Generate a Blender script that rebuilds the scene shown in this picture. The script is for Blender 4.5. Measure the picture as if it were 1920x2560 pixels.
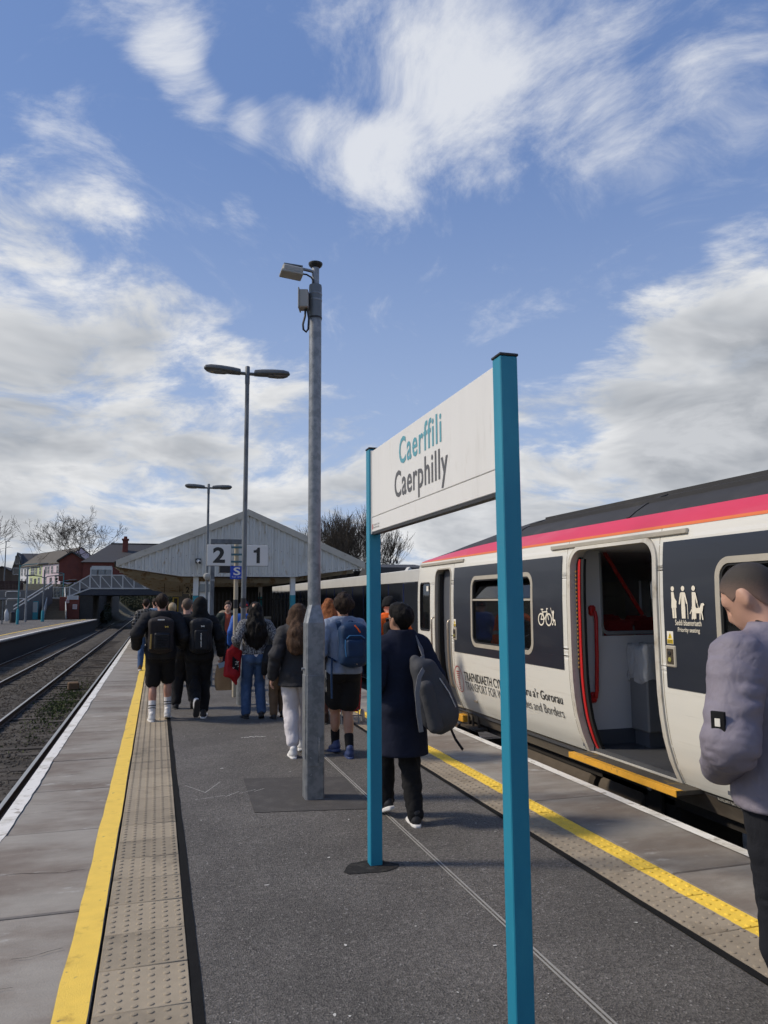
import bpy, bmesh, math, random
import numpy as np
from mathutils import Vector, Matrix
from math import radians as RAD, sin, cos, pi, sqrt, atan2

for _o in list(bpy.data.objects): bpy.data.objects.remove(_o)
SC = bpy.context.scene
COL = SC.collection
random.seed(11)

# ---------------------------------------------------------------- camera
FPX, CX, CY, EYE = 1900.0, 960.0, 1280.0, 1.70
_v = np.array([(392-CX)/FPX, (1503-CY)/FPX, 1.0]); _r = 0.0064
_d = np.array([_r, 1.0, -(_r*_v[0]+_v[1])]); _d /= np.linalg.norm(_d)
_f = _v/np.linalg.norm(_v); _x = np.cross(_d, _f)
RC = np.array([_x, _f, -_d])            # world = RC @ (right, down, forward)
def _dw(px, py): return RC @ np.array([(px-CX)/FPX, (py-CY)/FPX, 1.0])
def gz(px, py, z=0.0):
    d = _dw(px, py); k = (z-EYE)/d[2]; return (d[0]*k, d[1]*k, z)
def gy(px, py, Y):
    d = _dw(px, py); k = Y/d[1]; return (d[0]*k, Y, EYE+d[2]*k)
def gx(px, py, X):
    d = _dw(px, py); k = X/d[0]; return (X, d[1]*k, EYE+d[2]*k)
cam_d = bpy.data.cameras.new('camera'); cam = bpy.data.objects.new('camera', cam_d); COL.objects.link(cam)
cam_d.sensor_fit = 'AUTO'; cam_d.sensor_width = 36.0; cam_d.lens = FPX/2560.0*36.0
cam_d.clip_start = 0.05; cam_d.clip_end = 6000
_M = Matrix(((RC[0][0], -RC[0][1], -RC[0][2], 0), (RC[1][0], -RC[1][1], -RC[1][2], 0), (RC[2][0], -RC[2][1], -RC[2][2], EYE), (0, 0, 0, 1)))
cam.matrix_world = _M
SC.camera = cam

# ---------------------------------------------------------------- sun and sky
SUN_EL, SUN_AZ = RAD(42), atan2(0.30, -0.95)         # the sun stands left of the line, slightly ahead
SUN_DIR = Vector((cos(SUN_EL)*cos(SUN_AZ), cos(SUN_EL)*sin(SUN_AZ), sin(SUN_EL)))
sun_d = bpy.data.lights.new('sun', 'SUN'); sun_d.energy = 3.2; sun_d.angle = RAD(8); sun_d.color = (1.0, 0.89, 0.74)
sun = bpy.data.objects.new('sun', sun_d); COL.objects.link(sun)
sun.rotation_euler = (-SUN_DIR).to_track_quat('-Z', 'Y').to_euler(); sun.location = SUN_DIR*40

SC.view_settings.view_transform = 'Standard'; SC.view_settings.look = 'None'
SC.view_settings.exposure = 0.0; SC.view_settings.gamma = 1.0; SC.view_settings.use_curve_mapping = False

SC.render.engine = 'CYCLES'
SC.cycles.use_adaptive_sampling = True; SC.cycles.adaptive_threshold = 0.03
SC.cycles.max_bounces = 7; SC.cycles.diffuse_bounces = 3; SC.cycles.glossy_bounces = 3; SC.cycles.transparent_max_bounces = 8
SC.cycles.use_denoising = True

class NT:
    """small helper to write node trees"""
    def __init__(s, tree): s.t = tree; s.t.nodes.clear()
    def n(s, typ, ins=None, **props):
        nd = s.t.nodes.new(typ)
        for k, v in props.items(): setattr(nd, k, v)
        for k, v in (ins or {}).items():
            sock = nd.inputs[k]
            if isinstance(v, bpy.types.NodeSocket): s.t.links.new(v, sock)
            else: sock.default_value = v
        return nd
    def m(s, op, a, b=None, c=None, clamp=False):
        nd = s.t.nodes.new('ShaderNodeMath'); nd.operation = op; nd.use_clamp = clamp
        for i, v in enumerate((a, b, c)):
            if v is None: continue
            if isinstance(v, bpy.types.NodeSocket): s.t.links.new(v, nd.inputs[i])
            else: nd.inputs[i].default_value = v
        return nd.outputs[0]
    def vm(s, op, a, b=None, out=0, scale=None):
        nd = s.t.nodes.new('ShaderNodeVectorMath'); nd.operation = op
        for i, v in enumerate((a, b)):
            if v is None: continue
            if isinstance(v, bpy.types.NodeSocket): s.t.links.new(v, nd.inputs[i])
            else: nd.inputs[i].default_value = v
        if scale is not None:
            if isinstance(scale, bpy.types.NodeSocket): s.t.links.new(scale, nd.inputs['Scale'])
            else: nd.inputs['Scale'].default_value = scale
        return nd.outputs[out]
    def mr(s, v, a, b, c=0.0, d=1.0, smooth=True):
        nd = s.t.nodes.new('ShaderNodeMapRange'); nd.interpolation_type = 'SMOOTHSTEP' if smooth else 'LINEAR'
        s.t.links.new(v, nd.inputs[0])
        for i, x in zip((1, 2, 3, 4), (a, b, c, d)):
            if isinstance(x, bpy.types.NodeSocket): s.t.links.new(x, nd.inputs[i])
            else: nd.inputs[i].default_value = x
        return nd.outputs[0]
    def mix(s, f, a, b, typ='MIX'):
        nd = s.t.nodes.new('ShaderNodeMix'); nd.data_type = 'RGBA'; nd.blend_type = typ
        for k, v in ((0, f), (6, a), (7, b)):
            if isinstance(v, bpy.types.NodeSocket): s.t.links.new(v, nd.inputs[k])
            elif k == 0: nd.inputs[0].default_value = v
            else: nd.inputs[k].default_value = (*v[:3], 1)
        return nd.outputs[2]
    def noise(s, vec, scale, detail=4, rough=0.55, dist=0.0, out='Fac'):
        nd = s.n('ShaderNodeTexNoise', {'Scale': scale, 'Detail': detail, 'Roughness': rough, 'Distortion': dist})
        if vec is not None: s.t.links.new(vec, nd.inputs['Vector'])
        return nd.outputs[out]

world = bpy.data.worlds.new('World'); SC.world = world; world.use_nodes = True
def build_sky():
    t = NT(world.node_tree)
    tc = t.n('ShaderNodeTexCoord')
    d = t.vm('NORMALIZE', tc.outputs['Generated'])
    sep = t.n('ShaderNodeSeparateXYZ', {0: d}); z = sep.outputs[2]
    sky = t.n('ShaderNodeTexSky', sky_type='NISHITA', sun_disc=False, sun_elevation=SUN_EL, sun_rotation=atan2(SUN_DIR.x, SUN_DIR.y), altitude=60, air_density=1.0, dust_density=0.35, ozone_density=2.0)
    k = t.m('ADD', t.m('MAXIMUM', z, 0.0), 0.26)
    px = t.m('DIVIDE', sep.outputs[0], k); py = t.m('DIVIDE', sep.outputs[1], k)
    P = t.n('ShaderNodeCombineXYZ', {0: px, 1: py, 2: t.m('MULTIPLY', z, 1.1)}).outputs[0]
    # soft regions of more or less cloud, as directions
    def blob(x, y, rin, rout, amt):
        v = Vector(_dw(x, y)).normalized()
        dt = t.vm('DOT_PRODUCT', d, tuple(v), out='Value')
        return t.mr(dt, cos(RAD(rout)), cos(RAD(rin)), 0.0, amt)
    def total(bl):
        acc = None
        for b in bl: acc = blob(*b) if acc is None else t.m('ADD', acc, blob(*b))
        return acc
    # --- low cumulus deck
    low = t.mr(z, 0.08, 0.50, 0.20, -0.22)
    cov = t.m('ADD', low, total([(60, 700, 3, 13, 0.22), (520, 900, 3, 9, 0.10), (1820, 860, 3, 12, 0.26), (1150, 700, 2, 11, -0.26), (1100, 1000, 2, 6, -0.10), (1500, 620, 1, 9, -0.14), (760, 640, 2, 7, -0.16)]))
    warp = t.noise(P, 1.5, 2, 0.5, out='Color')
    wv = t.vm('SUBTRACT', warp, (0.5, 0.5, 0.5))
    Pw = t.vm('ADD', P, t.vm('SCALE', wv, scale=0.42))
    n1 = t.noise(Pw, 2.9, 8, 0.63)
    off = tuple(SUN_DIR.xy.normalized()*0.05) + (0.13,)
    n2 = t.noise(t.vm('ADD', Pw, off), 2.9, 4, 0.58)
    dens = t.m('ADD', n1, cov)
    m1 = t.mr(dens, 0.50, 0.70)
    lit = t.m('ADD', 0.52, t.m('MULTIPLY', t.m('SUBTRACT', n1, n2), 3.2), clamp=True)
    thick = t.mr(dens, 0.60, 0.88)
    c1 = t.mix(lit, (4.6, 4.95, 5.5), (8.7, 8.75, 8.8))
    c1 = t.mix(t.m('MULTIPLY', thick, 0.92), c1, t.mix(lit, (2.9, 3.15, 3.55), (5.6, 5.8, 6.15)))
    # --- high wispy cirrus
    Pc = t.vm('ADD', P, t.vm('SCALE', wv, scale=0.75))
    n3 = t.noise(t.vm('MULTIPLY', Pc, (1.5, 0.95, 1.0)), 2.9, 8, 0.66)
    c2 = total([(390, 10, 0.2, 4.2, 0.20), (425, 130, 0.2, 3.0, 0.22), (480, 235, 0.2, 2.6, 0.22), (570, 300, 0.2, 3.0, 0.22), (690, 330, 0.4, 3.6, 0.24), (840, 380, 0.4, 3.8, 0.25), (960, 405, 0.4, 3.6, 0.22), (1000, 190, 2, 9.5, 0.25), (1260, 180, 2, 9.5, 0.20), (1230, 330, 1, 5.5, 0.16), (1480, 300, 1, 4.5, 0.10), (900, 60, 1, 5.0, 0.08), (1700, 120, 2, 11, 0.16), (1010, 560, 1, 5.5, 0.09), (600, 525, 0.2, 1.6, 0.14), (1420, 490, 0.3, 3.0, 0.13), (1600, 450, 0.3, 3, 0.08)])
    m2 = t.m('MULTIPLY', t.mr(t.m('ADD', t.m('ADD', t.m('MULTIPLY', n3, 1.55), t.m('MULTIPLY', t.m('SUBTRACT', n1, 0.5), 0.5)), c2), 0.86, 1.40), 0.88)
    base = t.mix(0.50, sky.outputs[0], (1.8, 3.1, 6.9))
    # thin general veil growing towards the horizon
    base = t.mix(t.mr(z, 0.0, 0.60, 0.62, 0.02), base, (5.2, 6.2, 8.0))
    out = t.mix(m2, base, (7.9, 8.1, 8.5))
    out = t.mix(m1, out, c1)
    bg = t.n('ShaderNodeBackground', {'Color': out, 'Strength': 0.10})
    t.t.links.new(bg.outputs[0], t.n('ShaderNodeOutputWorld').inputs[0])
build_sky()

# ---------------------------------------------------------------- helpers
_mats = {}
def pm(name, col, rough=0.6, metal=0.0, var=0.15, vs=5.0, vd=5, bump=0.0, bs=60.0, bd=4, spec=0.5, rnd=0.0, col2=None, th=(0.55, 0.75), cs=2.0, stretch=(1, 1, 1), alpha=None, ior=None, trans=0.0, dist=0.01, col3=None, th3=(0.6, 0.7), cs3=9.0, sheen=0.0, coords='Object', rvar=0.0):
    """procedural principled material: base colour, noise variation, a second/third tint with its own blotches, bump"""
    if name in _mats: return _mats[name]
    m = bpy.data.materials.new(name); m.use_nodes = True
    t = NT(m.node_tree)
    tc = t.n('ShaderNodeTexCoord')
    v = tc.outputs[coords]
    if stretch != (1, 1, 1): v = t.vm('MULTIPLY', v, stretch)
    if rnd:
        oi = t.n('ShaderNodeObjectInfo')
        v = t.vm('ADD', v, t.vm('SCALE', (7.0, 3.0, 5.0), scale=oi.outputs['Random']))
    c = t.mix(0.0, col, col)
    n = t.noise(v, vs, vd, 0.6)
    if col2: c = t.mix(t.mr(t.noise(v, cs, 6, 0.62), th[0], th[1]), c, col2)
    if col3: c = t.mix(t.mr(t.noise(v, cs3, 5, 0.6), th3[0], th3[1]), c, col3)
    f = t.m('ADD', 1.0-var, t.m('MULTIPLY', n, 2*var))
    if rnd: f = t.m('MULTIPLY', f, t.m('ADD', 1.0-rnd, t.m('MULTIPLY', oi.outputs['Random'], 2*rnd)))
    c = t.vm('SCALE', c, scale=f)
    b = t.n('ShaderNodeBsdfPrincipled', {'Base Color': c, 'Roughness': rough, 'Metallic': metal, 'Specular IOR Level': spec})
    if rvar: t.t.links.new(t.m('ADD', rough-rvar, t.m('MULTIPLY', n, 2*rvar), clamp=True), b.inputs['Roughness'])
    if sheen: b.inputs['Sheen Weight'].default_value = sheen
    if alpha is not None: b.inputs['Alpha'].default_value = alpha
    if trans: b.inputs['Transmission Weight'].default_value = trans
    if ior: b.inputs['IOR'].default_value = ior
    if bump:
        bn = t.n('ShaderNodeBump', {'Strength': bump, 'Distance': dist, 'Height': t.noise(v, bs, bd, 0.6)})
        t.t.links.new(bn.outputs[0], b.inputs['Normal'])
    t.t.links.new(b.outputs[0], t.n('ShaderNodeOutputMaterial').inputs[0])
    _mats[name] = m
    return m

class MB:
    """collects shapes into one mesh"""
    def __init__(s): s.v = []; s.f = []
    def add(s, vs, fs):
        k = len(s.v); s.v += [tuple(p) for p in vs]; s.f += [tuple(i+k for i in f) for f in fs]; return s
    def box(s, x0, x1, y0, y1, z0, z1, c=0.0):
        if c <= 0:
            return s.add([(x0,y0,z0),(x1,y0,z0),(x1,y1,z0),(x0,y1,z0),(x0,y0,z1),(x1,y0,z1),(x1,y1,z1),(x0,y1,z1)], [(3,2,1,0),(4,5,6,7),(0,1,5,4),(1,2,6,5),(2,3,7,6),(3,0,4,7)])
        return s.obox(((x0+x1)/2,(y0+y1)/2,(z0+z1)/2), (1,0,0), (0,1,0), (0,0,1), (x1-x0)/2, (y1-y0)/2, (z1-z0)/2, c)
    def obox(s, o, ax, ay, az, hx, hy, hz, c=0.0):
        """oriented box with chamfered edges"""
        o, ax, ay, az = Vector(o), Vector(ax), Vector(ay), Vector(az)
        if c <= 0:
            vs = [o+ax*hx*i+ay*hy*j+az*hz*k for k in (-1,1) for (i,j) in ((-1,-1),(1,-1),(1,1),(-1,1))]
            return s.add(vs, [(3,2,1,0),(4,5,6,7),(0,1,5,4),(1,2,6,5),(2,3,7,6),(3,0,4,7)])
        c = min(c, hx*0.9, hy*0.9, hz*0.9)
        vs = []; idx = {}
        for i in (-1,1):
            for j in (-1,1):
                for k in (-1,1):
                    for a in range(3):
                        q = [hx-c if a != 0 else hx, hy-c if a != 1 else hy, hz-c if a != 2 else hz]
                        idx[(i,j,k,a)] = len(vs); vs.append(o+ax*q[0]*i+ay*q[1]*j+az*q[2]*k)
        fs = []
        for a in range(3):
            b, d = (a+1) % 3, (a+2) % 3
            for sg in (-1,1):
                loop = []
                for (p, q) in ((-1,-1),(1,-1),(1,1),(-1,1)):
                    key = [0,0,0]; key[a] = sg; key[b] = p; key[d] = q; loop.append(idx[(*key, a)])
                fs.append(loop if sg > 0 else loop[::-1])
            for p in (-1,1):
                for q in (-1,1):   # edge chamfers, the edge runs along axis a
                    k0 = [0,0,0]; k0[a] = -1; k0[b] = p; k0[d] = q; k1 = list(k0); k1[a] = 1
                    fc = [idx[(*k0,b)], idx[(*k1,b)], idx[(*k1,d)], idx[(*k0,d)]]
                    fs.append(fc if p*q < 0 else fc[::-1])
        for i in (-1,1):
            for j in (-1,1):
                for k in (-1,1):
                    fc = [idx[(i,j,k,0)], idx[(i,j,k,1)], idx[(i,j,k,2)]]
                    fs.append(fc if i*j*k > 0 else fc[::-1])
        return s.add(vs, fs)
    def bar(s, p, q, w, h, up=(0,0,1), c=0.0):
        p, q = Vector(p), Vector(q); d = q-p; L = d.length; d.normalize()
        side = d.cross(Vector(up))
        if side.length < 1e-4: side = d.cross(Vector((1,0,0)))
        side.normalize(); u = side.cross(d)
        return s.obox((p+q)/2, side, d, u, w/2, L/2, h/2, c)
    def tube(s, pts, r, n=10, cap=True):
        pts = [Vector(p) for p in pts]; rs = r if isinstance(r, (list, tuple)) else [r]*len(pts)
        k0 = len(s.v); prev = None
        for i, p in enumerate(pts):
            d = (pts[min(i+1, len(pts)-1)]-pts[max(i-1, 0)]).normalized()
            if prev is None:
                a = d.cross(Vector((0,0,1)));
                if a.length < 0.05: a = d.cross(Vector((1,0,0)))
            else: a = prev-d*prev.dot(d)
            a.normalize(); prev = a; b = d.cross(a)
            for j in range(n):
                an = 2*pi*j/n; s.v.append(tuple(p+(a*cos(an)+b*sin(an))*rs[i]))
        for i in range(len(pts)-1):
            for j in range(n):
                a0 = k0+i*n+j; a1 = k0+i*n+(j+1) % n
                s.f.append((a0, a1, a1+n, a0+n))
        if cap:
            s.f.append(tuple(k0+j for j in range(n))[::-1]); s.f.append(tuple(k0+(len(pts)-1)*n+j for j in range(n)))
        return s
    def lathe(s, prof, n=16, o=(0,0,0), ax=(0,0,1)):
        ax = Vector(ax).normalized(); a = ax.orthogonal().normalized(); b = ax.cross(a); o = Vector(o); k0 = len(s.v)
        for r, z in prof:
            for j in range(n):
                an = 2*pi*j/n; s.v.append(tuple(o+ax*z+(a*cos(an)+b*sin(an))*r))
        for i in range(len(prof)-1):
            for j in range(n):
                a0 = k0+i*n+j; a1 = k0+i*n+(j+1) % n; s.f.append((a0, a1, a1+n, a0+n))
        s.f.append(tuple(k0+j for j in range(n))[::-1]); s.f.append(tuple(k0+(len(prof)-1)*n+j for j in range(n)))
        return s
    def prism(s, poly, fn, a, b):
        """poly: 2D points, fn(u,v,w) -> 3D, from w=a to w=b"""
        n = len(poly); k0 = len(s.v)
        s.v += [tuple(fn(u, v, a)) for u, v in poly]+[tuple(fn(u, v, b)) for u, v in poly]
        s.f.append(tuple(range(k0, k0+n))[::-1]); s.f.append(tuple(range(k0+n, k0+2*n)))
        for i in range(n): j = (i+1) % n; s.f.append((k0+i, k0+j, k0+n+j, k0+n+i))
        return s
    def mesh(s, name, mat, smooth=None):
        me = bpy.data.meshes.new(name); me.from_pydata(s.v, [], s.f)
        bm = bmesh.new(); bm.from_mesh(me); bmesh.ops.recalc_face_normals(bm, faces=bm.faces); bm.to_mesh(me); bm.free()
        if mat: me.materials.append(mat)
        if smooth:
            me.shade_smooth()
            if smooth is not True: me.set_sharp_from_angle(angle=RAD(smooth))
        return me
    def build(s, name, mat, parent=None, smooth=None, world=True):
        return link(name, s.mesh(name, mat, smooth), parent, world)

def link(name, me, parent=None, world=True):
    o = bpy.data.objects.new(name, me); COL.objects.link(o)
    if parent is not None:
        o.parent = parent
        if world: o.matrix_parent_inverse = mw(parent).inverted()
    return o
def mw(o):
    m = Matrix.LocRotScale(o.location, o.rotation_euler, o.scale)
    return m if o.parent is None else mw(o.parent) @ o.matrix_parent_inverse @ m
def tag(o, label=None, cat=None, group=None, kind=None):
    if label: o['label'] = label
    if cat: o['category'] = cat
    if group: o['group'] = group
    if kind: o['kind'] = kind
    return o
def thing(name, label, cat, loc=(0,0,0), group=None, rz=0.0):
    o = bpy.data.objects.new(name, None); COL.objects.link(o); o.empty_display_size = 0.1
    o.location = loc; o.rotation_euler = (0, 0, rz)
    return tag(o, label, cat, group)
def struct(o): return tag(o, kind='structure')
def copy_tree(o, parent=None):
    c = o.copy(); COL.objects.link(c); c.parent = parent
    for ch in [x for x in bpy.data.objects if x.parent == o]: copy_tree(ch, c)
    return c

def text2d(txt, width=None, height=None, bold=0.0, align='LEFT', shear=0.0, spacing=1.0):
    """lettering as a flat mesh: returns (verts2d, faces), lower-left at 0,0 and scaled to width/height"""
    cu = bpy.data.curves.new('lettering', 'FONT'); cu.body = txt; cu.size = 1.0; cu.offset = bold; cu.resolution_u = 3
    cu.align_x = align; cu.shear = shear; cu.space_character = spacing
    o = bpy.data.objects.new('lettering', cu); COL.objects.link(o)
    dg = bpy.context.evaluated_depsgraph_get(); me = bpy.data.meshes.new_from_object(o.evaluated_get(dg))
    vs = [(v.co.x, v.co.y) for v in me.vertices]; fs = [tuple(p.vertices) for p in me.polygons]
    bpy.data.objects.remove(o); bpy.data.curves.remove(cu); bpy.data.meshes.remove(me)
    x0 = min(v[0] for v in vs); x1 = max(v[0] for v in vs); y0 = min(v[1] for v in vs); y1 = max(v[1] for v in vs)
    sx = width/(x1-x0) if width else None; sy = height/(y1-y0) if height else None
    if sx is None: sx = sy
    if sy is None: sy = sx
    return [((v[0]-x0)*sx, (v[1]-y0)*sy) for v in vs], fs
def textw(txt, bold=0.0):
    v, f = text2d(txt, height=1.0, bold=bold); return max(p[0] for p in v)

class Flat:
    """2D shapes, each on its own tiny layer, mapped into space by fn(u, v, lift)"""
    def __init__(s, fn, lift=0.003): s.fn = fn; s.l = lift; s.mb = MB()
    def poly(s, pts):
        s.mb.add([s.fn(u, v, s.l) for u, v in pts], [tuple(range(len(pts)))]); s.l += 0.0003; return s
    def disc(s, c, r, n=16, ry=None): return s.poly([(c[0]+r*cos(2*pi*i/n), c[1]+(ry or r)*sin(2*pi*i/n)) for i in range(n)])
    def ring(s, c, r, w, n=24, ry=None, a0=0.0, a1=2*pi):
        ry = ry or r; vs = []; fs = []
        for i in range(n+1):
            a = a0+(a1-a0)*i/n; vs += [s.fn(c[0]+(r-w/2)*cos(a), c[1]+(ry-w/2)*sin(a), s.l), s.fn(c[0]+(r+w/2)*cos(a), c[1]+(ry+w/2)*sin(a), s.l)]
        for i in range(n): fs.append((2*i, 2*i+1, 2*i+3, 2*i+2))
        s.mb.add(vs, fs); s.l += 0.0003; return s
    def line(s, p, q, w, w2=None, cap=True):
        w2 = w if w2 is None else w2; dx, dy = q[0]-p[0], q[1]-p[1]; L = math.hypot(dx, dy); nx, ny = -dy/L, dx/L
        pts = []
        if cap:
            a0 = atan2(ny, nx)
            pts += [(p[0]+w/2*cos(a0+pi*i/6), p[1]+w/2*sin(a0+pi*i/6)) for i in range(7)]
            pts += [(q[0]+w2/2*cos(a0+pi+pi*i/6), q[1]+w2/2*sin(a0+pi+pi*i/6)) for i in range(7)]
        else: pts = [(p[0]+nx*w/2, p[1]+ny*w/2), (p[0]-nx*w/2, p[1]-ny*w/2), (q[0]-nx*w2/2, q[1]-ny*w2/2), (q[0]+nx*w2/2, q[1]+ny*w2/2)]
        return s.poly(pts)
    def text(s, txt, u, v, width=None, height=None, bold=0.0, spacing=1.0):
        vs, fs = text2d(txt, width, height, bold, spacing=spacing); s.mb.add([s.fn(u+a, v+b, s.l) for a, b in vs], fs); s.l += 0.0003; return s
    def build(s, name, mat, parent, label=None):
        o = s.mb_build(name, mat, parent)
        if label: o['label'] = label
        return o
    def mb_build(s, name, mat, parent):
        me = bpy.data.meshes.new(name); me.from_pydata(s.mb.v, [], s.mb.f); me.materials.append(mat)
        return link(name, me, parent)

rnd = random.Random(5)
def jit(a): return rnd.uniform(-a, a)

# ---------------------------------------------------------------- ground, platforms, tracks
RAILZ = -1.10
M_conc = pm('concrete_slab', (0.285, 0.262, 0.225), 0.85, var=0.24, vs=5.0, vd=9, bump=0.35, bs=90, rnd=0.14, stretch=(0.8, 1.6, 1), col2=(0.175, 0.143, 0.115), th=(0.40, 0.68), cs=1.1, col3=(0.37, 0.355, 0.32), th3=(0.60, 0.74), cs3=4.0)
M_tact = pm('tactile_slab', (0.315, 0.262, 0.185), 0.85, var=0.20, vs=9, bump=0.3, bs=160, rnd=0.13, col2=(0.19, 0.158, 0.112), th=(0.50, 0.72), cs=3.0)
M_yel = pm('yellow_paint', (0.86, 0.58, 0.085), 0.65, var=0.13, vs=11, bump=0.25, bs=120, col2=(0.52, 0.33, 0.05), th=(0.56, 0.74), cs=6, col3=(0.25, 0.19, 0.09), th3=(0.66, 0.72), cs3=14)
M_white = pm('white_edge_paint', (0.76, 0.74, 0.68), 0.65, var=0.10, vs=8, bump=0.2, bs=120, col2=(0.36, 0.33, 0.28), th=(0.56, 0.66), cs=9, col3=(0.5, 0.47, 0.40), th3=(0.5, 0.7), cs3=3)
M_black = pm('black_sealant', (0.013, 0.013, 0.013), 0.95, var=0.3, vs=12, bump=0.3, bs=90, spec=0.1)
M_wall = pm('platform_wall_brick', (0.045, 0.04, 0.036), 0.9, var=0.35, vs=4, bump=0.5, bs=25)
M_joint = pm('joint_metal', (0.32, 0.31, 0.28), 0.6, var=0.3, vs=10)
def asphalt_mat():
    m = bpy.data.materials.new('asphalt'); m.use_nodes = True; t = NT(m.node_tree)
    v = t.n('ShaderNodeTexCoord').outputs['Object']
    chips = t.n('ShaderNodeTexVoronoi', {'Vector': v, 'Scale': 105.0}); 
    big = t.noise(v, 0.9, 6, 0.62); mid = t.noise(v, 7, 5, 0.6); fine = t.noise(v, 230, 3, 0.7)
    sepc = t.n('ShaderNodeSeparateColor', {0: chips.outputs['Color']})
    c = t.mix(t.mr(big, 0.35, 0.70), (0.105, 0.097, 0.087), (0.150, 0.139, 0.125))
    c = t.mix(t.mr(mid, 0.52, 0.72, 0, 0.35), c, (0.175, 0.162, 0.145))
    f = t.m('ADD', 0.22, t.m('MULTIPLY', fine, 0.60)); f = t.m('ADD', f, t.m('MULTIPLY', sepc.outputs[0], 0.80)); f = t.m('MULTIPLY', f, t.m('ADD', 0.72, t.m('MULTIPLY', t.noise(v, 38, 3, 0.7), 0.56)))
    c = t.vm('SCALE', c, scale=f)
    c = t.mix(t.mr(sepc.outputs[1], 0.978, 0.99, 0, 0.6), c, (0.34, 0.325, 0.30))
    c = t.mix(t.mr(t.noise(v, 3.0, 7, 0.7), 0.66, 0.75, 0, 0.55), c, (0.055, 0.051, 0.047))
    h = t.m('ADD', t.m('MULTIPLY', chips.outputs['Distance'], 1.0), t.m('MULTIPLY', fine, 0.7))
    bn = t.n('ShaderNodeBump', {'Strength': 0.9, 'Distance': 0.006, 'Height': h})
    b = t.n('ShaderNodeBsdfPrincipled', {'Base Color': c, 'Roughness': 0.86, 'Specular IOR Level': 0.4, 'Normal': bn.outputs[0]})
    t.t.links.new(b.outputs[0], t.n('ShaderNodeOutputMaterial').inputs[0]); return m
M_asph = asphalt_mat()
M_patch = pm('asphalt_patch', (0.060, 0.055, 0.050), 0.85, var=0.45, vs=150, vd=3, bump=0.5, bs=220, dist=0.004, col2=(0.085, 0.078, 0.070), th=(0.45, 0.7), cs=6)
M_ground = pm('earth', (0.075, 0.07, 0.05), 0.95, var=0.3, vs=0.05, col2=(0.06, 0.075, 0.03), th=(0.45, 0.6), cs=0.02)

g = MB().add([(-2500,-600,-1.75),(2500,-600,-1.75),(2500,4500,-1.75),(-2500,4500,-1.75)], [(0,1,2,3)]).build('ground', M_ground); struct(g)

# --- island platform
Y0, Y1 = -4.0, 78.0
XR = lambda y: 3.86 if y < 16 else 3.86+2.6*min(1, (y-16)/10)**1.4
pl = MB()
ys = [Y0, 16, 18, 20, 22, 24, 26, 40, 60, Y1]
n = len(ys)
for zt, zb in ((-0.075, -1.6),):
    vs = []
    for y in ys: vs += [(-1.02, y, zb), (-1.02, y, zt), (XR(y)-0.10, y, zt), (XR(y)-0.10, y, zb)]
    fs = []
    for i in range(n-1):
        for j in range(3): a = i*4+j; fs.append((a, a+1, a+5, a+4))
    fs += [(0,1,2,3), tuple((n-1)*4+k for k in (3,2,1,0))]
    pl.add(vs, fs)
plat = struct(pl.build('platform', M_wall))
a = MB().box(0.235, 2.625, Y0, 16.0, -0.10, 0.0)
vs = []; fs = []
for y in ys[1:]: vs += [(0.235, y, 0.0), (XR(y)-(1.235 if y == 16 else 0.0), y, 0.0), (XR(y)-(1.235 if y == 16 else 0.0), y, -0.10)]
for i in range(len(ys)-2): fs += [(i*3, i*3+1, i*3+4, i*3+3), (i*3+1, i*3+2, i*3+5, i*3+4)]
a.add(vs, fs)
asph = struct(a.build('asphalt', M_asph))

# coping slabs: three meshes shared, each slab an object
def slab_mesh(name, w, L, h, mat, c=0.008, chips=0):
    return MB().box(-w/2, w/2, -L/2, L/2, -h, 0.0, c).mesh(name, mat)
def lay(name, me, x, y, z=0.0, rz=0.0, rx=0.0, ry=0.0):
    o = link(name, me, plat, False); o.location = (x, y, z); o.rotation_euler = (rx, ry, rz); return o
yy = Y0
lens = {1.50: slab_mesh('coping_slab', 0.895, 1.49, 0.09, M_conc), 1.36: slab_mesh('coping_slab', 0.895, 1.35, 0.09, M_conc), 1.82: slab_mesh('coping_slab', 0.895, 1.81, 0.09, M_conc)}
seq = []
y = 4.74
for L in (1.60, 1.34, 1.38, 1.82): seq.append((y, L)); y += L
while y < Y1-2: L = rnd.choice((1.36, 1.5, 1.82)); seq.append((y, L)); y += L
y = 4.74
while y > Y0: L = rnd.choice((1.5, 1.82)); y -= L; seq.append((y, L))
for (y, L) in seq:
    Lk = min(lens, key=lambda k: abs(k-L))
    o = lay('coping_slab', lens[Lk], -0.672, y+L/2, jit(0.003), jit(0.003), jit(0.0012), jit(0.003)); o.scale = (1, (L-0.012)/(Lk-0.01), 1)
rm = slab_mesh('coping_slab', 0.745, 1.79, 0.09, M_conc); y = 4.235-1.8*4
while y < 14.2: lay('coping_slab', rm, 3.49, y+0.9, jit(0.002), jit(0.002), jit(0.001), jit(0.002)); y += 1.8
# tactile slabs with raised blisters
def tactile(w, L, nx, ny, mat, stag):
    b = MB().box(-w/2, w/2, -L/2, L/2, -0.06, 0.0, 0.004)
    px = w/nx; py = L/ny
    for i in range(nx):
        for j in range(ny):
            cx = -w/2+px*(i+0.5); cy = -L/2+py*(j+0.5)+(py*0.25*(1 if i % 2 else -1) if stag else 0)
            b.lathe([(0.0165, -0.001), (0.0135, 0.0042), (0.008, 0.0056)], 8, (cx, cy, 0))
    return b.mesh('tactile_slab', mat, 40)
tl = tactile(0.400, 0.396, 6, 6, M_tact, False); y = 3.955-0.4*19
while y < 48: lay('tactile_slab', tl, -0.012, y+0.2, jit(0.0015), jit(0.002)); y += 0.4
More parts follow.
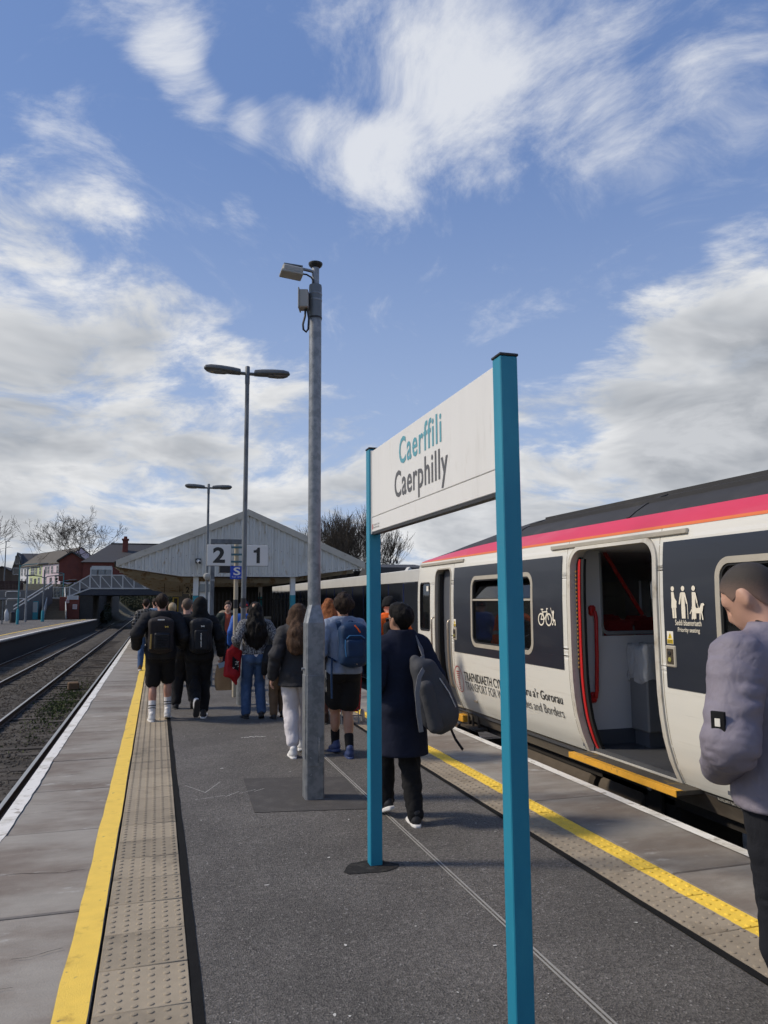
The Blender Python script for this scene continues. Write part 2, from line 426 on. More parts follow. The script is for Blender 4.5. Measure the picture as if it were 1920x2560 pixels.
# right-hand slabs carry a yellow painted margin over the blisters
def half_paint():
    m = bpy.data.materials.new('tactile_half_yellow'); m.use_nodes = True; t = NT(m.node_tree)
    tc = t.n('ShaderNodeTexCoord'); v = tc.outputs['Object']; oi = t.n('ShaderNodeObjectInfo')
    w = t.vm('ADD', v, t.vm('SCALE', (5.0, 9.0, 3.0), scale=oi.outputs['Random']))
    x = t.n('ShaderNodeSeparateXYZ', {0: v}).outputs[0]
    edge = t.m('ADD', x, t.m('MULTIPLY', t.m('SUBTRACT', t.noise(w, 9, 5, 0.7), 0.5), 0.03))
    wear = t.mr(t.noise(w, 22, 5, 0.7), 0.63, 0.69)
    pf = t.m('MULTIPLY', t.mr(edge, 0.062, 0.068), t.m('SUBTRACT', 1.0, t.m('MULTIPLY', wear, 0.7)))
    base = t.mix(t.mr(t.noise(w, 3, 6, 0.6), 0.45, 0.7), (0.32, 0.265, 0.19), (0.235, 0.192, 0.135))
    c = t.mix(pf, base, (0.88, 0.59, 0.065))
    f = t.m('MULTIPLY', t.m('ADD', 0.78, t.m('MULTIPLY', t.noise(w, 14, 4, 0.6), 0.42)), t.m('ADD', 0.9, t.m('MULTIPLY', oi.outputs['Random'], 0.2)))
    bn = t.n('ShaderNodeBump', {'Strength': 0.3, 'Distance': 0.01, 'Height': t.noise(w, 160, 4)})
    b = t.n('ShaderNodeBsdfPrincipled', {'Base Color': t.vm('SCALE', c, scale=f), 'Roughness': 0.8, 'Normal': bn.outputs[0]})
    t.t.links.new(b.outputs[0], t.n('ShaderNodeOutputMaterial').inputs[0]); return m
tr = tactile(0.436, 0.445, 6, 6, half_paint(), True); y = 3.0-0.45*12
while y < 14.3: lay('tactile_slab', tr, 2.888, y+0.225, jit(0.0015), jit(0.002)); y += 0.45
# painted and sealed lines, with hand-painted uneven edges
def ribbon(x0, x1, ya, yb, step, w0, w1, z, th=0.0, seed=1):
    r = random.Random(seed); vs = []; fs = []; y = ya; e0 = e1 = 0.0
    while y <= yb:
        e0 = e0*0.6+r.uniform(-w0, w0); e1 = e1*0.6+r.uniform(-w1, w1)
        vs += [(x0+e0, y, z), (x1+e1, y, z)]; y += step*(1+max(0, y)/14)
    for i in range(len(vs)//2-1): fs.append((2*i, 2*i+1, 2*i+3, 2*i+2))
    return MB().add(vs, fs)
ribbon(-0.365, -0.2275, Y0, 60, 0.12, 0.004, 0.0022, 0.0085, seed=2).build('yellow_line', M_yel, plat)
r = ribbon(-1.121, -1.015, Y0, Y1-3, 0.09, 0.0015, 0.0075, 0.0075, seed=3)
r.box(-1.124, -1.1205, Y0, Y1-3, -0.06, 0.0072); r.build('white_edge_line', M_white, plat)
r = ribbon(3.770, 3.865, Y0, 14.0, 0.11, 0.003, 0.001, 0.0065, seed=4)
r.box(3.8635, 3.867, Y0, 14.0, -0.05, 0.0062); r.build('white_edge_line', M_white, plat)
ribbon(0.189, 0.233, Y0, 60, 0.10, 0.004, 0.004, 0.005, seed=5).build('sealant_line', M_black, plat)
ribbon(2.622, 2.670, Y0, 15.5, 0.10, 0.004, 0.003, 0.005, seed=6).build('sealant_line', M_black, plat)
b = MB().box(-0.2244, -0.2122, Y0, 60, -0.05, -0.012); b.build('sealant_line', M_black, plat)
for dx in (-0.011, 0.011): ribbon(1.80+dx-0.006, 1.80+dx+0.006, Y0, 15, 0.3, 0.0012, 0.0012, 0.005, seed=int(20+dx*500)).build('expansion_joint', M_joint, plat)
# darker reinstatement patch round the mast and the stain round the sign post
pa = [(0.80, 6.40), (1.72, 6.22), (1.785, 7.40), (0.84, 7.62)]
MB().add([(x, y, 0.004) for x, y in pa], [(0,1,2,3)]).build('asphalt_patch', M_patch, asph)
def splat(cx, cy, rx, ry, z, seed, n=22, rough=0.25):
    r = random.Random(seed); ph = [r.uniform(0, 6.28) for _ in range(4)]
    pts = []
    for i in range(n):
        a = 2*pi*i/n; k = 1+rough*(0.5*sin(2*a+ph[0])+0.35*sin(3*a+ph[1])+0.3*sin(5*a+ph[2])+0.25*r.uniform(-1, 1)); pts.append((cx+rx*k*cos(a), cy+ry*k*sin(a), z))
    return pts
MB().add(splat(1.36, 4.91, 0.16, 0.13, 0.004, 3), [tuple(range(22))]).build('tar_patch', pm('tar', (0.026, 0.025, 0.024), 0.9, var=0.5, vs=30, bump=0.5, bs=120, spec=0.2, col2=(0.06, 0.056, 0.05), th=(0.5, 0.7), cs=14), asph)
M_chalk = pm('dropping_white', (0.62, 0.61, 0.56), 0.8, var=0.2)
d = MB(); r = random.Random(9)
for i in range(70):
    yv = 2.6+r.random()**1.7*9.5; xv = r.uniform(0.3, 2.55); sz = r.choice((0.003, 0.004, 0.005, 0.006, 0.009)); 
    if i < 5: sz = 0.012
    pts = splat(xv, yv, sz, sz*r.uniform(0.6, 1.4), 0.0035, i, 7, 0.6); d.add(pts, [tuple(range(7))])
tag(d.build('bird_dropping_specks', M_chalk, asph), kind='stuff')
rk_ = random.Random(14); ck = Flat(lambda u, v, l: (u, v, 0.0045+l*0.1))
for (x0, x1, yb) in ((-1.0, -0.40, 5.45), (-0.98, -0.24, 6.9), (-0.95, -0.5, 7.2), (-1.0, -0.24, 8.3), (-0.9, -0.24, 9.95), (-0.62, -0.4, 4.2), (-0.9, -0.6, 3.9)):
    x, y = x0, yb
    while x < x1:
        x2 = x+rk_.uniform(0.03, 0.08); y2 = y+rk_.uniform(-0.022, 0.022); ck.line((x, y), (x2, y2), rk_.uniform(0.002, 0.005), cap=False); x, y = x2, y2
tag(ck.build('crack_lines', M_black, plat), kind='stuff')
f = Flat(lambda u, v, l: (u, v, l+0.001))
for p, q in (((0.30,7.5),(0.46,7.18)),((0.46,7.18),(0.62,7.55)),((0.36,6.95),(0.62,7.02)),((0.62,6.98),(0.75,7.12)),((0.75,7.05),(0.90,7.15)),((0.88,7.08),(0.98,7.16))): f.line(p, q, 0.004)
f.build('chalk_mark', M_chalk, asph)
r = random.Random(77)
f = Flat(lambda u, v, l: (u, v, l+0.001))
for i in range(9): f.line((1.05+i*0.035+r.uniform(-.01,.01), 9.85+r.uniform(-.03,.03)), (1.07+i*0.035, 9.85+r.uniform(-.05,.05)), 0.016)
f.build('chalk_mark', M_chalk, asph)

# --- opposite platform
OZ = -0.12
edge = [(-7.45, 12), (-7.35, 30), (-7.24, 41), (-7.06, 53), (-6.6, 68), (-6.02, 85)]
def offs(dx, z): return [(x+dx, y, z) for x, y in edge]
op = MB(); n = len(edge)
vs = offs(0.0, -1.6)+offs(0.0, OZ-0.09)+[(-24, y, OZ-0.09) for x, y in edge]
fs = [(i, i+1, n+i+1, n+i) for i in range(n-1)]+[(n+i, n+i+1, 2*n+i+1, 2*n+i) for i in range(n-1)]+[(n-1, 2*n-1, 3*n-1), (0, n, 2*n)]
opp = struct(op.add(vs, fs).build('platform_opposite', M_wall))
def band(a, b, z): return MB().add(offs(a, z)+offs(b, z), [(i, i+1, n+i+1, n+i) for i in range(n-1)])
struct(band(-0.8, -20, OZ).build('asphalt_opposite', M_asph))
b = band(0.10, -0.8, OZ+0.0); b.add(offs(0.10, OZ)+offs(0.10, OZ-0.12), [(i, i+1, n+i+1, n+i) for i in range(n-1)]); b.build('coping_strip', M_conc, opp)
b = band(0.105, -0.08, OZ+0.004); b.add(offs(0.103, OZ+0.004)+offs(0.103, OZ-0.06), [(i, i+1, n+i+1, n+i) for i in range(n-1)]); b.build('white_edge_line', M_white, opp)
band(-0.95, -1.10, OZ+0.004).build('yellow_line', M_yel, opp)

# --- ballast, rails, sleepers
M_bal = pm('ballast', (0.060, 0.050, 0.038), 0.95, var=0.5, vs=9, vd=8, bump=0.9, bs=24, dist=0.05, col2=(0.088, 0.078, 0.064), th=(0.46, 0.62), cs=3, col3=(0.027, 0.023, 0.018), th3=(0.52, 0.66), cs3=0.8)
M_stone = pm('ballast_stone', (0.085, 0.074, 0.06), 0.9, var=0.45, vs=4, col2=(0.045, 0.036, 0.027), th=(0.42, 0.58), cs=1.3, col3=(0.15, 0.14, 0.125), th3=(0.66, 0.72), cs3=6)
M_rail = pm('rail_rust', (0.075, 0.045, 0.028), 0.75, var=0.3, vs=14)
M_railtop = pm('rail_polished_steel', (0.50, 0.49, 0.47), 0.28, 0.9, var=0.1)
M_slp = pm('sleeper_timber', (0.06, 0.05, 0.04), 0.9, var=0.4, vs=8, bump=0.5, bs=30, stretch=(0.3, 1, 1), rnd=0.2)
def bedz(x, y):
    h = -1.262
    return h+0.03*sin(x*2.1+y*0.7)*sin(y*0.9-x)+0.02*sin(y*3.1+x*1.7)
gxs = np.arange(-8.2, -0.9, 0.24); gys = [y for y in np.arange(-4, 46, 0.30)]+list(np.arange(46, 190, 4))
vs = []; fs = []; rr = np.random.RandomState(3)
for y in gys:
    for x in gxs:
        mid = 0.075*math.exp(-((x+4.35)/0.45)**2)      # heap between the tracks
        vs.append((x, y, bedz(x, y)+mid+rr.uniform(-0.02, 0.02)))
nx = len(gxs)
for i in range(len(gys)-1):
    for j in range(nx-1): fs.append((i*nx+j, i*nx+j+1, i*nx+nx+j+1, i*nx+nx+j))
bal = struct(MB().add(vs, fs).build('ballast', M_bal, smooth=True))
bed = MB().box(3.7, 9.5, -6, 16, -1.55, -1.27); bed.box(3.9, 14, 16, 120, -1.55, -1.27); struct(bed.build('ballast_right', M_bal))
st = MB(); r = random.Random(21)
octa = [(1,0,0),(-1,0,0),(0,1,0),(0,-1,0),(0,0,1),(0,0,-1)]; of = [(0,2,4),(2,1,4),(1,3,4),(3,0,4),(2,0,5),(1,2,5),(3,1,5),(0,3,5)]
V = []; Fc = []
for i in range(26000):
    y = 7.5+(r.random()**1.6)*42; x = r.uniform(-7.3, -1.05)
    s = r.uniform(0.016, 0.034)*(1.25 if r.random() < 0.15 else 1); k = len(V)
    z = bedz(x, y)+0.075*math.exp(-((x+4.35)/0.45)**2)+s*0.25
    a = r.uniform(0, 6.28); ca, sa = cos(a), sin(a)
    for (px, py, pz) in octa:
        q = r.uniform(0.7, 1.3)*s; dx, dy = px*ca-py*sa, px*sa+py*ca
        V.append((x+dx*q, y+dy*q, z+pz*q*0.75+dx*q*0.3))
    Fc += [tuple(k+j for j in ff) for ff in of]
me = bpy.data.meshes.new('ballast_stones'); me.from_pydata(V, [], Fc); me.materials.append(M_stone)
tag(link('ballast_stones', me), 'loose grey and brown ballast stones between the running rails', 'ballast', kind='stuff')
def rail_mesh(xf, ya, yb, step):
    prof = [(-0.055,-0.150),(-0.055,-0.135),(-0.012,-0.122),(-0.012,-0.045),(-0.034,-0.035),(-0.034,-0.004),(0.034,-0.004),(0.034,-0.035),(0.012,-0.045),(0.012,-0.122),(0.055,-0.135),(0.055,-0.150)]
    b = MB(); tb = MB(); yl = list(np.arange(ya, yb, step))+[yb]; m = len(prof); k = 0
    vs = []; fs = []; tv = []; tf = []
    for y in yl:
        for (u, w) in prof: vs.append((xf(y)+u, y, RAILZ+w))
        tv += [(xf(y)-0.030, y, RAILZ), (xf(y)+0.030, y, RAILZ)]
    for i in range(len(yl)-1):
        for j in range(m): fs.append((i*m+j, i*m+(j+1) % m, (i+1)*m+(j+1) % m, (i+1)*m+j))
        tf.append((2*i, 2*i+1, 2*i+3, 2*i+2))
    return MB().add(vs, fs), MB().add(tv, tf)
def track(label, cx, ya, yb, straight, cond):
    t = thing('railway_track', label, 'railway track', (cx(ya), ya, RAILZ-0.15))
    for s in (-0.7525, 0.7525):
        a, b = rail_mesh(lambda y: cx(y)+s, ya, yb, 40 if straight else 2)
        ro = a.build('rail', M_rail, t); b.build('rail_head', M_railtop if cond else M_rail, ro)
    return t
c2 = lambda y: -2.745
c3 = lambda y: -5.97
c1 = lambda y: 5.49 if y < 13 else 5.49+2.55*min(1, (y-13)/13)**1.4
T2 = track('near running line with bright rails below the white painted edge of the island platform', c2, -4, 190, True, True)
T3 = track('far running line with dull rails below the opposite platform wall', c3, -4, 190, True, True)
T1 = track('running line underneath the white and navy train', c1, -8, 110, False, True)
sm = MB().box(-1.3, 1.3, -0.125, 0.125, -0.12, 0.0, 0.01).mesh('sleeper', M_slp)
for T, cf, ya, yb in ((T2, c2, 3.0, 62), (T3, c3, 8, 62), (T1, c1, -6, 26)):
    y = ya
    while y < yb:
        o = link('sleeper', sm, T); o.location = (cf(y)+jit(0.03), y, RAILZ-0.150-0.004); o.rotation_euler = (0, 0, jit(0.01)); y += 0.72
# block of rusty concrete lying in the four-foot, moss between the rails
t = MB(); c = gz(183, 1722, -1.2); t.obox((c[0], c[1], -1.10), (1,0.15,0), (-0.15,1,0), (0,0,1), 0.17, 0.20, 0.12, 0.03)
tag(t.build('concrete_block', pm('rusty_block', (0.14, 0.085, 0.045), 0.9, var=0.4, vs=12, bump=0.5, bs=40)), 'rust stained block lying on the ballast between the near rails', 'block')
M_moss = pm('moss', (0.055, 0.075, 0.02), 0.95, var=0.4, vs=20, bump=0.8, bs=60)
mo = MB(); r = random.Random(4); k = 0
for i in range(1500):
    x = -2.55+r.gauss(0, 0.28); y = 24.5+r.gauss(0, 2.6); h = r.uniform(0.02, 0.07); a = r.uniform(0, 6.28); w = 0.03
    z = bedz(x, y)+0.01
    mo.add([(x-w*cos(a), y-w*sin(a), z), (x+w*cos(a), y+w*sin(a), z), (x+r.uniform(-.02,.02), y+r.uniform(-.02,.02), z+h)], [(0,1,2)])
tag(mo.build('moss_tufts', M_moss), 'green moss and weeds growing between the rails', 'moss', kind='stuff')

# ---------------------------------------------------------------- train
M_tw = pm('train_white_paint', (0.70, 0.685, 0.615), 0.32, var=0.07, vs=3, stretch=(1, 0.12, 3.0), col2=(0.50, 0.47, 0.40), th=(0.55, 0.80), cs=3.0, col3=(0.40, 0.35, 0.27), th3=(0.68, 0.80), cs3=5.5, rvar=0.12)
M_nav = pm('train_navy_vinyl', (0.022, 0.026, 0.036), 0.30, var=0.15, vs=4, stretch=(1, 0.3, 1.5), col2=(0.036, 0.040, 0.048), th=(0.5, 0.75), cs=2.5)
M_roof = pm('train_roof_grey', (0.028, 0.028, 0.030), 0.75, var=0.3, vs=3, col2=(0.05, 0.049, 0.048), th=(0.5, 0.75), cs=2)
M_pink = pm('train_red_stripe', (0.62, 0.035, 0.085), 0.40, var=0.14, vs=2.5, stretch=(1, 0.3, 1), col2=(0.60, 0.12, 0.16), th=(0.45, 0.8), cs=1.6)
M_orng = pm('train_orange_stripe', (0.72, 0.17, 0.04), 0.45, var=0.1)
M_frame = pm('window_frame_alloy', (0.46, 0.42, 0.34), 0.5, 0.2, var=0.15, vs=8)
M_glass = pm('train_dark_glass', (0.008, 0.009, 0.010), 0.04, var=0.0, alpha=0.80, spec=0.7)
M_rub = pm('black_rubber', (0.012, 0.012, 0.012), 0.6, var=0.2)
M_tred = pm('train_red_plastic', (0.55, 0.018, 0.018), 0.35, var=0.08)
M_grey = pm('interior_grey_panel', (0.60, 0.61, 0.62), 0.5, var=0.06, vs=2)
M_dgrey = pm('door_dark_grey', (0.085, 0.092, 0.105), 0.45, var=0.12, vs=3)
M_floor = pm('train_floor', (0.055, 0.057, 0.062), 0.6, var=0.3, vs=18)
M_under = pm('underframe_grime', (0.022, 0.018, 0.014), 0.9, var=0.4, vs=5, bump=0.4, bs=30)
M_tank = pm('underframe_tank', (0.085, 0.066, 0.046), 0.85, var=0.35, vs=5, bump=0.3, bs=30)
M_brass = pm('handrail_alloy', (0.55, 0.47, 0.36), 0.35, 0.7, var=0.1)
M_wht = pm('white_vinyl', (0.78, 0.75, 0.66), 0.5, var=0.05)
M_wtxt = pm('cream_vinyl', (0.80, 0.74, 0.60), 0.5, var=0.05)
M_blk = pm('black_print', (0.02, 0.02, 0.02), 0.5, var=0.1)
M_grytx = pm('grey_print', (0.065, 0.065, 0.065), 0.5, var=0.1)
M_redtx = pm('red_print', (0.55, 0.05, 0.05), 0.5, var=0.08)
M_seat = pm('seat_red_moquette', (0.45, 0.016, 0.018), 0.85, var=0.2, vs=40)
M_ystep = pm('step_yellow', (0.66, 0.33, 0.025), 0.65, var=0.25, vs=9, col2=(0.10, 0.075, 0.045), th=(0.58, 0.70), cs=11)

TC = 5.49                                   # centre line of the train
_pz = [-0.02, 0.10, 0.17, 0.30, 0.50, 0.70, 0.90, 1.20, 1.70, 2.00, 2.15, 2.25, 2.32]
_px = [4.34, 4.285, 4.25, 4.19, 4.13, 4.10, 4.085, 4.08, 4.082, 4.092, 4.105, 4.125, 4.155]
def prof(z): return float(np.interp(z, _pz, _px))
def sprof(z): return (prof(z-0.04)+prof(z)*2+prof(z+0.04))/4
def endx(y):                                # the side turns in towards the gangway end
    return 0.0 if y < 11.75 else 0.30*min(1, (y-11.75)/0.42)**2.2
YE, YA = 12.14, -7.6
train = thing('train_carriage', 'white railcar with navy window panels and red roof stripe standing at the platform', 'train', (TC, 2.5, RAILZ))
ops = [  # y0, y1, z0, z1, radius at the bottom, radius at the top
    (5.62, 6.985, 0.17, 2.19, 0.0, 0.17), (10.36, 10.985, 0.17, 2.145, 0.0, 0.11), (11.25, 11.68, 1.23, 1.95, 0.045, 0.045),
    (7.85, 9.57, 1.10, 1.975, 0.12, 0.12), (3.10, 4.83, 1.10, 1.975, 0.12, 0.12), (1.0, 2.73, 1.10, 1.975, 0.12, 0.12), (-3.4, -1.67, 1.10, 1.975, 0.12, 0.12), (-5.5, -3.8, 1.10, 1.975, 0.12, 0.12), (-1.2, 0.165, 0.17, 2.19, 0.0, 0.17)]
def span(op, z, grow=0.0):
    y0, y1, z0, z1, rb, rt = op; y0 -= grow; y1 += grow; z0 -= grow; z1 += grow; rb = rb+grow if rb else 0; rt += grow
    if z <= z0 or z >= z1: return None
    ins = 0.0
    if rb and z < z0+rb: ins = rb-sqrt(max(0, rb*rb-(z0+rb-z)**2))
    if rt and z > z1-rt: ins = rt-sqrt(max(0, rt*rt-(z-(z1-rt))**2))
    return (y0+ins, y1-ins)
def skin(ya, yb, za, zb, holes, lift, side=-1, grow=0.0, dz=0.035):
    zs = set(np.arange(za, zb, dz).tolist()+[zb])
    for op in holes:
        for e in (op[2]-grow, op[3]+grow, op[2]-grow+1e-3, op[3]+grow-1e-3):
            if za < e < zb: zs.add(e)
        for k in range(1, 6):
            for e in (op[3]+grow-op[5]*(1-cos(k*pi/12)), op[2]-grow+op[4]*(1-cos(k*pi/12))):
                if za < e < zb: zs.add(e)
    zs = sorted(zs); b = MB()
    for z0, z1 in zip(zs[:-1], zs[1:]):
        if z1-z0 < 1e-6: continue
        e = min(5e-4, (z1-z0)*0.2)
        act = sorted([op for op in holes if span(op, (z0+z1)/2, grow)], key=lambda o: o[0])
        lo = [(ya, ya)]; hi = [(yb, yb)]
        ivs = []; cur = (ya, ya)
        for op in act:
            s0 = span(op, z0+e, grow) or span(op, (z0+z1)/2, grow); s1 = span(op, z1-e, grow) or span(op, (z0+z1)/2, grow)
            ivs.append((cur, (s0[0], s1[0]))); cur = (s0[1], s1[1])
        ivs.append((cur, (yb, yb)))
        for (a0, a1), (b0, b1) in ivs:
            cuts = [0.0, 1.0]
            if b0 > 11.7: cuts = [0.0]+[max(0.0, min(1.0, (q-a0)/(b0-a0))) for q in (11.75, 11.85, 11.95, 12.03, 12.09)]+[1.0]; cuts = sorted(set(cuts))
            for c0, c1 in zip(cuts[:-1], cuts[1:]):
                P = []
                for (cc, A, B, z) in ((c0, a0, b0, z0), (c1, a0, b0, z0), (c1, a1, b1, z1), (c0, a1, b1, z1)):
                    y = A+(B-A)*cc; x = sprof(z)-lift+endx(y)
                    P.append((x if side < 0 else 2*TC-x, y, z))
                b.add(P, [(0, 1, 2, 3)])
    me = bpy.data.meshes.new('skin'); me.from_pydata(b.v, [], b.f)
    bm = bmesh.new(); bm.from_mesh(me); bmesh.ops.remove_doubles(bm, verts=bm.verts, dist=2e-4); bmesh.ops.recalc_face_normals(bm, faces=bm.faces)
    bm.to_mesh(me); bm.free(); me.shade_smooth(); me.set_sharp_from_angle(angle=RAD(40))
    return me
def addskin(name, me, mat, parent=train):
    me.name = name
    if name == 'navy_panel': me.shade_flat()
    me.materials.append(mat); return link(name, me, parent)
addskin('body_side', skin(YA, YE, 0.16, 2.295, ops, 0.0), M_tw)
FW = [ops[3], ops[4], ops[5], ops[6], ops[7]]
addskin('body_side', skin(YA, YE, 0.16, 2.295, FW, 0.0, side=1), M_tw)
addskin('solebar', skin(YA, YE-0.3, -0.02, 0.16, [], -0.012), pm('solebar_grime', (0.16, 0.135, 0.10), 0.75, var=0.3, vs=3, stretch=(1, 0.3, 1), col2=(0.07, 0.055, 0.04), th=(0.45, 0.7), cs=2))
addskin('navy_panel', skin(7.17, 10.23, 0.965, 2.15, [ops[3]], 0.007, grow=0.03), M_nav)
addskin('navy_panel', skin(0.42, 5.49, 0.965, 2.17, [ops[4], ops[5]], 0.007, grow=0.03), M_nav)
addskin('navy_panel', skin(-7.5, -1.45, 0.965, 2.17, [ops[6], ops[7]], 0.007, grow=0.03), M_nav)
# roof: cant-rail stripes and the domed end
def rk(y): return 1.0 if y < 8.9 else 1.0-0.80*((y-8.9)/(YE-8.9))**1.55
RP = [(4.138, 2.292), (4.146, 2.318), (4.165, 2.35), (4.20, 2.395), (4.255, 2.45), (4.33, 2.51), (4.45, 2.585), (4.62, 2.66), (4.85, 2.735), (5.15, 2.79), (5.49, 2.81)]
ryl = list(np.arange(YA, 8.9, 2.0))+list(np.arange(8.9, YE, 0.22))+[YE]
def roof_strip(i0, i1, lift, both=True):
    b = MB(); pts = RP[i0:i1+1]; m = len(pts)
    for sd in (-1, 1):
        vs = []; fs = []
        for y in ryl:
            for (x, z) in pts:
                z2 = 2.292+(z-2.292)*rk(y)+lift; x2 = x+endx(y)*max(0, 1-(x-4.1)/1.4)-lift*0.7
                vs.append((x2 if sd < 0 else 2*TC-x2, y, z2))
        for i in range(len(ryl)-1):
            for j in range(m-1): fs.append((i*m+j, i*m+j+1, i*m+m+j+1, i*m+m+j))
        b.add(vs, fs)
    return b
def unify(b, name, mat, smooth=50): return b.build(name, mat, train, smooth=smooth)
unify(roof_strip(0, 1, 0.0), 'orange_stripe', M_orng)
unify(roof_strip(1, 4, 0.0), 'red_stripe', M_pink)
unify(roof_strip(4, 10, 0.0), 'roof', M_roof)
rb = MB()                                    # ribs and joints on the roof sheet
for y0, y1, sc in ((YA, 8.6, 1.0),):
    for (x, z) in ((4.50, 2.612), (4.72, 2.70)):
        rb.bar((x, y0, z), (x, y1, z), 0.05, 0.045)
for y in (8.7, 6.2, 3.6, 1.0, -1.6):
    for (p, q) in zip(RP[4:9], RP[5:10]): rb.bar((p[0], y, p[1]+0.004), (q[0], y, q[1]+0.004), 0.05, 0.012)
rb.build('roof_rib', M_roof, train)
# gangway end: flat face, doorway bellows
eb = MB(); sec = [(sprof(z)+endx(YE), z) for z in np.arange(0.16, 2.29, 0.1)]+[(x+endx(YE)*max(0, 1-(x-4.1)/1.4), 2.292+(z-2.292)*rk(YE)) for x, z in RP]
ring = sec+[(2*TC-x, z) for x, z in sec[::-1]]
eb.add([(x, YE, z) for x, z in ring], [tuple(range(len(ring)))]); eb.build('end_wall', M_tw, train)
MB().box(4.95, 6.03, YE, YE+0.45, 0.2, 2.2, 0.08).build('gangway', M_rub, train)
MB().box(4.36, 4.42, YE-0.02, YE+0.05, 2.10, 2.34, 0.01).build('end_lamp', pm('lamp_red_amber', (0.5, 0.2, 0.05), 0.3), train)
b = MB().box(4.395, 4.44, YE-0.03, YE+0.02, 1.75, 1.98); b.build('warning_label', M_ystep, train)
# panel joints, gutters over the doors
def vstrip(y0, y1, z0, z1, lift, n=24, depth=0.02):
    b = MB(); vs = []; fs = []
    for i in range(n+1):
        z = z0+(z1-z0)*i/n; x = sprof(z)-lift
        vs += [(x, y0, z), (x, y1, z), (x+depth, y1, z), (x+depth, y0, z)]
    for i in range(n):
        for j in range(4): fs.append((i*4+j, i*4+(j+1) % 4, i*4+4+(j+1) % 4, i*4+4+j))
    fs += [(3,2,1,0), tuple(n*4+k for k in (0,1,2,3))]
    return b.add(vs, fs)
M_jt = pm('panel_joint_dirt', (0.30, 0.27, 0.21), 0.7, var=0.2)
for y in (10.27, 7.08, 5.545): vstrip(y-0.004, y+0.004, 0.17, 2.29, 0.0012).build('panel_joint', M_jt, train, 30)
for (ya, yb) in ((5.19, 7.42), (9.92, 11.72), (-1.6, 0.6)):
    MB().obox((4.115, (ya+yb)/2, 2.243), (1,0,0), (0,1,0), (0,0,1), 0.016, (yb-ya)/2, 0.022, 0.006).build('rain_gutter', M_frame, train)
# windows
def ringstrip(op, g0, g1, lift0, lift1, name, mat, parent, n=9):
    """rounded frame round an opening, from outline grown g0 to g1"""
    def outline(g):
        y0, y1, z0, z1, rb_, rt_ = op; pts = []
        y0 -= g; y1 += g; z0 -= g; z1 += g
        for (cy, cz, r, a0) in ((y1, z1, rt_+g, 0), (y0, z1, rt_+g, pi/2), (y0, z0, (rb_+g) if rb_ else 0.004, pi), (y1, z0, (rb_+g) if rb_ else 0.004, 1.5*pi)):
            sy = -1 if cy == y1 else 1; sz = -1 if cz == z1 else 1
            for k in range(n): a = a0+pi/2*k/(n-1); pts.append((cy+sy*r+r*cos(a), cz+sz*r+r*sin(a)))
        # add points along the vertical sides so the frame follows the curve of the body
        out = []
        for i, p in enumerate(pts):
            out.append(p); q = pts[(i+1) % len(pts)]
            if abs(q[1]-p[1]) > 0.15:
                for k in range(1, 10): out.append((p[0]+(q[0]-p[0])*k/10, p[1]+(q[1]-p[1])*k/10))
        return out
    A, B = outline(g0), outline(g1); m = len(A); b = MB()
    L = [(A, lift0), (A, lift1), (B, lift1), (B, lift0)]
    vs = []
    for o_, l in L: vs += [(sprof(z)-l+endx(y), y, z) for y, z in o_]
    fs = []
    for k in range(4):
        k2 = (k+1) % 4
        for i in range(m): j = (i+1) % m; fs.append((k*m+i, k*m+j, k2*m+j, k2*m+i))
    return b.add(vs, fs).build(name, mat, parent, 40)
def glass_sheet(op, za, zb, inset, mat=M_glass):
    b = MB(); zs = np.linspace(za, zb, 9); vs = []; fs = []
    for z in zs:
        s = span(op, min(max(z, op[2]+1e-4), op[3]-1e-4)); x = sprof(z)+inset; vs += [(x, s[0], z), (x, s[1], z), (x+0.008, s[1], z), (x+0.008, s[0], z)]
    for i in range(8):
        for j in range(4): fs.append((i*4+j, i*4+(j+1) % 4, i*4+4+(j+1) % 4, i*4+4+j))
    return b.add(vs, fs)
for wi in (3, 4, 5, 6, 7):
    op = ops[wi]
    w = ringstrip(op, -0.018, 0.032, -0.03, 0.011, 'window', M_frame, train)
    ringstrip(op, -0.036, -0.018, -0.035, 0.002, 'gasket', M_rub, w)
    zb = op[3]-0.285
    glass_sheet(op, op[2], zb-0.015, 0.016).build('pane', M_glass, w)
    MB().box(sprof(zb)-0.004, sprof(zb)+0.03, op[0], op[1], zb-0.014, zb+0.012, 0.004).build('transom', M_frame, w)
    # tilted hopper vent
    hb = MB(); x0 = sprof(zb)+0.012; hb.add([(x0, op[0]+0.04, zb+0.02), (x0, op[1]-0.04, zb+0.02), (x0+0.10, op[1]-0.05, op[3]-0.03), (x0+0.10, op[0]+0.05, op[3]-0.03)], [(0,1,2,3)])
    hb.build('hopper_pane', M_glass, w)
op = ops[2]
w = ringstrip(op, -0.004, 0.020, -0.02, 0.006, 'cab_window', M_rub, train)
glass_sheet(op, op[2], op[3], 0.02).build('pane', M_glass, w)
MB().box(4.093, 4.097, 11.33, 11.42, 1.83, 1.91).build('notice', M_wht, w)
for op in FW:
    b = MB(); vs = []; fs = []
    for z in np.linspace(op[2], op[3], 7): x = 2*TC-sprof(z)-0.02; vs += [(x, op[0], z), (x, op[1], z)]
    for i in range(6): fs.append((2*i, 2*i+1, 2*i+3, 2*i+2))
    b.add(vs, fs).build('far_pane', M_glass, train)
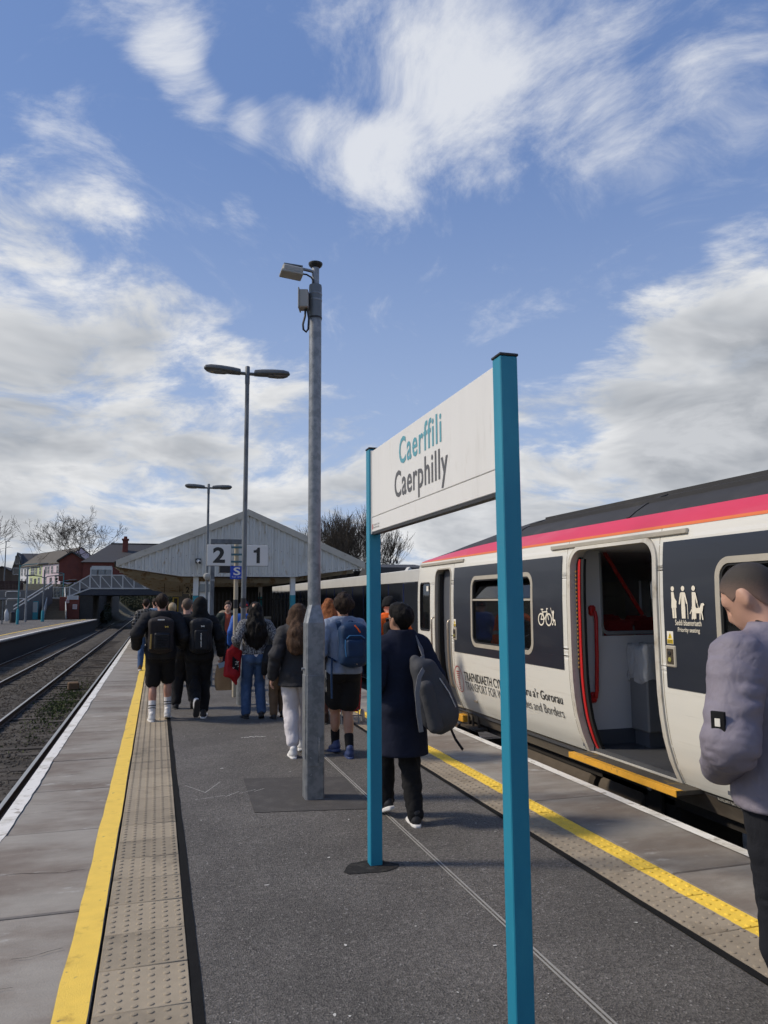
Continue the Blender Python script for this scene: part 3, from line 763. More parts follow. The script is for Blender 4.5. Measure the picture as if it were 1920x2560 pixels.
# passenger door opening
dr = ringstrip(ops[0], 0.0, 0.052, -0.10, 0.018, 'door_frame', pm('door_surround', (0.60, 0.57, 0.49), 0.55, var=0.15, vs=5, col2=(0.33, 0.28, 0.20), th=(0.5, 0.75), cs=4), train)
vstrip(6.935, 6.983, 0.20, 2.12, -0.055, depth=0.05).build('door_seal', M_rub, dr)
vstrip(6.895, 6.933, 0.20, 2.10, -0.045, depth=0.05).build('door_edge', M_tred, dr)
vstrip(6.845, 6.893, 0.20, 2.10, -0.055, depth=0.03).build('door_seal', M_rub, dr)
b = MB()
for i in range(24): b.box(4.115, 4.13, 6.937, 6.955, 1.0+i*0.042, 1.02+i*0.042)
b.build('door_brush', pm('brush_tan', (0.28, 0.17, 0.05), 0.8), dr)
vstrip(5.622, 5.66, 0.20, 2.10, -0.055, depth=0.05).build('door_seal', M_rub, dr)
st_ = MB().box(4.02, 4.32, 5.36, 7.02, 0.125, 0.165, 0.004); stp = st_.build('door_step', pm('step_board', (0.07, 0.06, 0.045), 0.8, var=0.4, vs=14, col2=(0.25, 0.16, 0.03), th=(0.55, 0.7), cs=9), dr)
MB().box(4.010, 4.0195, 5.36, 7.02, 0.118, 0.172, 0.002).build('step_nosing', M_ystep, stp)
b = MB().box(4.0195, 4.075, 5.36, 7.02, 0.1655, 0.1695); b.build('step_tread_edge', M_ystep, stp)
# vestibule behind the door
MB().box(4.28, 6.70, 5.0, 7.04, 0.13, 0.21).build('vestibule_floor', M_floor, train)
MB().box(4.25, 6.8, -7.4, 11.9, 2.20, 2.25).build('ceiling', M_grey, train)
MB().box(4.28, 6.70, 7.10, 11.8, 0.10, 0.20).build('saloon_floor', M_floor, train)
MB().box(4.28, 6.70, -7.4, 4.96, 0.10, 0.20).build('saloon_floor', M_floor, train)
b = MB().box(6.72, 6.76, -7.4, 11.9, 0.2, 1.15); b.box(6.72, 6.76, -7.4, 11.9, 1.95, 2.2)
for y in (-7.4, -5.6, -3.4, -1.4, 0.5, 2.8, 4.9, 7.0, 9.6, 11.3): b.box(6.72, 6.76, y, y+0.35, 1.15, 1.95)
b.build('inner_wall', M_grey, train)
# draught screens
def screen(Y, label):
    s = thing.__call__ if False else None
    b = MB(); zb = 1.35
    b.box(4.22, 4.47, Y, Y+0.035, 0.36, 2.2); b.box(4.47, 6.70, Y, Y+0.035, 0.36, zb-0.04, 0.0)
    o = b.build('draught_screen', M_grey, train)
    MB().box(4.22, 6.70, Y-0.004, Y+0.039, 0.205, 0.36).build('kick_plate', M_dgrey, o)
    MB().box(4.475, 6.68, Y+0.012, Y+0.022, zb, 2.19).build('screen_pane', pm('clear_screen_glass', (0.02, 0.02, 0.022), 0.03, var=0.0, alpha=0.10, spec=0.5), o)
    b = MB(); b.tube([(4.475, Y+0.016, 2.18), (4.475, Y+0.016, zb+0.06), (4.49, Y+0.016, zb+0.015), (4.54, Y+0.016, zb-0.012), (6.68, Y+0.016, zb-0.012)], 0.022, 8)
    b.build('screen_edge', pm('screen_trim', (0.22, 0.23, 0.24), 0.4), o)
    return o
sc_ = screen(7.05, '')
screen(4.98, '')
h = MB(); X_, Yh = 4.345, 6.975
h.tube([(X_, 7.045, 1.56), (X_+0.006, Yh+0.01, 1.555), (X_+0.01, Yh, 1.50), (X_+0.004, Yh, 1.12), (X_-0.012, Yh, 0.76), (X_-0.018, Yh+0.01, 0.70), (X_-0.02, 7.045, 0.69)], 0.020, 12)
for z, x in ((1.575, X_), (0.69, X_-0.02)): h.obox((x, 7.03, z), (1,0,0), (0,1,0), (0,0,1), 0.04, 0.025, 0.055, 0.02)
h.build('grab_handle', M_tred, train, 45)
h = MB(); h.tube([(4.66, 7.3, 2.25), (5.14, 7.3, 1.52)], 0.022, 10); h.build('grab_rail', M_tred, train, 45)
# seats seen through the screen
def seat(x, y, w=0.38):
    b = MB(); b.obox((x, y, 1.10), (1,0,0), (0,1,-0.16), (0,0.16,1), w/2, 0.05, 0.36, 0.045)
    o = b.build('seat_back', M_seat, train, 35)
    MB().obox((x, y+0.035, 1.0), (1,0,0), (0,1,-0.16), (0,0.16,1), w/2+0.015, 0.04, 0.36, 0.03).build('seat_shell', M_grey, o)
    MB().box(x-w/2, x+w/2, y-0.47, y-0.02, 0.55, 0.68, 0.04).build('cushion', M_seat, o)
for y in (7.55, 8.35, 9.2, 10.0):
    for x in (4.56, 5.02, 5.98, 6.42): seat(x, y)
for y in (4.4, 3.55, 2.7, 1.9):
    for x in (4.56, 5.02): seat(x, y)
# litter bin with a clear liner, standing against the screen
bt = thing('litter_bin', 'dark grey litter bin with clear plastic liner inside the open train doorway', 'litter bin', (4.92, 6.85, 0.21))
MB().box(4.735, 5.10, 6.70, 7.0, 0.36, 1.20, 0.015).build('bin_body', pm('bin_grey', (0.16, 0.165, 0.17), 0.5, var=0.1), bt)
MB().box(4.76, 5.08, 6.73, 6.97, 0.212, 0.36).build('bin_foot', M_dgrey, bt)
r = random.Random(6); vs = []; fs = []; n = 40; lv = [(1.21, 0.0, 0.004), (1.235, 0.012, 0.006), (1.17, 0.022, 0.010), (1.05, 0.02, 0.012), (0.93, 0.025, 0.016), (0.86, 0.02, 0.02)]
cx_, cy_, hx_, hy_ = 4.9175, 6.85, 0.1825, 0.15
for (z, off, ns) in lv:
    for i in range(n):
        a = 2*pi*i/n; c_, s_ = cos(a), sin(a); k = 1/max(abs(c_)/(hx_+off), abs(s_)/(hy_+off))
        k += r.uniform(-ns, ns)+0.008*sin(a*9+z*20); vs.append((cx_+c_*k, cy_+s_*k, z+0.03*sin(a*5)*(1 if z < 0.95 else 0.2)))
for i in range(len(lv)-1):
    for j in range(n): fs.append((i*n+j, i*n+(j+1) % n, i*n+n+(j+1) % n, i*n+n+j))
ln = MB().add(vs, fs).build('bin_liner', pm('clear_plastic', (0.85, 0.87, 0.88), 0.12, var=0.05, alpha=0.48, bump=0.8, bs=14, dist=0.05, spec=0.8), bt, True)
# crew door with handrails
d1 = ringstrip(ops[1], 0.0, 0.02, -0.10, 0.012, 'crew_door', M_frame, train)
glass_sheet(ops[1], 0.19, 2.14, 0.11, M_dgrey).build('door_leaf', M_dgrey, d1)
vstrip(10.93, 10.983, 0.2, 2.08, -0.04, depth=0.08).build('door_seal', M_rub, d1)
MB().box(4.17, 4.20, 10.385, 10.60, 1.46, 1.86, 0.01).build('control_box', M_grey, d1)
MB().box(4.160, 4.17, 10.43, 10.49, 1.56, 1.62, 0.004).build('control_button', M_rub, d1)
for (y, z0, z1, xo) in ((10.40, 0.42, 1.42, 0.0), (11.02, 0.78, 1.45, -0.02)):
    h = MB(); h.tube([(sprof(z0)+0.05, y, z0), (sprof(z0)-0.02+xo, y, z0+0.03)]+[(sprof(z)-0.035+xo, y, z) for z in np.linspace(z0+0.06, z1-0.06, 8)]+[(sprof(z1)-0.02+xo, y, z1-0.03), (sprof(z1)+0.05, y, z1)], 0.014, 10)
    h.build('handrail', M_brass, d1, 45)
# lettering, pictograms and labels on the side
def TF(Y): return lambda u, v, l: (sprof(v)-l, Y-u, v)
f = Flat(TF(9.95), 0.0050); f.text('TRAFNIDIAETH CYMRU', 0, 0.590, width=1.40, height=0.118, bold=0.006); f.build('lettering', M_blk, train)
f = Flat(TF(9.95), 0.0050); f.text('TRANSPORT FOR WALES', 0, 0.462, width=1.42, height=0.112, bold=-0.004); f.build('lettering', M_grytx, train)
f = Flat(TF(8.36), 0.0060); f.text("Cymru a'r Gororau", 0, 0.566, width=1.085, height=0.135, bold=0.006); f.build('lettering', M_blk, train)
f = Flat(TF(8.36), 0.0060); f.text('Wales and Borders', 0, 0.452, width=1.07, height=0.098, bold=-0.003); f.build('lettering', M_grytx, train)
f = Flat(TF(10.165), 0.0055); f.ring((0, 0.585), 0.155, 0.011, 36, ry=0.178)
for i in range(4): f.line((-0.062+0.006*i, 0.690-i*0.030), (0.068-0.004*i, 0.690-i*0.030), 0.013, cap=False)
for i in range(5): f.line((-0.026, 0.570-i*0.030), (0.030, 0.570-i*0.030), 0.013, cap=False)
f.build('operator_emblem', M_redtx, train, 'red ringed emblem of stacked bars')
f = Flat(TF(7.70), 0.0095)                  # bicycle and pushchair
for c in (0.075, 0.245): f.ring((c, 1.475), 0.062, 0.017, 20)
for p, q in (((0.075,1.475),(0.115,1.555)),((0.115,1.555),(0.215,1.560)),((0.215,1.560),(0.245,1.475)),((0.115,1.555),(0.155,1.478)),((0.155,1.478),(0.215,1.550)),((0.075,1.475),(0.155,1.478)),((0.112,1.553),(0.104,1.580)),((0.082,1.584),(0.128,1.584)),((0.215,1.555),(0.208,1.592)),((0.208,1.592),(0.232,1.592))): f.line(p, q, 0.013)
f.disc((0.352, 1.555), 0.020); f.line((0.352, 1.53), (0.345, 1.475), 0.026); f.line((0.345, 1.475), (0.385, 1.468), 0.022); f.line((0.385, 1.468), (0.392, 1.442), 0.016)
f.line((0.300, 1.60), (0.352, 1.50), 0.009); f.line((0.34, 1.49), (0.36, 1.445), 0.012); f.disc((0.338, 1.428), 0.013); f.disc((0.392, 1.428), 0.013)
f.build('cycle_pushchair_pictogram', M_wtxt, train)
f = Flat(TF(5.37), 0.0095)                  # priority seating figures
def fig(u, w): f.disc((u, 1.775), 0.021); f.poly([(u-0.018, 1.745), (u+0.018, 1.745), (u+w, 1.64), (u+w, 1.61), (u-w, 1.61), (u-w, 1.64)]); f.line((u-0.012, 1.63), (u-0.009, 1.535), 0.024, cap=False); f.line((u+0.014, 1.63), (u+0.012, 1.535), 0.024, cap=False)
f.disc((0.005, 1.775), 0.021); f.poly([(-0.012, 1.748), (0.020, 1.748), (0.030, 1.70), (0.055, 1.672), (0.050, 1.645), (0.052, 1.62), (-0.014, 1.62), (-0.010, 1.68)]); f.line((0.004, 1.625), (0.010, 1.535), 0.022, cap=False); f.line((0.032, 1.625), (0.036, 1.535), 0.022, cap=False)
fig(0.135, 0.022); f.line((0.112, 1.735), (0.092, 1.655), 0.017); f.line((0.158, 1.735), (0.180, 1.660), 0.017); f.line((0.188, 1.655), (0.190, 1.535), 0.006)
fig(0.265, 0.020); f.line((0.285, 1.735), (0.305, 1.665), 0.016); f.line((0.305, 1.665), (0.325, 1.610), 0.006)
f.poly([(0.235, 1.605), (0.255, 1.618), (0.335, 1.622), (0.352, 1.655), (0.378, 1.660), (0.392, 1.645), (0.375, 1.636), (0.368, 1.600), (0.352, 1.580), (0.245, 1.578)])
for u, v in ((0.250, 0.243), (0.272, 0.268), (0.338, 0.335), (0.357, 0.366)): f.line((u, 1.585), (v, 1.535), 0.013)
f.line((0.240, 1.605), (0.222, 1.575), 0.008)
f.build('priority_seat_pictogram', M_wtxt, train)
f = Flat(TF(5.345), 0.0095); f.text('Seddi blaenoriaeth', 0, 1.478, width=0.315, height=0.046, bold=0.008); f.build('lettering', M_wtxt, train)
f = Flat(TF(5.315), 0.0095); f.text('Priority seating', 0, 1.416, width=0.262, height=0.046, bold=0.008); f.build('lettering', M_wtxt, train)
def button(Y, zc, ydir=1, warn=True):
    k = 1.0
    o = MB().obox((sprof(zc)-0.006, Y, zc), (1,0,0), (0,1,0), (0,0,1), 0.010, 0.064, 0.088, 0.008).build('door_control', M_frame, train)
    MB().obox((sprof(zc)-0.018, Y, zc), (1,0,0), (0,1,0), (0,0,1), 0.004, 0.040, 0.062, 0.003).build('button_plate', pm('button_brown', (0.06, 0.045, 0.028), 0.5), o)
    for dz, m in ((0.026, M_rub), (-0.026, pm('button_brass', (0.35, 0.32, 0.08), 0.4))): MB().lathe([(0.019, 0.0), (0.019, 0.004), (0.014, 0.006)], 14, (sprof(zc)-0.022, Y, zc+dz), (-1,0,0)).build('button', m, o)
    f = Flat(TF(Y+0.040), 0.0095); f.poly([(0, zc+0.100), (0.08, zc+0.100), (0.08, zc+0.205), (0, zc+0.205)]); f.build('label_back', M_wht, o)
    f = Flat(TF(Y+0.040), 0.0110); f.poly([(0.012, zc+0.146), (0.068, zc+0.146), (0.040, zc+0.195)]); f.poly([(0.004, zc+0.104), (0.076, zc+0.104), (0.076, zc+0.140), (0.004, zc+0.140)])
    f.build('warning_label', pm('label_yellow', (0.85, 0.60, 0.03), 0.5), o)
    f = Flat(TF(Y+0.040), 0.0130); f.line((0.040, zc+0.178), (0.040, zc+0.160), 0.007); f.disc((0.040, zc+0.152), 0.0038)
    for i in range(3): f.line((0.010, zc+0.131-i*0.010), (0.070, zc+0.131-i*0.010), 0.004)
    f.build('label_mark', M_blk, o)
button(5.418, 1.222); button(10.185, 1.215)
f = Flat(lambda u, v, l: (prof(v)+0.012-l, 5.215-u, v), 0.004); f.poly([(0, 0.105), (0.285, 0.105), (0.285, 0.150), (0, 0.150)]); f.build('plate', M_blk, train)
f = Flat(lambda u, v, l: (prof(v)+0.012-l, 5.205-u, v), 0.006); f.text('AUXILIARY BATTERY', 0, 0.115, width=0.265, height=0.026, bold=0.01); f.build('lettering', M_wht, train)
MB().obox((sprof(0.33)-0.008, 9.72, 0.33), (1,0,0), (0,1,0), (0,0,1), 0.012, 0.055, 0.016, 0.006).build('lifting_latch', M_brass, train)
# underframe, tanks, bogie
b = MB().box(4.42, 6.56, YA, YE-0.2, -0.12, 0.12); b.build('underframe', M_under, train)
for (ya, yb, x0, zb, zt, m) in ((5.9, 7.1, 4.42, -0.72, -0.04, M_under), (3.0, 5.0, 4.36, -0.68, 0.0, M_tank), (-0.5, 2.6, 4.4, -0.7, -0.02, M_under)):
    MB().box(x0, x0+0.7, ya, yb, zb, zt, 0.03).build('equipment_case', m, train)
MB().lathe([(0.0, 0.0), (0.24, 0.02), (0.28, 0.06), (0.28, 1.74), (0.24, 1.78), (0.0, 1.80)], 26, (4.66, 7.25, -0.30), (0,1,0)).build('fuel_tank', M_tank, train, 40)
MB().lathe([(0.0, 0.0), (0.17, 0.02), (0.19, 0.05), (0.19, 0.7), (0.17, 0.75), (0.0, 0.77)], 22, (4.55, 6.35, -0.25), (0,1,0)).build('air_tank', M_tank, train, 40)
MB().lathe([(0.0, 0.0), (0.026, 0.004), (0.03, 0.02), (0.02, 0.035)], 14, (4.33, 6.13, 0.0), (-1,0,0)).build('side_lamp', pm('lamp_lens', (0.6, 0.6, 0.58), 0.15, 0.6), train, 40)
MB().box(4.36, 4.40, 6.04, 6.24, -0.28, 0.08, 0.01).build('lamp_bracket', M_under, train)
MB().box(4.24, 4.34, 10.36, 10.55, -0.05, 0.05, 0.008).build('lifting_bracket', M_ystep, train)
bg = MB().box(4.50, 4.62, 8.7, 11.9, -0.72, -0.42, 0.03); bg.box(6.36, 6.48, 8.7, 11.9, -0.72, -0.42, 0.03); bg.box(4.6, 6.4, 10.0, 10.6, -0.7, -0.35)
bgo = bg.build('bogie', M_under, train)
for y in (9.2, 11.4):
    for x in (4.68, 6.17): MB().lathe([(0.45, 0.0), (0.45, 0.03), (0.42, 0.035), (0.42, 0.13), (0.30, 0.13), (0.28, 0.09), (0.10, 0.08), (0.10, 0.13), (0.0, 0.13)], 28, (x, y, RAILZ+0.42), (1,0,0)).build('wheel', M_under, bgo, 40)
for y in (9.95, 10.15, 10.3):
    MB().box(4.30, 4.33, y, y+0.02, -0.08, 0.10).build('step_hanger', M_tank, train)
MB().box(4.22, 4.40, 9.85, 10.4, -0.10, -0.07).build('footstep', M_tank, train)

# ---------------------------------------------------------------- station name sign
M_teal = pm('teal_paint', (0.010, 0.215, 0.330), 0.5, var=0.07, vs=3, bump=0.12, bs=20, col2=(0.02, 0.26, 0.37), th=(0.45, 0.75), cs=4, stretch=(1, 1, 0.4))
M_sign = pm('sign_white_enamel', (0.72, 0.715, 0.69), 0.4, var=0.05, vs=3, stretch=(1, 3, 0.5), col2=(0.56, 0.55, 0.51), th=(0.58, 0.85), cs=2.2, col3=(0.62, 0.60, 0.55), th3=(0.6, 0.8), cs3=7)
M_tealtx = pm('teal_lettering', (0.10, 0.33, 0.40), 0.5, var=0.06)
M_grylet = pm('grey_lettering', (0.095, 0.095, 0.10), 0.5, var=0.06)
M_blkpl = pm('black_plastic', (0.018, 0.018, 0.019), 0.5, var=0.15)
M_galv = pm('galvanised_steel', (0.27, 0.285, 0.30), 0.45, 0.55, var=0.22, vs=16, vd=6, col2=(0.19, 0.205, 0.22), th=(0.42, 0.60), cs=12, col3=(0.40, 0.41, 0.42), th3=(0.66, 0.74), cs3=24, rvar=0.1)
M_galvd = pm('galvanised_dull', (0.17, 0.185, 0.195), 0.55, 0.45, var=0.25, vs=9, vd=6, col2=(0.11, 0.12, 0.13), th=(0.45, 0.65), cs=7, stretch=(1, 1, 0.5))
sg = thing('station_name_sign', 'white station name board on two square teal posts', 'sign', (1.40, 3.9, 0.0))
for (ya, yb, zt) in ((2.838, 2.918, 2.735), (4.918, 4.998, 2.735)):
    p = MB().box(1.36, 1.44, ya, yb, -0.02, zt-0.012, 0.004).build('post', M_teal, sg)
    MB().box(1.356, 1.444, ya-0.004, yb+0.004, zt-0.012, zt, 0.003).build('post_cap', M_blkpl, p)
pn = MB().box(1.376, 1.416, 2.918, 4.918, 2.252, 2.705, 0.003); pn = pn.build('panel', M_sign, sg)
MB().box(1.376, 1.416, 2.918, 4.918, 2.152, 2.2495, 0.003).build('lower_panel', M_sign, sg)
MB().box(1.380, 1.424, 2.918, 4.918, 2.136, 2.152).build('channel', M_blkpl, sg)
MB().box(1.372, 1.420, 4.905, 4.9178, 2.14, 2.71).build('edge_strip', M_sign, sg)
FS = lambda Y: (lambda u, v, l: (1.376-l, Y-u, v))
f = Flat(FS(4.292), 0.0018); f.text('Caerffili', 0, 2.502, width=0.713, height=0.163, bold=0.014, spacing=1.13); f.build('lettering', M_tealtx, pn)
f = Flat(FS(4.388), 0.0018); f.text('Caerphilly', 0, 2.262, width=0.892, height=0.212, bold=0.014, spacing=1.08); f.build('lettering', M_grylet, pn)
f = Flat(FS(4.90), 0.0018); f.ring((0.012, 2.187), 0.010, 0.003, 14, ry=0.018); f.line((0.012, 2.198), (0.012, 2.176), 0.006); f.build('operator_emblem', M_redtx, pn)
f = Flat(FS(4.872), 0.0018); f.text('TRAFNIDIAETH CYMRU', 0, 2.190, width=0.145, height=0.011); f.build('lettering', M_grytx, pn)
f = Flat(FS(4.872), 0.0018); f.text('TRANSPORT FOR WALES', 0, 2.172, width=0.145, height=0.011); f.build('lettering', M_grytx, pn)

# ---------------------------------------------------------------- camera mast
ms = thing('lighting_mast', 'thick galvanised mast with square base cabinet and a floodlight on top', 'mast', (1.345, 6.72, 0.0))
bx_, by_ = 1.345, 6.72
b = MB(); h_ = 0.083; c_ = 0.014
oct_ = lambda h, c: [(h, h-c), (h-c, h), (-h+c, h), (-h, h-c), (-h, -h+c), (-h+c, -h), (h-c, -h), (h, -h+c)]
rings = [(oct_(h_, c_), 0.0), (oct_(h_, c_), 1.50), (oct_(0.052, 0.024), 1.66)]
vs = []; fs = []
for o_, z in rings: vs += [(bx_+x, by_+y, z) for x, y in o_]
for i in range(2):
    for j in range(8): fs.append((i*8+j, i*8+(j+1) % 8, i*8+8+(j+1) % 8, i*8+8+j))
fs += [tuple(range(8))[::-1], tuple(range(16, 24))]
b.add(vs, fs); cab = b.build('base_cabinet', M_galv, ms)
MB().box(bx_-0.074, bx_+0.074, by_-h_-0.006, by_-h_+0.004, 0.28, 1.05, 0.002).build('access_door', M_galv, cab)
MB().box(bx_-h_-0.006, bx_-h_+0.004, by_-0.07, by_+0.07, 0.34, 1.05, 0.002).build('access_door', M_galv, cab)
MB().tube([(bx_+0.028, by_-h_, 0.52), (bx_+0.028, by_-h_-0.03, 0.515), (bx_+0.028, by_-h_-0.03, 0.32), (bx_+0.028, by_-h_, 0.315)], 0.006, 8).build('handle', M_galv, cab, 45)
for dx in (-0.035, 0.052): MB().lathe([(0.010, 0), (0.010, 0.006), (0.005, 0.009)], 10, (bx_+dx, by_-h_-0.005, 0.42), (0,-1,0)).build('bolt', M_galv, cab)
MB().tube([(bx_-h_, by_, 1.10), (bx_-h_-0.025, by_, 1.10)], 0.012, 10).build('lock', M_galv, cab, 45)
MB().lathe([(0.0575, 1.655), (0.0575, 4.32)], 28, (bx_, by_, 0)).build('pole', M_galv, ms, 45)
MB().lathe([(0.0600, 4.29), (0.0605, 4.30), (0.0605, 4.60), (0.058, 4.625)], 28, (bx_, by_, 0)).build('collar', M_galvd, ms, 45)
for z in (4.30, 4.47, 4.53): MB().lathe([(0.0615, z), (0.063, z+0.002), (0.063, z+0.014), (0.0615, z+0.016)], 28, (bx_, by_, 0)).build('band', M_blkpl if z < 4.4 else M_galv, ms, 45)
MB().lathe([(0.035, 4.60), (0.035, 4.82)], 22, (bx_, by_, 0)).build('spigot', M_galv, ms, 45)
MB().lathe([(0.036, 4.795), (0.058, 4.815), (0.066, 4.830), (0.066, 4.842), (0.045, 4.852), (0.0, 4.856)], 24, (bx_, by_, 0)).build('top_cap', M_blkpl, ms, 40)
M_lmp = pm('lamp_grey_plastic', (0.36, 0.355, 0.33), 0.55, var=0.12)
fl = MB().obox((bx_-0.225, by_-0.02, 4.73), (1,0,-0.10), (0,1,0), (0.10,0,1), 0.095, 0.07, 0.030, 0.012)
flo = fl.build('floodlight', M_lmp, ms)
MB().obox((bx_-0.232, by_-0.02, 4.695), (1,0,-0.10), (0,1,0), (0.10,0,1), 0.102, 0.078, 0.012, 0.006).build('floodlight_lens', M_lmp, flo)
MB().obox((bx_-0.22, by_-0.02, 4.773), (1,0,-0.04), (0,1,0), (0.04,0,1), 0.088, 0.05, 0.008, 0.003).build('floodlight_shade', M_galvd, flo)
MB().bar((bx_-0.19, by_-0.02, 4.772), (bx_-0.02, by_-0.01, 4.755), 0.03, 0.02, c=0.003).build('bracket', M_galv, ms)
MB().tube([(bx_-0.13, by_-0.02, 4.715), (bx_-0.09, by_-0.03, 4.710), (bx_-0.05, by_-0.04, 4.685), (bx_-0.03, by_-0.045, 4.655), (bx_-0.03, by_-0.04, 4.62)], 0.008, 8).build('cable', M_blkpl, ms, 45)
jb = MB().obox((bx_-0.112, by_-0.03, 4.46), (0.95,-0.3,0), (0.3,0.95,0), (0,0,1), 0.042, 0.06, 0.085, 0.008).build('junction_box', M_lmp, ms)
MB().obox((bx_-0.153, by_-0.018, 4.462), (0.95,-0.3,0), (0.3,0.95,0), (0,0,1), 0.006, 0.072, 0.096, 0.003).build('box_lid', M_lmp, jb)
MB().tube([(bx_-0.10, by_-0.04, 4.375), (bx_-0.105, by_-0.045, 4.30), (bx_-0.125, by_-0.05, 4.22), (bx_-0.12, by_-0.05, 4.17), (bx_-0.095, by_-0.05, 4.15), (bx_-0.075, by_-0.05, 4.18), (bx_-0.07, by_-0.05, 4.28), (bx_-0.085, by_-0.05, 4.37)], 0.010, 8).build('cable', M_blkpl, ms, 45)

# ---------------------------------------------------------------- twin-headed lamp posts
M_lh = pm('lantern_grey', (0.115, 0.12, 0.115), 0.5, 0.2, var=0.2)
M_lg = pm('lantern_glass', (0.14, 0.14, 0.13), 0.15, var=0.1, spec=0.8)
def lantern(side, parent, zt):
    """street lantern body lofted along +x, flattened, with a bowl below the outer half"""
    prof_ = [(0.115, 0.045, 0.045), (0.125, 0.080, 0.070), (0.25, 0.092, 0.082), (0.45, 0.108, 0.086), (0.62, 0.105, 0.078), (0.71, 0.078, 0.055), (0.735, 0.03, 0.02)]
    b = MB(); n = 14; vs = []; fs = []
    for (x, w, h) in prof_:
        for j in range(n):
            a = 2*pi*j/n; zz = h*sin(a)*(1.0 if sin(a) > 0 else 0.55); vs.append((side*x, w*cos(a), zt+zz+x*0.06))
    for i in range(len(prof_)-1):
        for j in range(n): fs.append((i*n+j, i*n+(j+1) % n, i*n+n+(j+1) % n, i*n+n+j))
    fs += [tuple(range(n)), tuple(range((len(prof_)-1)*n, len(prof_)*n))]
    o = b.add(vs, fs).build('lantern', M_lh, parent, 35, world=False)
    bb = MB(); vs = []; fs = []
    for (x, w, h) in ((0.30, 0.05, 0.01), (0.36, 0.072, 0.03), (0.50, 0.078, 0.042), (0.60, 0.070, 0.038), (0.67, 0.04, 0.015)):
        for j in range(9):
            a = pi+pi*j/8; vs.append((side*(x+0.03), w*1.15*cos(a), zt-0.030+h*sin(a)+x*0.06))
    for i in range(4):
        for j in range(8): fs.append((i*9+j, i*9+j+1, i*9+10+j, i*9+9+j))
    g = bb.add(vs, fs).mesh('bowl', M_lg, True); link('bowl', g, o, False)
    cl = MB().box(side*0.42-0.012, side*0.42+0.012, -0.095, 0.095, zt-0.005, zt+0.02); link('clip', cl.mesh('clip', M_blkpl), o, False)
    return o
def lamp_post(label, x, y, H, wide):
    t = thing('lamp_post', label, 'lamp post', (x, y, 0.0), 'twin headed lamp posts along the island platform')
    MB().lathe([(0.092, 0.0), (0.092, 0.42), (0.088, 0.50), (0.044, 0.60), (0.044, 1.2)], 22).build('base', M_galv, t, 40, world=False)
    MB().lathe([(0.043, 0.60), (0.036, H-0.15)], 18).build('pole', M_galvd, t, 40, world=False)
    MB().lathe([(0.041, H-0.30), (0.041, H), (0.035, H+0.01)], 18).build('pole_head', M_galvd, t, 40, world=False)
    MB().lathe([(0.0445, 1.58), (0.0445, 1.74)], 18).build('black_band', M_blkpl, t, 40, world=False)
    MB().tube([(-0.14, 0, H-0.12), (0.14, 0, H-0.12)], 0.028, 10).build('spigot', M_lh, t, 40, world=False)
    for s in (-1, 1): lantern(s, t, H-0.12)
    return t
lamp_post('tall twin headed lamp post beside the platform number plates', 1.385, 12.93, 5.72, 1).rotation_euler = (0, RAD(0.15), 0)
lp2 = lamp_post('twin headed lamp post standing right against the canopy gable', 1.49, 24.6, 5.40, 1)
sp = MB().lathe([(0.05, 0.0), (0.10, 0.06), (0.115, 0.12), (0.10, 0.19), (0.02, 0.22)], 16, (0, -0.08, 2.35), (0, 0, 1)); sp.build('loudspeaker', M_lmp, lp2, 40, world=False)

# ---------------------------------------------------------------- platform number plates
M_cream = pm('cream_post', (0.40, 0.35, 0.25), 0.5, var=0.12, vs=6)
M_plate = pm('plate_white', (0.68, 0.68, 0.65), 0.4, var=0.05)
nb = thing('platform_number_sign', 'pair of white plates reading 2 and 1 on a cream post', 'sign', (1.365, 14.0, 0.0))
MB().lathe([(0.040, 0.0), (0.040, 2.72)], 16, (1.365, 14.0, 0)).build('post', M_cream, nb, 40)
MB().lathe([(0.0415, 1.56), (0.0415, 1.72)], 16, (1.365, 14.0, 0)).build('black_band', M_blkpl, nb, 40)
for (x0, x1, ch) in ((0.838, 1.262, '2'), (1.505, 1.929, '1')):
    p = MB().box(x0, x1, 13.93, 13.95, 2.325, 2.705, 0.004).build('number_plate', M_plate, nb)
    MB().box(x0-0.006, x1+0.006, 13.951, 13.975, 2.319, 2.711).build('plate_edge', M_galvd, p)
    w = 0.215 if ch == '2' else 0.118; c = (x0+x1)/2-w/2
    f = Flat(lambda u, v, l: (c+u, 13.93-l, v), 0.002)
    if ch == '2': f.text(ch, 0, 2.375, width=w, height=0.285, bold=0.035)
    else: f.poly([(0.062, 2.375), (0.122, 2.375), (0.122, 2.660), (0.078, 2.660), (0.070, 2.632), (0.045, 2.614), (0.008, 2.610), (0.008, 2.566), (0.062, 2.566)])
    f.build('numeral', M_blk, p)
for z in (2.40, 2.53, 2.66):
    MB().box(1.262, 1.505, 13.945, 13.965, z-0.018, z+0.018).build('bracket', pm('bracket_teal', (0.05, 0.13, 0.16), 0.5), nb)
cs = thing('car_stop_sign', 'small blue square S car stop sign below the number plates', 'sign', (1.40, 13.95, 2.09))
MB().box(1.252, 1.545, 13.915, 13.93, 2.085, 2.320, 0.003).build('plate', pm('sign_blue', (0.008, 0.055, 0.42), 0.4, var=0.05), cs)
f = Flat(lambda u, v, l: (1.308+u, 13.915-l, v), 0.002); f.text('S', 0, 2.155, width=0.125, height=0.145, bold=0.02); f.build('letter', M_wht, cs)
f = Flat(lambda u, v, l: (1.283+u, 13.915-l, v), 0.002); f.text('Car stop', 0, 2.108, width=0.19, height=0.03, bold=0.01); f.build('lettering', M_wht, cs)
mp = thing('monitor_post', 'galvanised T shaped post carrying a dark driver monitor behind the number plates', 'post', (1.077, 16.0, 0.0))
MB().box(1.035, 1.118, 15.96, 16.04, 0.0, 2.90, 0.004).build('post', M_galvd, mp)
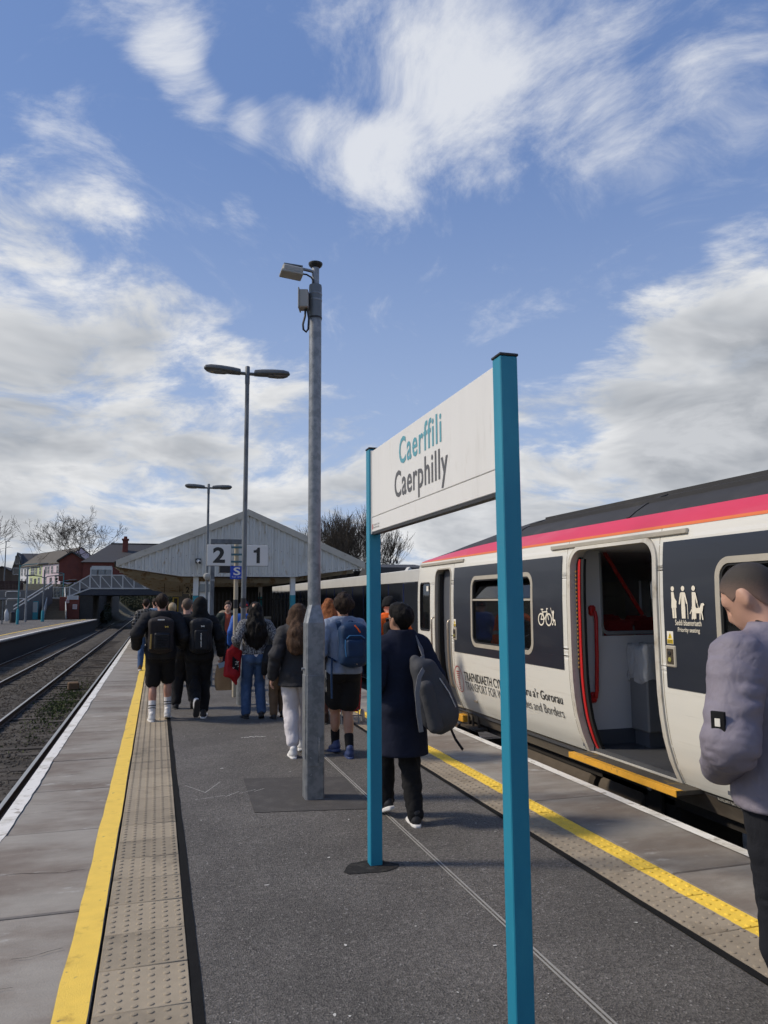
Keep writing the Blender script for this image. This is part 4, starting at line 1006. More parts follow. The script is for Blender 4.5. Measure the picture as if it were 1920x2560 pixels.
MB().box(1.03, 1.66, 15.95, 16.05, 2.872, 2.965, 0.004).build('crossbar', M_galvd, mp)
MB().box(1.215, 1.50, 15.9, 16.15, 2.275, 2.42, 0.01).build('monitor', M_blkpl, mp)
MB().box(1.33, 1.37, 15.98, 16.02, 2.42, 2.872).build('hanger', M_galvd, mp)
MB().box(1.03, 1.125, 15.95, 16.05, 2.10, 2.14).build('clamp', M_galv, mp)

# ---------------------------------------------------------------- canopy
CYF = 26.0
M_corr = pm('corrugated_cladding', (0.56, 0.56, 0.52), 0.55, var=0.10, vs=3, stretch=(1.5, 1, 0.4), col2=(0.43, 0.41, 0.35), th=(0.5, 0.8), cs=2.4, col3=(0.36, 0.26, 0.14), th3=(0.63, 0.74), cs3=3.6)
M_fasc = pm('fascia_board', (0.50, 0.465, 0.385), 0.7, var=0.18, vs=4, col2=(0.27, 0.22, 0.15), th=(0.55, 0.75), cs=3)
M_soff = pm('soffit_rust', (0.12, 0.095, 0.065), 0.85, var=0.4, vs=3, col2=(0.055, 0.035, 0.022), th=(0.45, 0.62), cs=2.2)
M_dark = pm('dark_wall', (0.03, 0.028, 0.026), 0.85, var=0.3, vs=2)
M_crwall = pm('cream_wall', (0.16, 0.125, 0.08), 0.8, var=0.2, vs=2)
cy = lambda px, py: (gy(px, py, CYF)[0], gy(px, py, CYF)[2])
pk, el, er = cy(621, 1278), cy(290, 1406), cy(911, 1410)
b0, b1, b2, b3 = cy(293, 1417), cy(454, 1441), cy(737, 1442.5), cy(911, 1420)
cn = thing('platform_canopy', 'gabled platform canopy with pale corrugated end cladding and rusty soffit', 'canopy', (pk[0], CYF+20, 0.0))
def topz(x): return float(np.interp(x, [el[0], pk[0], er[0]], [el[1], pk[1], er[1]]))
def botz(x): return float(np.interp(x, [el[0], b1[0], b2[0], er[0]], [b0[1], b1[1], b2[1], b3[1]]))
# corrugated sheets, each a part
xs0 = el[0]+0.04; sheet_w = 0.84; pitch = 0.21; x = xs0
M_hole = pm('bolt_head', (0.10, 0.09, 0.08), 0.6)
while x < er[0]-0.05:
    xe = min(x+sheet_w, er[0]-0.04); pts = []; u = x
    while u < xe-1e-3:
        for du, dep in ((0.0, 0.0), (0.105, 0.0), (0.130, -0.035), (0.185, -0.035), (0.21, 0.0)):
            if u+du <= xe+1e-6: pts.append((u+du, dep))
        u += pitch
    vs = []; fs = []
    oy = jit(0.004)
    for (u, dep) in pts: vs += [(u, CYF+0.02+dep+oy, botz(u)), (u, CYF+0.02+dep+oy, topz(u)-0.10)]
    for i in range(len(pts)-1):
        if pts[i+1][0]-pts[i][0] > 1e-4: fs.append((2*i, 2*i+2, 2*i+3, 2*i+1))
    s = MB().add(vs, fs).build('cladding_sheet', M_corr, cn)
    bh = MB()
    for k in range(4):
        uu = x+0.05+k*pitch
        if uu < xe-0.05:
            for zz in (botz(uu)+0.10, (botz(uu)+topz(uu))/2 if topz(uu)-botz(uu) > 1.0 else None):
                if zz: bh.box(uu-0.009, uu+0.009, CYF+0.008+oy, CYF+0.02+oy, zz-0.009, zz+0.009)
    if bh.v: tag(bh.build('fixings', M_hole, s), kind='stuff')
    x += sheet_w+0.004
for (a, b) in ((el, pk), (pk, er)):
    d = 1 if a is el else -1
    f_ = MB(); th = 0.19
    f_.add([(a[0], CYF-0.06, a[1]+0.065), (b[0], CYF-0.06, b[1]+0.065), (b[0], CYF-0.06, b[1]-th), (a[0], CYF-0.06, a[1]-th*0.75), (a[0], CYF-0.02, a[1]+0.065), (b[0], CYF-0.02, b[1]+0.065), (b[0], CYF-0.02, b[1]-th), (a[0], CYF-0.02, a[1]-th*0.75)], [(0,1,2,3),(7,6,5,4),(0,4,5,1),(1,5,6,2),(2,6,7,3),(3,7,4,0)])
    f_.build('fascia_board', M_fasc, cn)
YB = 74.0
def kx(y): return 0.9*max(0, (y-CYF)/(YB-CYF))**1.3      # the far end drifts right with the curve of the platform
for (a, b) in ((el, pk), (pk, er)):
    r_ = MB(); yl = np.linspace(CYF-0.019, YB, 9); vs = []; fs = []
    for y in yl: vs += [(a[0]+kx(y), y, a[1]), (b[0]+kx(y), y, b[1]), (b[0]+kx(y), y, b[1]+0.06), (a[0]+kx(y), y, a[1]+0.06)]
    for i in range(8):
        for j in range(4): fs.append((i*4+j, i*4+(j+1) % 4, i*4+4+(j+1) % 4, i*4+4+j))
    r_.add(vs, fs).build('roof', pm('canopy_roof_sheet', (0.20, 0.20, 0.19), 0.7, var=0.2), cn)
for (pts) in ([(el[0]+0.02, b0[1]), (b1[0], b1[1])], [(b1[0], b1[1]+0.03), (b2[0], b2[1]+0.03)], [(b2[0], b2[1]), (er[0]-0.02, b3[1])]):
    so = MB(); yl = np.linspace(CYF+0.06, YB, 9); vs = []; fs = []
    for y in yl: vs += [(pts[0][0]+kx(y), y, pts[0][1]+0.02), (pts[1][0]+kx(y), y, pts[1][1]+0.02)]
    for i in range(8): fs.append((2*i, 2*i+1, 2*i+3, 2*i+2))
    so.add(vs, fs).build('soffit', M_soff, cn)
y = CYF+1.5; k = 0
while y < YB-1:
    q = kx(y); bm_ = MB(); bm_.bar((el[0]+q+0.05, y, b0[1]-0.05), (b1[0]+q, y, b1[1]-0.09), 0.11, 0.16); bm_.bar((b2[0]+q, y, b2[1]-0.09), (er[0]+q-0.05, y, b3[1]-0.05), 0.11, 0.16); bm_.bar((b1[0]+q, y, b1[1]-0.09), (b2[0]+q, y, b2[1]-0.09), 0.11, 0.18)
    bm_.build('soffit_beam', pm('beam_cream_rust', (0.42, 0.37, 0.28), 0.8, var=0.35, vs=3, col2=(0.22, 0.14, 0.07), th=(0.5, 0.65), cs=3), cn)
    y += 2.6
vs = []; fs = []; yl = np.linspace(CYF, YB, 9); gb = MB()
for y in yl: vs += [(el[0]-0.05+kx(y), y, el[1]+0.03), (el[0]-0.05+kx(y), y, b0[1]-0.02), (el[0]+0.02+kx(y), y, b0[1]-0.02), (el[0]+0.02+kx(y), y, el[1]+0.03)]
for i in range(8):
    for j in range(4): fs.append((i*4+j, i*4+(j+1) % 4, i*4+4+(j+1) % 4, i*4+4+j))
gb.add(vs, fs).build('gutter', M_fasc, cn)
M_colw = pm('column_white', (0.62, 0.62, 0.59), 0.5, var=0.08); M_colt = pm('column_teal', (0.02, 0.24, 0.29), 0.5, var=0.1)
for yk in range(5):
    for cxp in (1.235, 4.49):
        y = CYF+0.25+yk*9.5; q = kx(y)
        if yk and cxp < 2: continue
        c = MB().box(cxp+q-0.085, cxp+q+0.085, y-0.085, y+0.085, 1.88, 2.52, 0.004).build('column', M_colw, cn)
        MB().box(cxp+q-0.087, cxp+q+0.087, y-0.087, y+0.087, 0.0, 1.88, 0.004).build('column_lower', M_colt, c)
# fittings on the gable and column
t = thing('security_camera', 'white bullet camera on a black plate on the canopy gable', 'camera', (*cy(494, 1406)[:1], CYF, cy(494, 1406)[1]))
cp = cy(495, 1404)
MB().box(cp[0]-0.09, cp[0]+0.09, CYF-0.075, CYF-0.02, cp[1]-0.06, cp[1]+0.10, 0.004).build('plate', M_blkpl, t)
MB().tube([(cp[0], CYF-0.05, cp[1]+0.02), (cp[0]+0.04, CYF-0.32, cp[1]-0.05)], 0.06, 14).build('housing', M_plate, t, 40)
MB().tube([(cp[0]+0.04, CYF-0.318, cp[1]-0.05), (cp[0]+0.0415, CYF-0.33, cp[1]-0.053)], 0.045, 14).build('lens', M_blkpl, t, 40)
t = thing('noticeboard', 'tall white board fixed beside the teal and white canopy column', 'board', (1.52, CYF+0.35, 0.9))
MB().box(1.36, 1.72, CYF+0.30, CYF+0.36, 0.9, 2.35, 0.006).build('board', M_plate, t)
MB().box(1.34, 1.70, CYF+0.22, CYF+0.30, 2.0, 2.25, 0.01).build('lamp_unit', pm('lamp_unit_grey', (0.25, 0.27, 0.26), 0.5), t)
# building under the canopy
bd = thing('waiting_room', 'dark station building standing under the platform canopy', 'building', (3.2, 44.0, 0.0))
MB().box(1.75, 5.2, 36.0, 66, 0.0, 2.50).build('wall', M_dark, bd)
MB().box(1.735, 1.75, 36.4, 44.0, 0.05, 2.2).build('panelling', M_crwall, bd)
for (ya, yb, m) in ((37.2, 38.1, 'door'), (39.5, 41.4, 'window'), (43.2, 44.1, 'door')):
    w = MB().box(1.715, 1.733, ya, yb, 0.9 if m == 'window' else 0.06, 2.1).build(m, M_fasc, bd)
    MB().box(1.70, 1.714, ya+0.08, yb-0.08, 1.0, 2.0).build('pane', M_glass, w)
t = thing('platform_two_sign', 'cream hanging sign with a dark numeral 2 under the canopy', 'sign', (1.22, 31.0, 2.0))
s0 = gy(459, 1464, 31.0); s1 = gy(478, 1485, 31.0)
MB().box(s0[0], s1[0], 30.98, 31.02, s1[2], s0[2], 0.003).build('plate', pm('sign_cream', (0.34, 0.29, 0.20), 0.6, var=0.1), t)
f = Flat(lambda u, v, l: (s0[0]+u, 30.98-l, s1[2]+v), 0.003); f.text('2', (s1[0]-s0[0])*0.28, (s0[2]-s1[2])*0.15, width=(s1[0]-s0[0])*0.48, height=(s0[2]-s1[2])*0.7, bold=0.03); f.build('numeral', M_blk, t)
for x_ in (s0[0]+0.04, s1[0]-0.04): MB().box(x_-0.012, x_+0.012, 30.99, 31.01, s0[2], 2.56).build('hanger', M_blkpl, t)
t = thing('direction_sign', 'wide cream direction board hanging from the canopy soffit', 'sign', (0.2, 34.0, 2.0))
s0 = gy(405, 1481, 34.0); s1 = gy(455, 1491, 34.0)
MB().box(s0[0], s1[0], 33.98, 34.02, s1[2], s0[2], 0.003).build('plate', pm('sign_cream', (0.34, 0.29, 0.20), 0.6), t)
for x_ in (s0[0]+0.1, s1[0]-0.1): MB().box(x_-0.012, x_+0.012, 33.99, 34.01, s0[2], 2.62).build('hanger', M_blkpl, t)
t = thing('poster_case', 'yellow framed poster case under the canopy beside the waiting room', 'poster case', (1.2, 33.0, 0.0))
s0 = gy(432, 1493, 33.0); s1 = gy(446, 1520, 33.0)
MB().box(s0[0], s1[0], 33.0, 33.05, s1[2]-0.4, s0[2], 0.004).build('frame', pm('frame_yellow', (0.42, 0.32, 0.05), 0.5), t)
MB().box(s0[0]+0.05, s1[0]-0.05, 32.99, 33.0, s1[2]-0.35, s0[2]-0.05).build('poster', M_dark, t)
for x_ in (s0[0]+0.03, s1[0]-0.03): MB().box(x_-0.02, x_+0.02, 33.01, 33.04, 0.0, s1[2]-0.4).build('leg', M_blkpl, t)
# palisade fence behind the open bay
fn = thing('palisade_fence', 'dark palisade fence of upright pales under the canopy', 'fence', (3.3, 33.0, 0.0))
pal = MB().prism([(-0.03, 0), (0.03, 0), (0.03, 1.95), (0.0, 2.05), (-0.03, 1.95)], lambda u, v, w: (u, w, v), -0.01, 0.01).mesh('pale', pm('pale_dark', (0.035, 0.036, 0.04), 0.6, var=0.2))
x = 1.75
while x < 6.3:
    o = link('pale', pal, fn); o.location = (x, 33.0, 0.05); x += 0.155
for z in (0.45, 1.75): MB().box(1.7, 6.35, 33.012, 33.05, z-0.03, z+0.03).build('rail', M_blkpl, fn)
# bench seen between the walkers
bn = thing('platform_bench', 'pale slatted bench standing in front of the palisade fence', 'bench', (3.3, 30.0, 0.0))
for k in range(4): MB().box(2.3, 4.3, 30.0, 30.04, 0.98+k*0.12-0.35, 1.07+k*0.12-0.35, 0.01).build('back_slat', pm('bench_grey', (0.30, 0.29, 0.26), 0.6, var=0.15), bn)
for k in range(3): MB().box(2.3, 4.3, 29.58+k*0.13, 29.68+k*0.13, 0.42, 0.45, 0.008).build('seat_slat', pm('bench_grey', (0.3, 0.29, 0.26), 0.6), bn)
for x_ in (2.4, 3.3, 4.2): MB().box(x_-0.03, x_+0.03, 29.6, 30.0, 0.0, 0.42, 0.006).build('leg', M_blkpl, bn)
# trackside hoarding beyond the right-hand line
hX = 8.2; hd = thing('trackside_wall', 'dark panelled trackside wall with white band on top', 'wall', (hX, 45, -1.27))
M_hp = pm('wall_panel_dark', (0.022, 0.026, 0.034), 0.28, var=0.25, vs=1.5, rnd=0.2)
z0, z1 = 2.27, 2.70
y = 18.0
while y < 80:
    MB().box(hX+0.0, hX+0.06, y+0.02, y+1.78, -1.27, z0-0.01, 0.006).build('panel', M_hp, hd)
    MB().box(hX-0.02, hX+0.06, y-0.02, y+0.02, -1.27, z0-0.01).build('post', pm('post_blue', (0.02, 0.035, 0.12), 0.4), hd)
    y += 1.8
MB().box(hX-0.03, hX+0.10, 17.9, 80, z0, z1, 0.02).build('white_band', pm('band_white', (0.56, 0.56, 0.53), 0.5, var=0.15, vs=1.0, col2=(0.36, 0.35, 0.31), th=(0.55, 0.8), cs=0.6), hd)

# ---------------------------------------------------------------- beyond the platforms
def oz(px, py): return gz(px, py, OZ)
M_brick = pm('red_brick', (0.15, 0.042, 0.030), 0.85, var=0.25, vs=1.5, bump=0.3, bs=10, col2=(0.11, 0.035, 0.028), th=(0.5, 0.7), cs=0.6)
M_slate = pm('slate_roof', (0.042, 0.042, 0.046), 0.75, var=0.25, vs=1.2, stretch=(0.3, 0.3, 2.5), col2=(0.055, 0.05, 0.042), th=(0.5, 0.7), cs=0.5)
M_tile = pm('brown_tile_roof', (0.075, 0.065, 0.052), 0.8, var=0.25, vs=1.2, stretch=(0.3, 0.3, 2.5))
M_wpaint = pm('railing_white', (0.50, 0.50, 0.48), 0.6, var=0.12, vs=1)
M_mesh = pm('parapet_infill', (0.17, 0.17, 0.165), 0.7, var=0.15, vs=1)
M_win = pm('window_dark', (0.03, 0.034, 0.04), 0.15, var=0.1, spec=0.7)
M_wframe = pm('window_white', (0.55, 0.55, 0.53), 0.5, var=0.05)
M_grass = pm('bank_grass', (0.035, 0.036, 0.017), 0.95, var=0.4, vs=0.6, bump=0.5, bs=3, dist=0.3, col2=(0.045, 0.036, 0.022), th=(0.45, 0.65), cs=0.3)
# hillside behind the opposite platform
vs = []; fs = []; gxs = list(range(-90, -4, 6))+[-6, -4.8]; gys = list(range(93, 330, 8)); r = random.Random(8)
for y in gys:
    for x in gxs:
        base = 4.3*min(1, max(0, (y-96)/26))*min(1, max(0, (-5.5-x)/5)); vs.append((x, y, -1.2+base*1.3+r.uniform(-0.1, 0.1)))
nx = len(gxs)
for i in range(len(gys)-1):
    for j in range(nx-1): fs.append((i*nx+j, i*nx+j+1, i*nx+nx+j+1, i*nx+nx+j))
struct(MB().add(vs, fs).build('hillside', M_grass, smooth=True))
vs = []; fs = []
for i, y in enumerate(range(96, 400, 8)):
    for j, x in enumerate((7, 9, 12, 18, 40, 120)): vs.append((x, y, (-1.5, 0.5, 3.5, 5.0, 6.5, 8.0)[j]+r.uniform(-0.3, 0.3)))
for i in range(37):
    for j in range(5): fs.append((i*6+j, i*6+j+1, i*6+7+j, i*6+6+j))
struct(MB().add(vs, fs).build('bank_right', M_grass, smooth=True))
# road bridge with lattice parapet
BY = 88.0
bp = lambda px, py, Y=BY: Vector(gy(px, py, Y))
br = thing('road_bridge', 'low dark bridge with pale lattice parapet spanning the tracks', 'bridge', (0.0, BY+4, -1.2))
M_stone_d = pm('abutment_stone', (0.035, 0.033, 0.030), 0.9, var=0.4, vs=1.2, bump=0.5, bs=4, dist=0.05)
z_g0 = bp(300, 1488)[2]; z_g1 = bp(300, 1471)[2]; xl = bp(199, 1500)[0]
MB().box(xl, 12, BY+0.05, BY+9, z_g0, z_g1, 0.02).build('girder', pm('girder_blue_black', (0.018, 0.026, 0.042), 0.5, var=0.2), br)
MB().box(xl, bp(232, 1500)[0], BY+0.2, BY+9, -1.3, z_g0, 0.02).build('abutment', M_stone_d, br)
MB().box(5.2, 12, BY+0.2, BY+9, -1.3, z_g0, 0.02).build('abutment', M_stone_d, br)
pts_t = [bp(174, 1467), bp(225, 1438), bp(251, 1438), bp(279, 1438), bp(307, 1438), bp(335, 1438), bp(363, 1438), bp(391, 1438), bp(430, 1438)]
pts_b = [bp(174, 1490), bp(225, 1471), bp(251, 1471), bp(279, 1471), bp(307, 1471), bp(335, 1471), bp(363, 1471), bp(391, 1471), bp(430, 1471)]
pts_t.insert(1, (pts_t[0]+pts_t[1])/2); pts_b.insert(1, (pts_b[0]+pts_b[1])/2)
for (a, b, c, d) in zip(pts_t[:-1], pts_t[1:], pts_b[:-1], pts_b[1:]):
    pnl = MB().add([tuple(p+Vector((0, 0.06, 0))) for p in (c, d, b, a)]+[tuple(p+Vector((0, 0.09, 0))) for p in (c, d, b, a)], [(0,1,2,3),(7,6,5,4),(0,4,5,1),(2,6,7,3),(1,5,6,2),(3,7,4,0)]).build('parapet_panel', M_mesh, br)
    MB().bar(a, b, 0.10, 0.11).build('top_rail', M_wpaint, pnl); MB().bar(c, d, 0.10, 0.13).build('bottom_rail', M_wpaint, pnl)
    MB().bar(a, d, 0.06, 0.09).build('diagonal', M_wpaint, pnl)
for a, c in zip(pts_t, pts_b): MB().bar(c-Vector((0, 0.02, 0.08)), a+Vector((0, -0.02, 0.05)), 0.12, 0.10, up=(0, 1, 0)).build('parapet_post', M_wpaint, br)
MB().box(xl-2.0, xl-0.02, BY+0.1, BY+3, OZ, bp(180, 1492)[2], 0.02).build('brick_pier', M_brick, br)
MB().box(bp(232, 1500)[0]-1.5, bp(232, 1500)[0]+0.02, BY+9, BY+60, -1.3, 3.2, 0.02).build('added_dark_wall', M_stone_d, br)  # dark wall added to hide the sunlit slope and keep the bridge opening dark
# warning notices on the pier
for (px, py, w, h, lab) in ((187, 1517, 0.42, 0.5, 'white notice with red print on the brick pier of the bridge'), (182, 1494, 1.15, 0.42, 'long white sign board at the head of the brick bridge pier'), (169, 1503, 0.30, 0.38, 'small white notice fixed at the foot of the bridge railing')):
    p = bp(px, py, BY); o = thing('notice', lab, 'notice', (p[0], BY-0.02, p[2]-h/2))
    MB().box(p[0]-w/2, p[0]+w/2, BY-0.04, BY+0.09, p[2]-h/2, p[2]+h/2, 0.005).build('board', M_wframe, o)
    b = MB()
    for k in range(3): b.box(p[0]-w*0.38, p[0]+w*0.38, BY-0.044, BY-0.04, p[2]+h*(0.25-k*0.25)-0.03, p[2]+h*(0.25-k*0.25)+0.03)
    tag(b.build('print', pm('notice_red', (0.35, 0.06, 0.05), 0.6) if w < 0.5 else pm('notice_grey', (0.35, 0.36, 0.36), 0.6), o), kind='stuff')
# stairs up to the bridge
s0, s1 = oz(109, 1549), oz(161, 1549); SY = s0[1]; SYT = SY+5.0
t0, t1 = gy(121, 1498, SYT), gy(161, 1498, SYT)
stt = thing('staircase', 'brown concrete staircase with pale side rails leading up to the bridge', 'staircase', ((s0[0]+s1[0])/2, SY, OZ))
NS = 12; M_step = pm('stair_brown', (0.15, 0.12, 0.085), 0.85, var=0.2, vs=2)
for k in range(NS):
    f_ = (k+0.5)/NS; xa = s0[0]+(t0[0]-s0[0])*f_; xb = s1[0]+(t1[0]-s1[0])*f_; z = OZ+(t0[2]-OZ)*(k+1)/NS; ya = SY+(SYT-SY)*k/NS
    st = MB().box(xa, xb, ya, SYT+0.6, z-(t0[2]-OZ)/NS, z).build('step', M_step, stt)
    MB().box(xa, xb, ya-0.03, ya+0.10, z-0.005, z+0.012).build('nosing', pm('nosing_dark', (0.08, 0.065, 0.045), 0.8), st)
for (a, b, m) in ((s0, t0, 0.0), (s1, t1, 0.0)):
    pa_, pb_ = Vector((a[0], SY, OZ)), Vector((b[0], SYT, t0[2]))
    MB().add([tuple(pa_+Vector((-.05,0,0))), tuple(pb_+Vector((-.05,0,-0.6))), tuple(pb_+Vector((-.05,0,1.15))), tuple(pa_+Vector((-.05,0,0.85))), tuple(pa_+Vector((.05,0,0))), tuple(pb_+Vector((.05,0,-0.6))), tuple(pb_+Vector((.05,0,1.15))), tuple(pa_+Vector((.05,0,0.85)))], [(0,1,2,3),(7,6,5,4),(0,4,5,1),(1,5,6,2),(2,6,7,3),(3,7,4,0)]).build('side_panel', pm('panel_pale_grey', (0.33, 0.34, 0.33), 0.6, var=0.1), stt)
    MB().tube([pa_+Vector((0, -0.1, 0.95)), pb_+Vector((0, 0, 1.25))], 0.045, 8).build('handrail', M_wpaint, stt, 40)
rl = thing('railing', 'pale upright railing on the landing above the staircase', 'railing', (t0[0], SYT+1.5, t0[2]))
p0_, p1_ = Vector(gy(123, 1497, SYT+1.5)), Vector(gy(171, 1497, SYT+1.5)); ht = gy(123, 1468, SYT+1.5)[2]-p0_[2]
for z in (0.1, ht): MB().bar(p0_+Vector((0, 0, z)), p1_+Vector((0, 0, z)), 0.06, 0.06).build('rail', M_wpaint, rl)
for k in range(15):
    p = p0_+(p1_-p0_)*k/14; MB().bar(p+Vector((0, 0, 0.1)), p+Vector((0, 0, ht)), 0.035, 0.035).build('baluster', M_wpaint, rl)
MB().box(p0_[0], p1_[0], SYT+1.4, SYT+3, p0_[2]-0.3, p0_[2]+0.05).build('landing', M_conc, rl)
# access ramp with handrails, left of the stairs
rp = thing('access_ramp', 'grey sloping access ramp wall with twin white handrails', 'ramp', (oz(60, 1552)[0], oz(60, 1552)[1], OZ))
RY = oz(60, 1552)[1]+2
a_, b_ = Vector(gy(34, 1524, RY)), Vector(gy(132, 1462, RY+6))
MB().add([(a_[0], RY, OZ), (b_[0], RY+6, OZ), (b_[0], RY+6, b_[2]-0.15), (a_[0], RY, a_[2]-0.15), (a_[0], RY+0.2, OZ), (b_[0], RY+6.2, OZ), (b_[0], RY+6.2, b_[2]-0.15), (a_[0], RY+0.2, a_[2]-0.15)], [(0,1,2,3),(7,6,5,4),(0,4,5,1),(1,5,6,2),(2,6,7,3),(3,7,4,0)]).build('ramp_wall', pm('ramp_grey', (0.105, 0.11, 0.115), 0.75, var=0.2, vs=0.8), rp)
for dz in (0.0, 0.34): MB().tube([a_+Vector((0, -0.05, dz)), b_+Vector((0, -0.05, dz))], 0.055, 8).build('handrail', M_wpaint, rp, 40)
for k in range(6):
    p = a_+(b_-a_)*(k+0.5)/6; MB().bar(p-Vector((0, 0, 0.2)), p+Vector((0, 0, 0.34)), 0.04, 0.04).build('rail_post', M_blkpl, rp)
# grey retaining terrace behind, with hoop rails
tr_ = thing('retaining_wall', 'stepped grey retaining wall below the painted terrace', 'wall', (-18, 98, OZ))
q0, q1 = gy(15, 1475, 98), gy(120, 1475, 98)
MB().box(q0[0]-6, q1[0], 98, 99, OZ-1, q0[2], 0.03).build('wall', pm('retaining_grey', (0.17, 0.165, 0.155), 0.85, var=0.2, vs=0.7), tr_)
q2 = gy(15, 1500, 94); MB().box(q2[0]-6, gy(60, 1500, 94)[0], 94, 95, OZ-1, q2[2], 0.03).build('wall', pm('retaining_grey', (0.17, 0.165, 0.155), 0.85), tr_)
for (x0p, x1p, yt, yb, Y) in ((14, 50, 1479, 1492, 97.8), (16, 62, 1497, 1512, 93.8)):
    A, B_ = Vector(gy(x0p, yb, Y)), Vector(gy(x1p, yb, Y)); zt = gy(x0p, yt, Y)[2]
    MB().tube([A, (A[0], Y, zt-0.1), (A[0]+0.15, Y, zt), (B_[0]-0.15, Y, zt), (B_[0], Y, zt-0.1), B_], 0.05, 8).build('hoop_rail', M_wpaint, tr_, 40)
# brown fence on the left
fb = thing('timber_fence', 'dark brown close boarded fence above the retaining wall', 'fence', (-19, 105, 2))
A, B_ = gy(-40, 1452, 105), gy(58, 1452, 105); zb = gy(0, 1490, 105)[2]; x = A[0]; k = 0
bd_ = MB().box(0, 0.145, -0.02, 0.02, 0, A[2]-zb, 0.006).mesh('board', pm('fence_brown', (0.055, 0.030, 0.024), 0.85, var=0.2, rnd=0.2))
while x < B_[0]:
    o = link('board', bd_, fb); o.location = (x, 105+jit(0.01), zb); x += 0.155
for z in (zb+0.3, A[2]-0.3): MB().box(A[0], B_[0], 105.02, 105.08, z-0.04, z+0.04).build('rail', pm('fence_brown', (0.055, 0.030, 0.024), 0.85), fb)
# street furniture on the opposite platform
def opp_lamp(label, px, pyb, pyt, mat, arms, base_teal=0.0, w=0.07):
    X, Y, _ = oz(px, pyb); zt = gy(px, pyt, Y)[2]
    t = thing('lamp_post', label, 'lamp post', (X, Y, OZ), 'lamp posts on the opposite platform')
    MB().lathe([(w*1.1, 0), (w, 0.3), (w*0.7, zt-OZ)], 12).build('pole', mat, t, 40, world=False)
    if base_teal: MB().lathe([(w*1.6, 0.0), (w*1.6, base_teal), (w, base_teal+0.15)], 12).build('base', M_colt, t, 40, world=False)
    for (dx, dz) in arms:
        h = zt-OZ+dz
        MB().tube([(0, 0, h-0.25), (dx*0.3, 0, h-0.08), (dx, 0, h)], w*0.5, 8).build('arm', mat, t, 40, world=False)
        MB().obox((dx*1.25, 0, h), (1, 0, 0.08), (0, 1, 0), (-0.08, 0, 1), 0.42, 0.12, 0.07, 0.05).build('lantern', M_lh, t, world=False)
    return t
M_tealp = pm('teal_pole', (0.03, 0.17, 0.19), 0.5, var=0.1)
opp_lamp('teal lamp post with one arm on the opposite platform', 43, 1561, 1412, M_tealp, [(1.4, 0.1)], 1.1)
opp_lamp('grey twin armed lamp post beside the staircase', 106, 1554, 1424, M_galvd, [(-1.0, -0.55), (1.0, -0.55)], 0.9, 0.09)
opp_lamp('slim grey lamp post left of the staircase', 63, 1555, 1418, M_galv, [(0.5, 0.0)], 0.0, 0.10)
t = thing('lamp_post', 'short teal lamp post with drooping arms beside the bridge parapet', 'lamp post', tuple(bp(157, 1497, 93)), 'lamp posts on the opposite platform')
a_ = bp(157, 1497, 93)
MB().lathe([(0.06, 0), (0.05, bp(157, 1433, 93)[2]-a_[2])], 10).build('pole', M_tealp, t, 40, world=False)
h = bp(157, 1433, 93)[2]-a_[2]
MB().tube([(0, 0, h-0.1), (-0.15, 0, h), (-0.7, 0, h+0.03)], 0.035, 8).build('arm', M_tealp, t, 40, world=False); MB().obox((-0.85, 0, h+0.02), (1,0,0), (0,1,0), (0,0,1), 0.35, 0.1, 0.05, 0.03).build('lantern', M_lh, t, world=False)
MB().tube([(0, 0, h-0.9), (0.6, 0, h-0.8)], 0.03, 8).build('arm', M_tealp, t, 40, world=False); MB().obox((0.95, 0, h-0.76), (1,0,0.06), (0,1,0), (-0.06,0,1), 0.4, 0.1, 0.05, 0.03).build('lantern', M_lh, t, world=False)
X, Y, _ = gy(8, 1500, 120)
t = thing('street_lamp', 'tall dark street lamp rising above the brown fence', 'lamp post', (X, 120, 2.0))
zt = gy(9, 1353, 120)[2]
MB().lathe([(0.10, 0), (0.06, zt-2.0)], 10).build('pole', M_galvd, t, 40, world=False); MB().tube([(0, 0, zt-2.1), (0.1, 0, zt-2.0), (0.5, 0, zt-2.0)], 0.05, 8).build('arm', M_lh, t, 40, world=False)
for (px, w, m, lab) in ((76, 0.62, 'poster_yellow', 'teal poster case with a yellow timetable beside the ramp'), (86, 0.62, 'poster_pale', 'teal poster case with a pale poster next to the yellow timetable')):
    X, Y, _ = oz(px, 1549); zt = gy(px, 1503, Y)[2]; t = thing('poster_case', lab, 'poster case', (X, Y, OZ), 'poster cases below the ramp')
    MB().box(-w/2, w/2, -0.05, 0.05, 0.0, zt-OZ, 0.02).build('case', M_colt, t, world=False)
    MB().box(-w/2+0.06, w/2-0.06, -0.058, -0.05, (zt-OZ)*0.40, zt-OZ-0.08).build('poster', pm(m, (0.45, 0.38, 0.10) if 'yellow' in m else (0.35, 0.38, 0.37), 0.5, var=0.2, vs=8), t, world=False)
X, Y, _ = oz(31, 1557); t = thing('waste_bin', 'small black bin and post beside the ramp foot', 'bin', (X, Y, OZ)); MB().lathe([(0.25, 0), (0.25, 0.75), (0.22, 0.8), (0.27, 0.82), (0.24, 0.95), (0.05, 1.0)], 14).build('bin_body', M_blkpl, t, 40, world=False)
X, Y, _ = oz(15, 1553); t = MB().lathe([(0.16, 0), (0.24, 0.25), (0.22, 0.7), (0.10, 1.05), (0.05, 1.12), (0.09, 1.2)], 12, (X, Y, OZ)).build('rubbish_sack', pm('sack_white', (0.55, 0.55, 0.53), 0.4, var=0.1, bump=0.5, bs=6), smooth=40)
tag(t, 'white plastic rubbish sack standing by the grey shelter', 'sack')
X, Y, _ = oz(-6, 1560); t = thing('platform_shelter', 'grey glazed shelter at the edge of the opposite platform', 'shelter', (X, Y, OZ)); zt = gy(5, 1496, Y)[2]-OZ
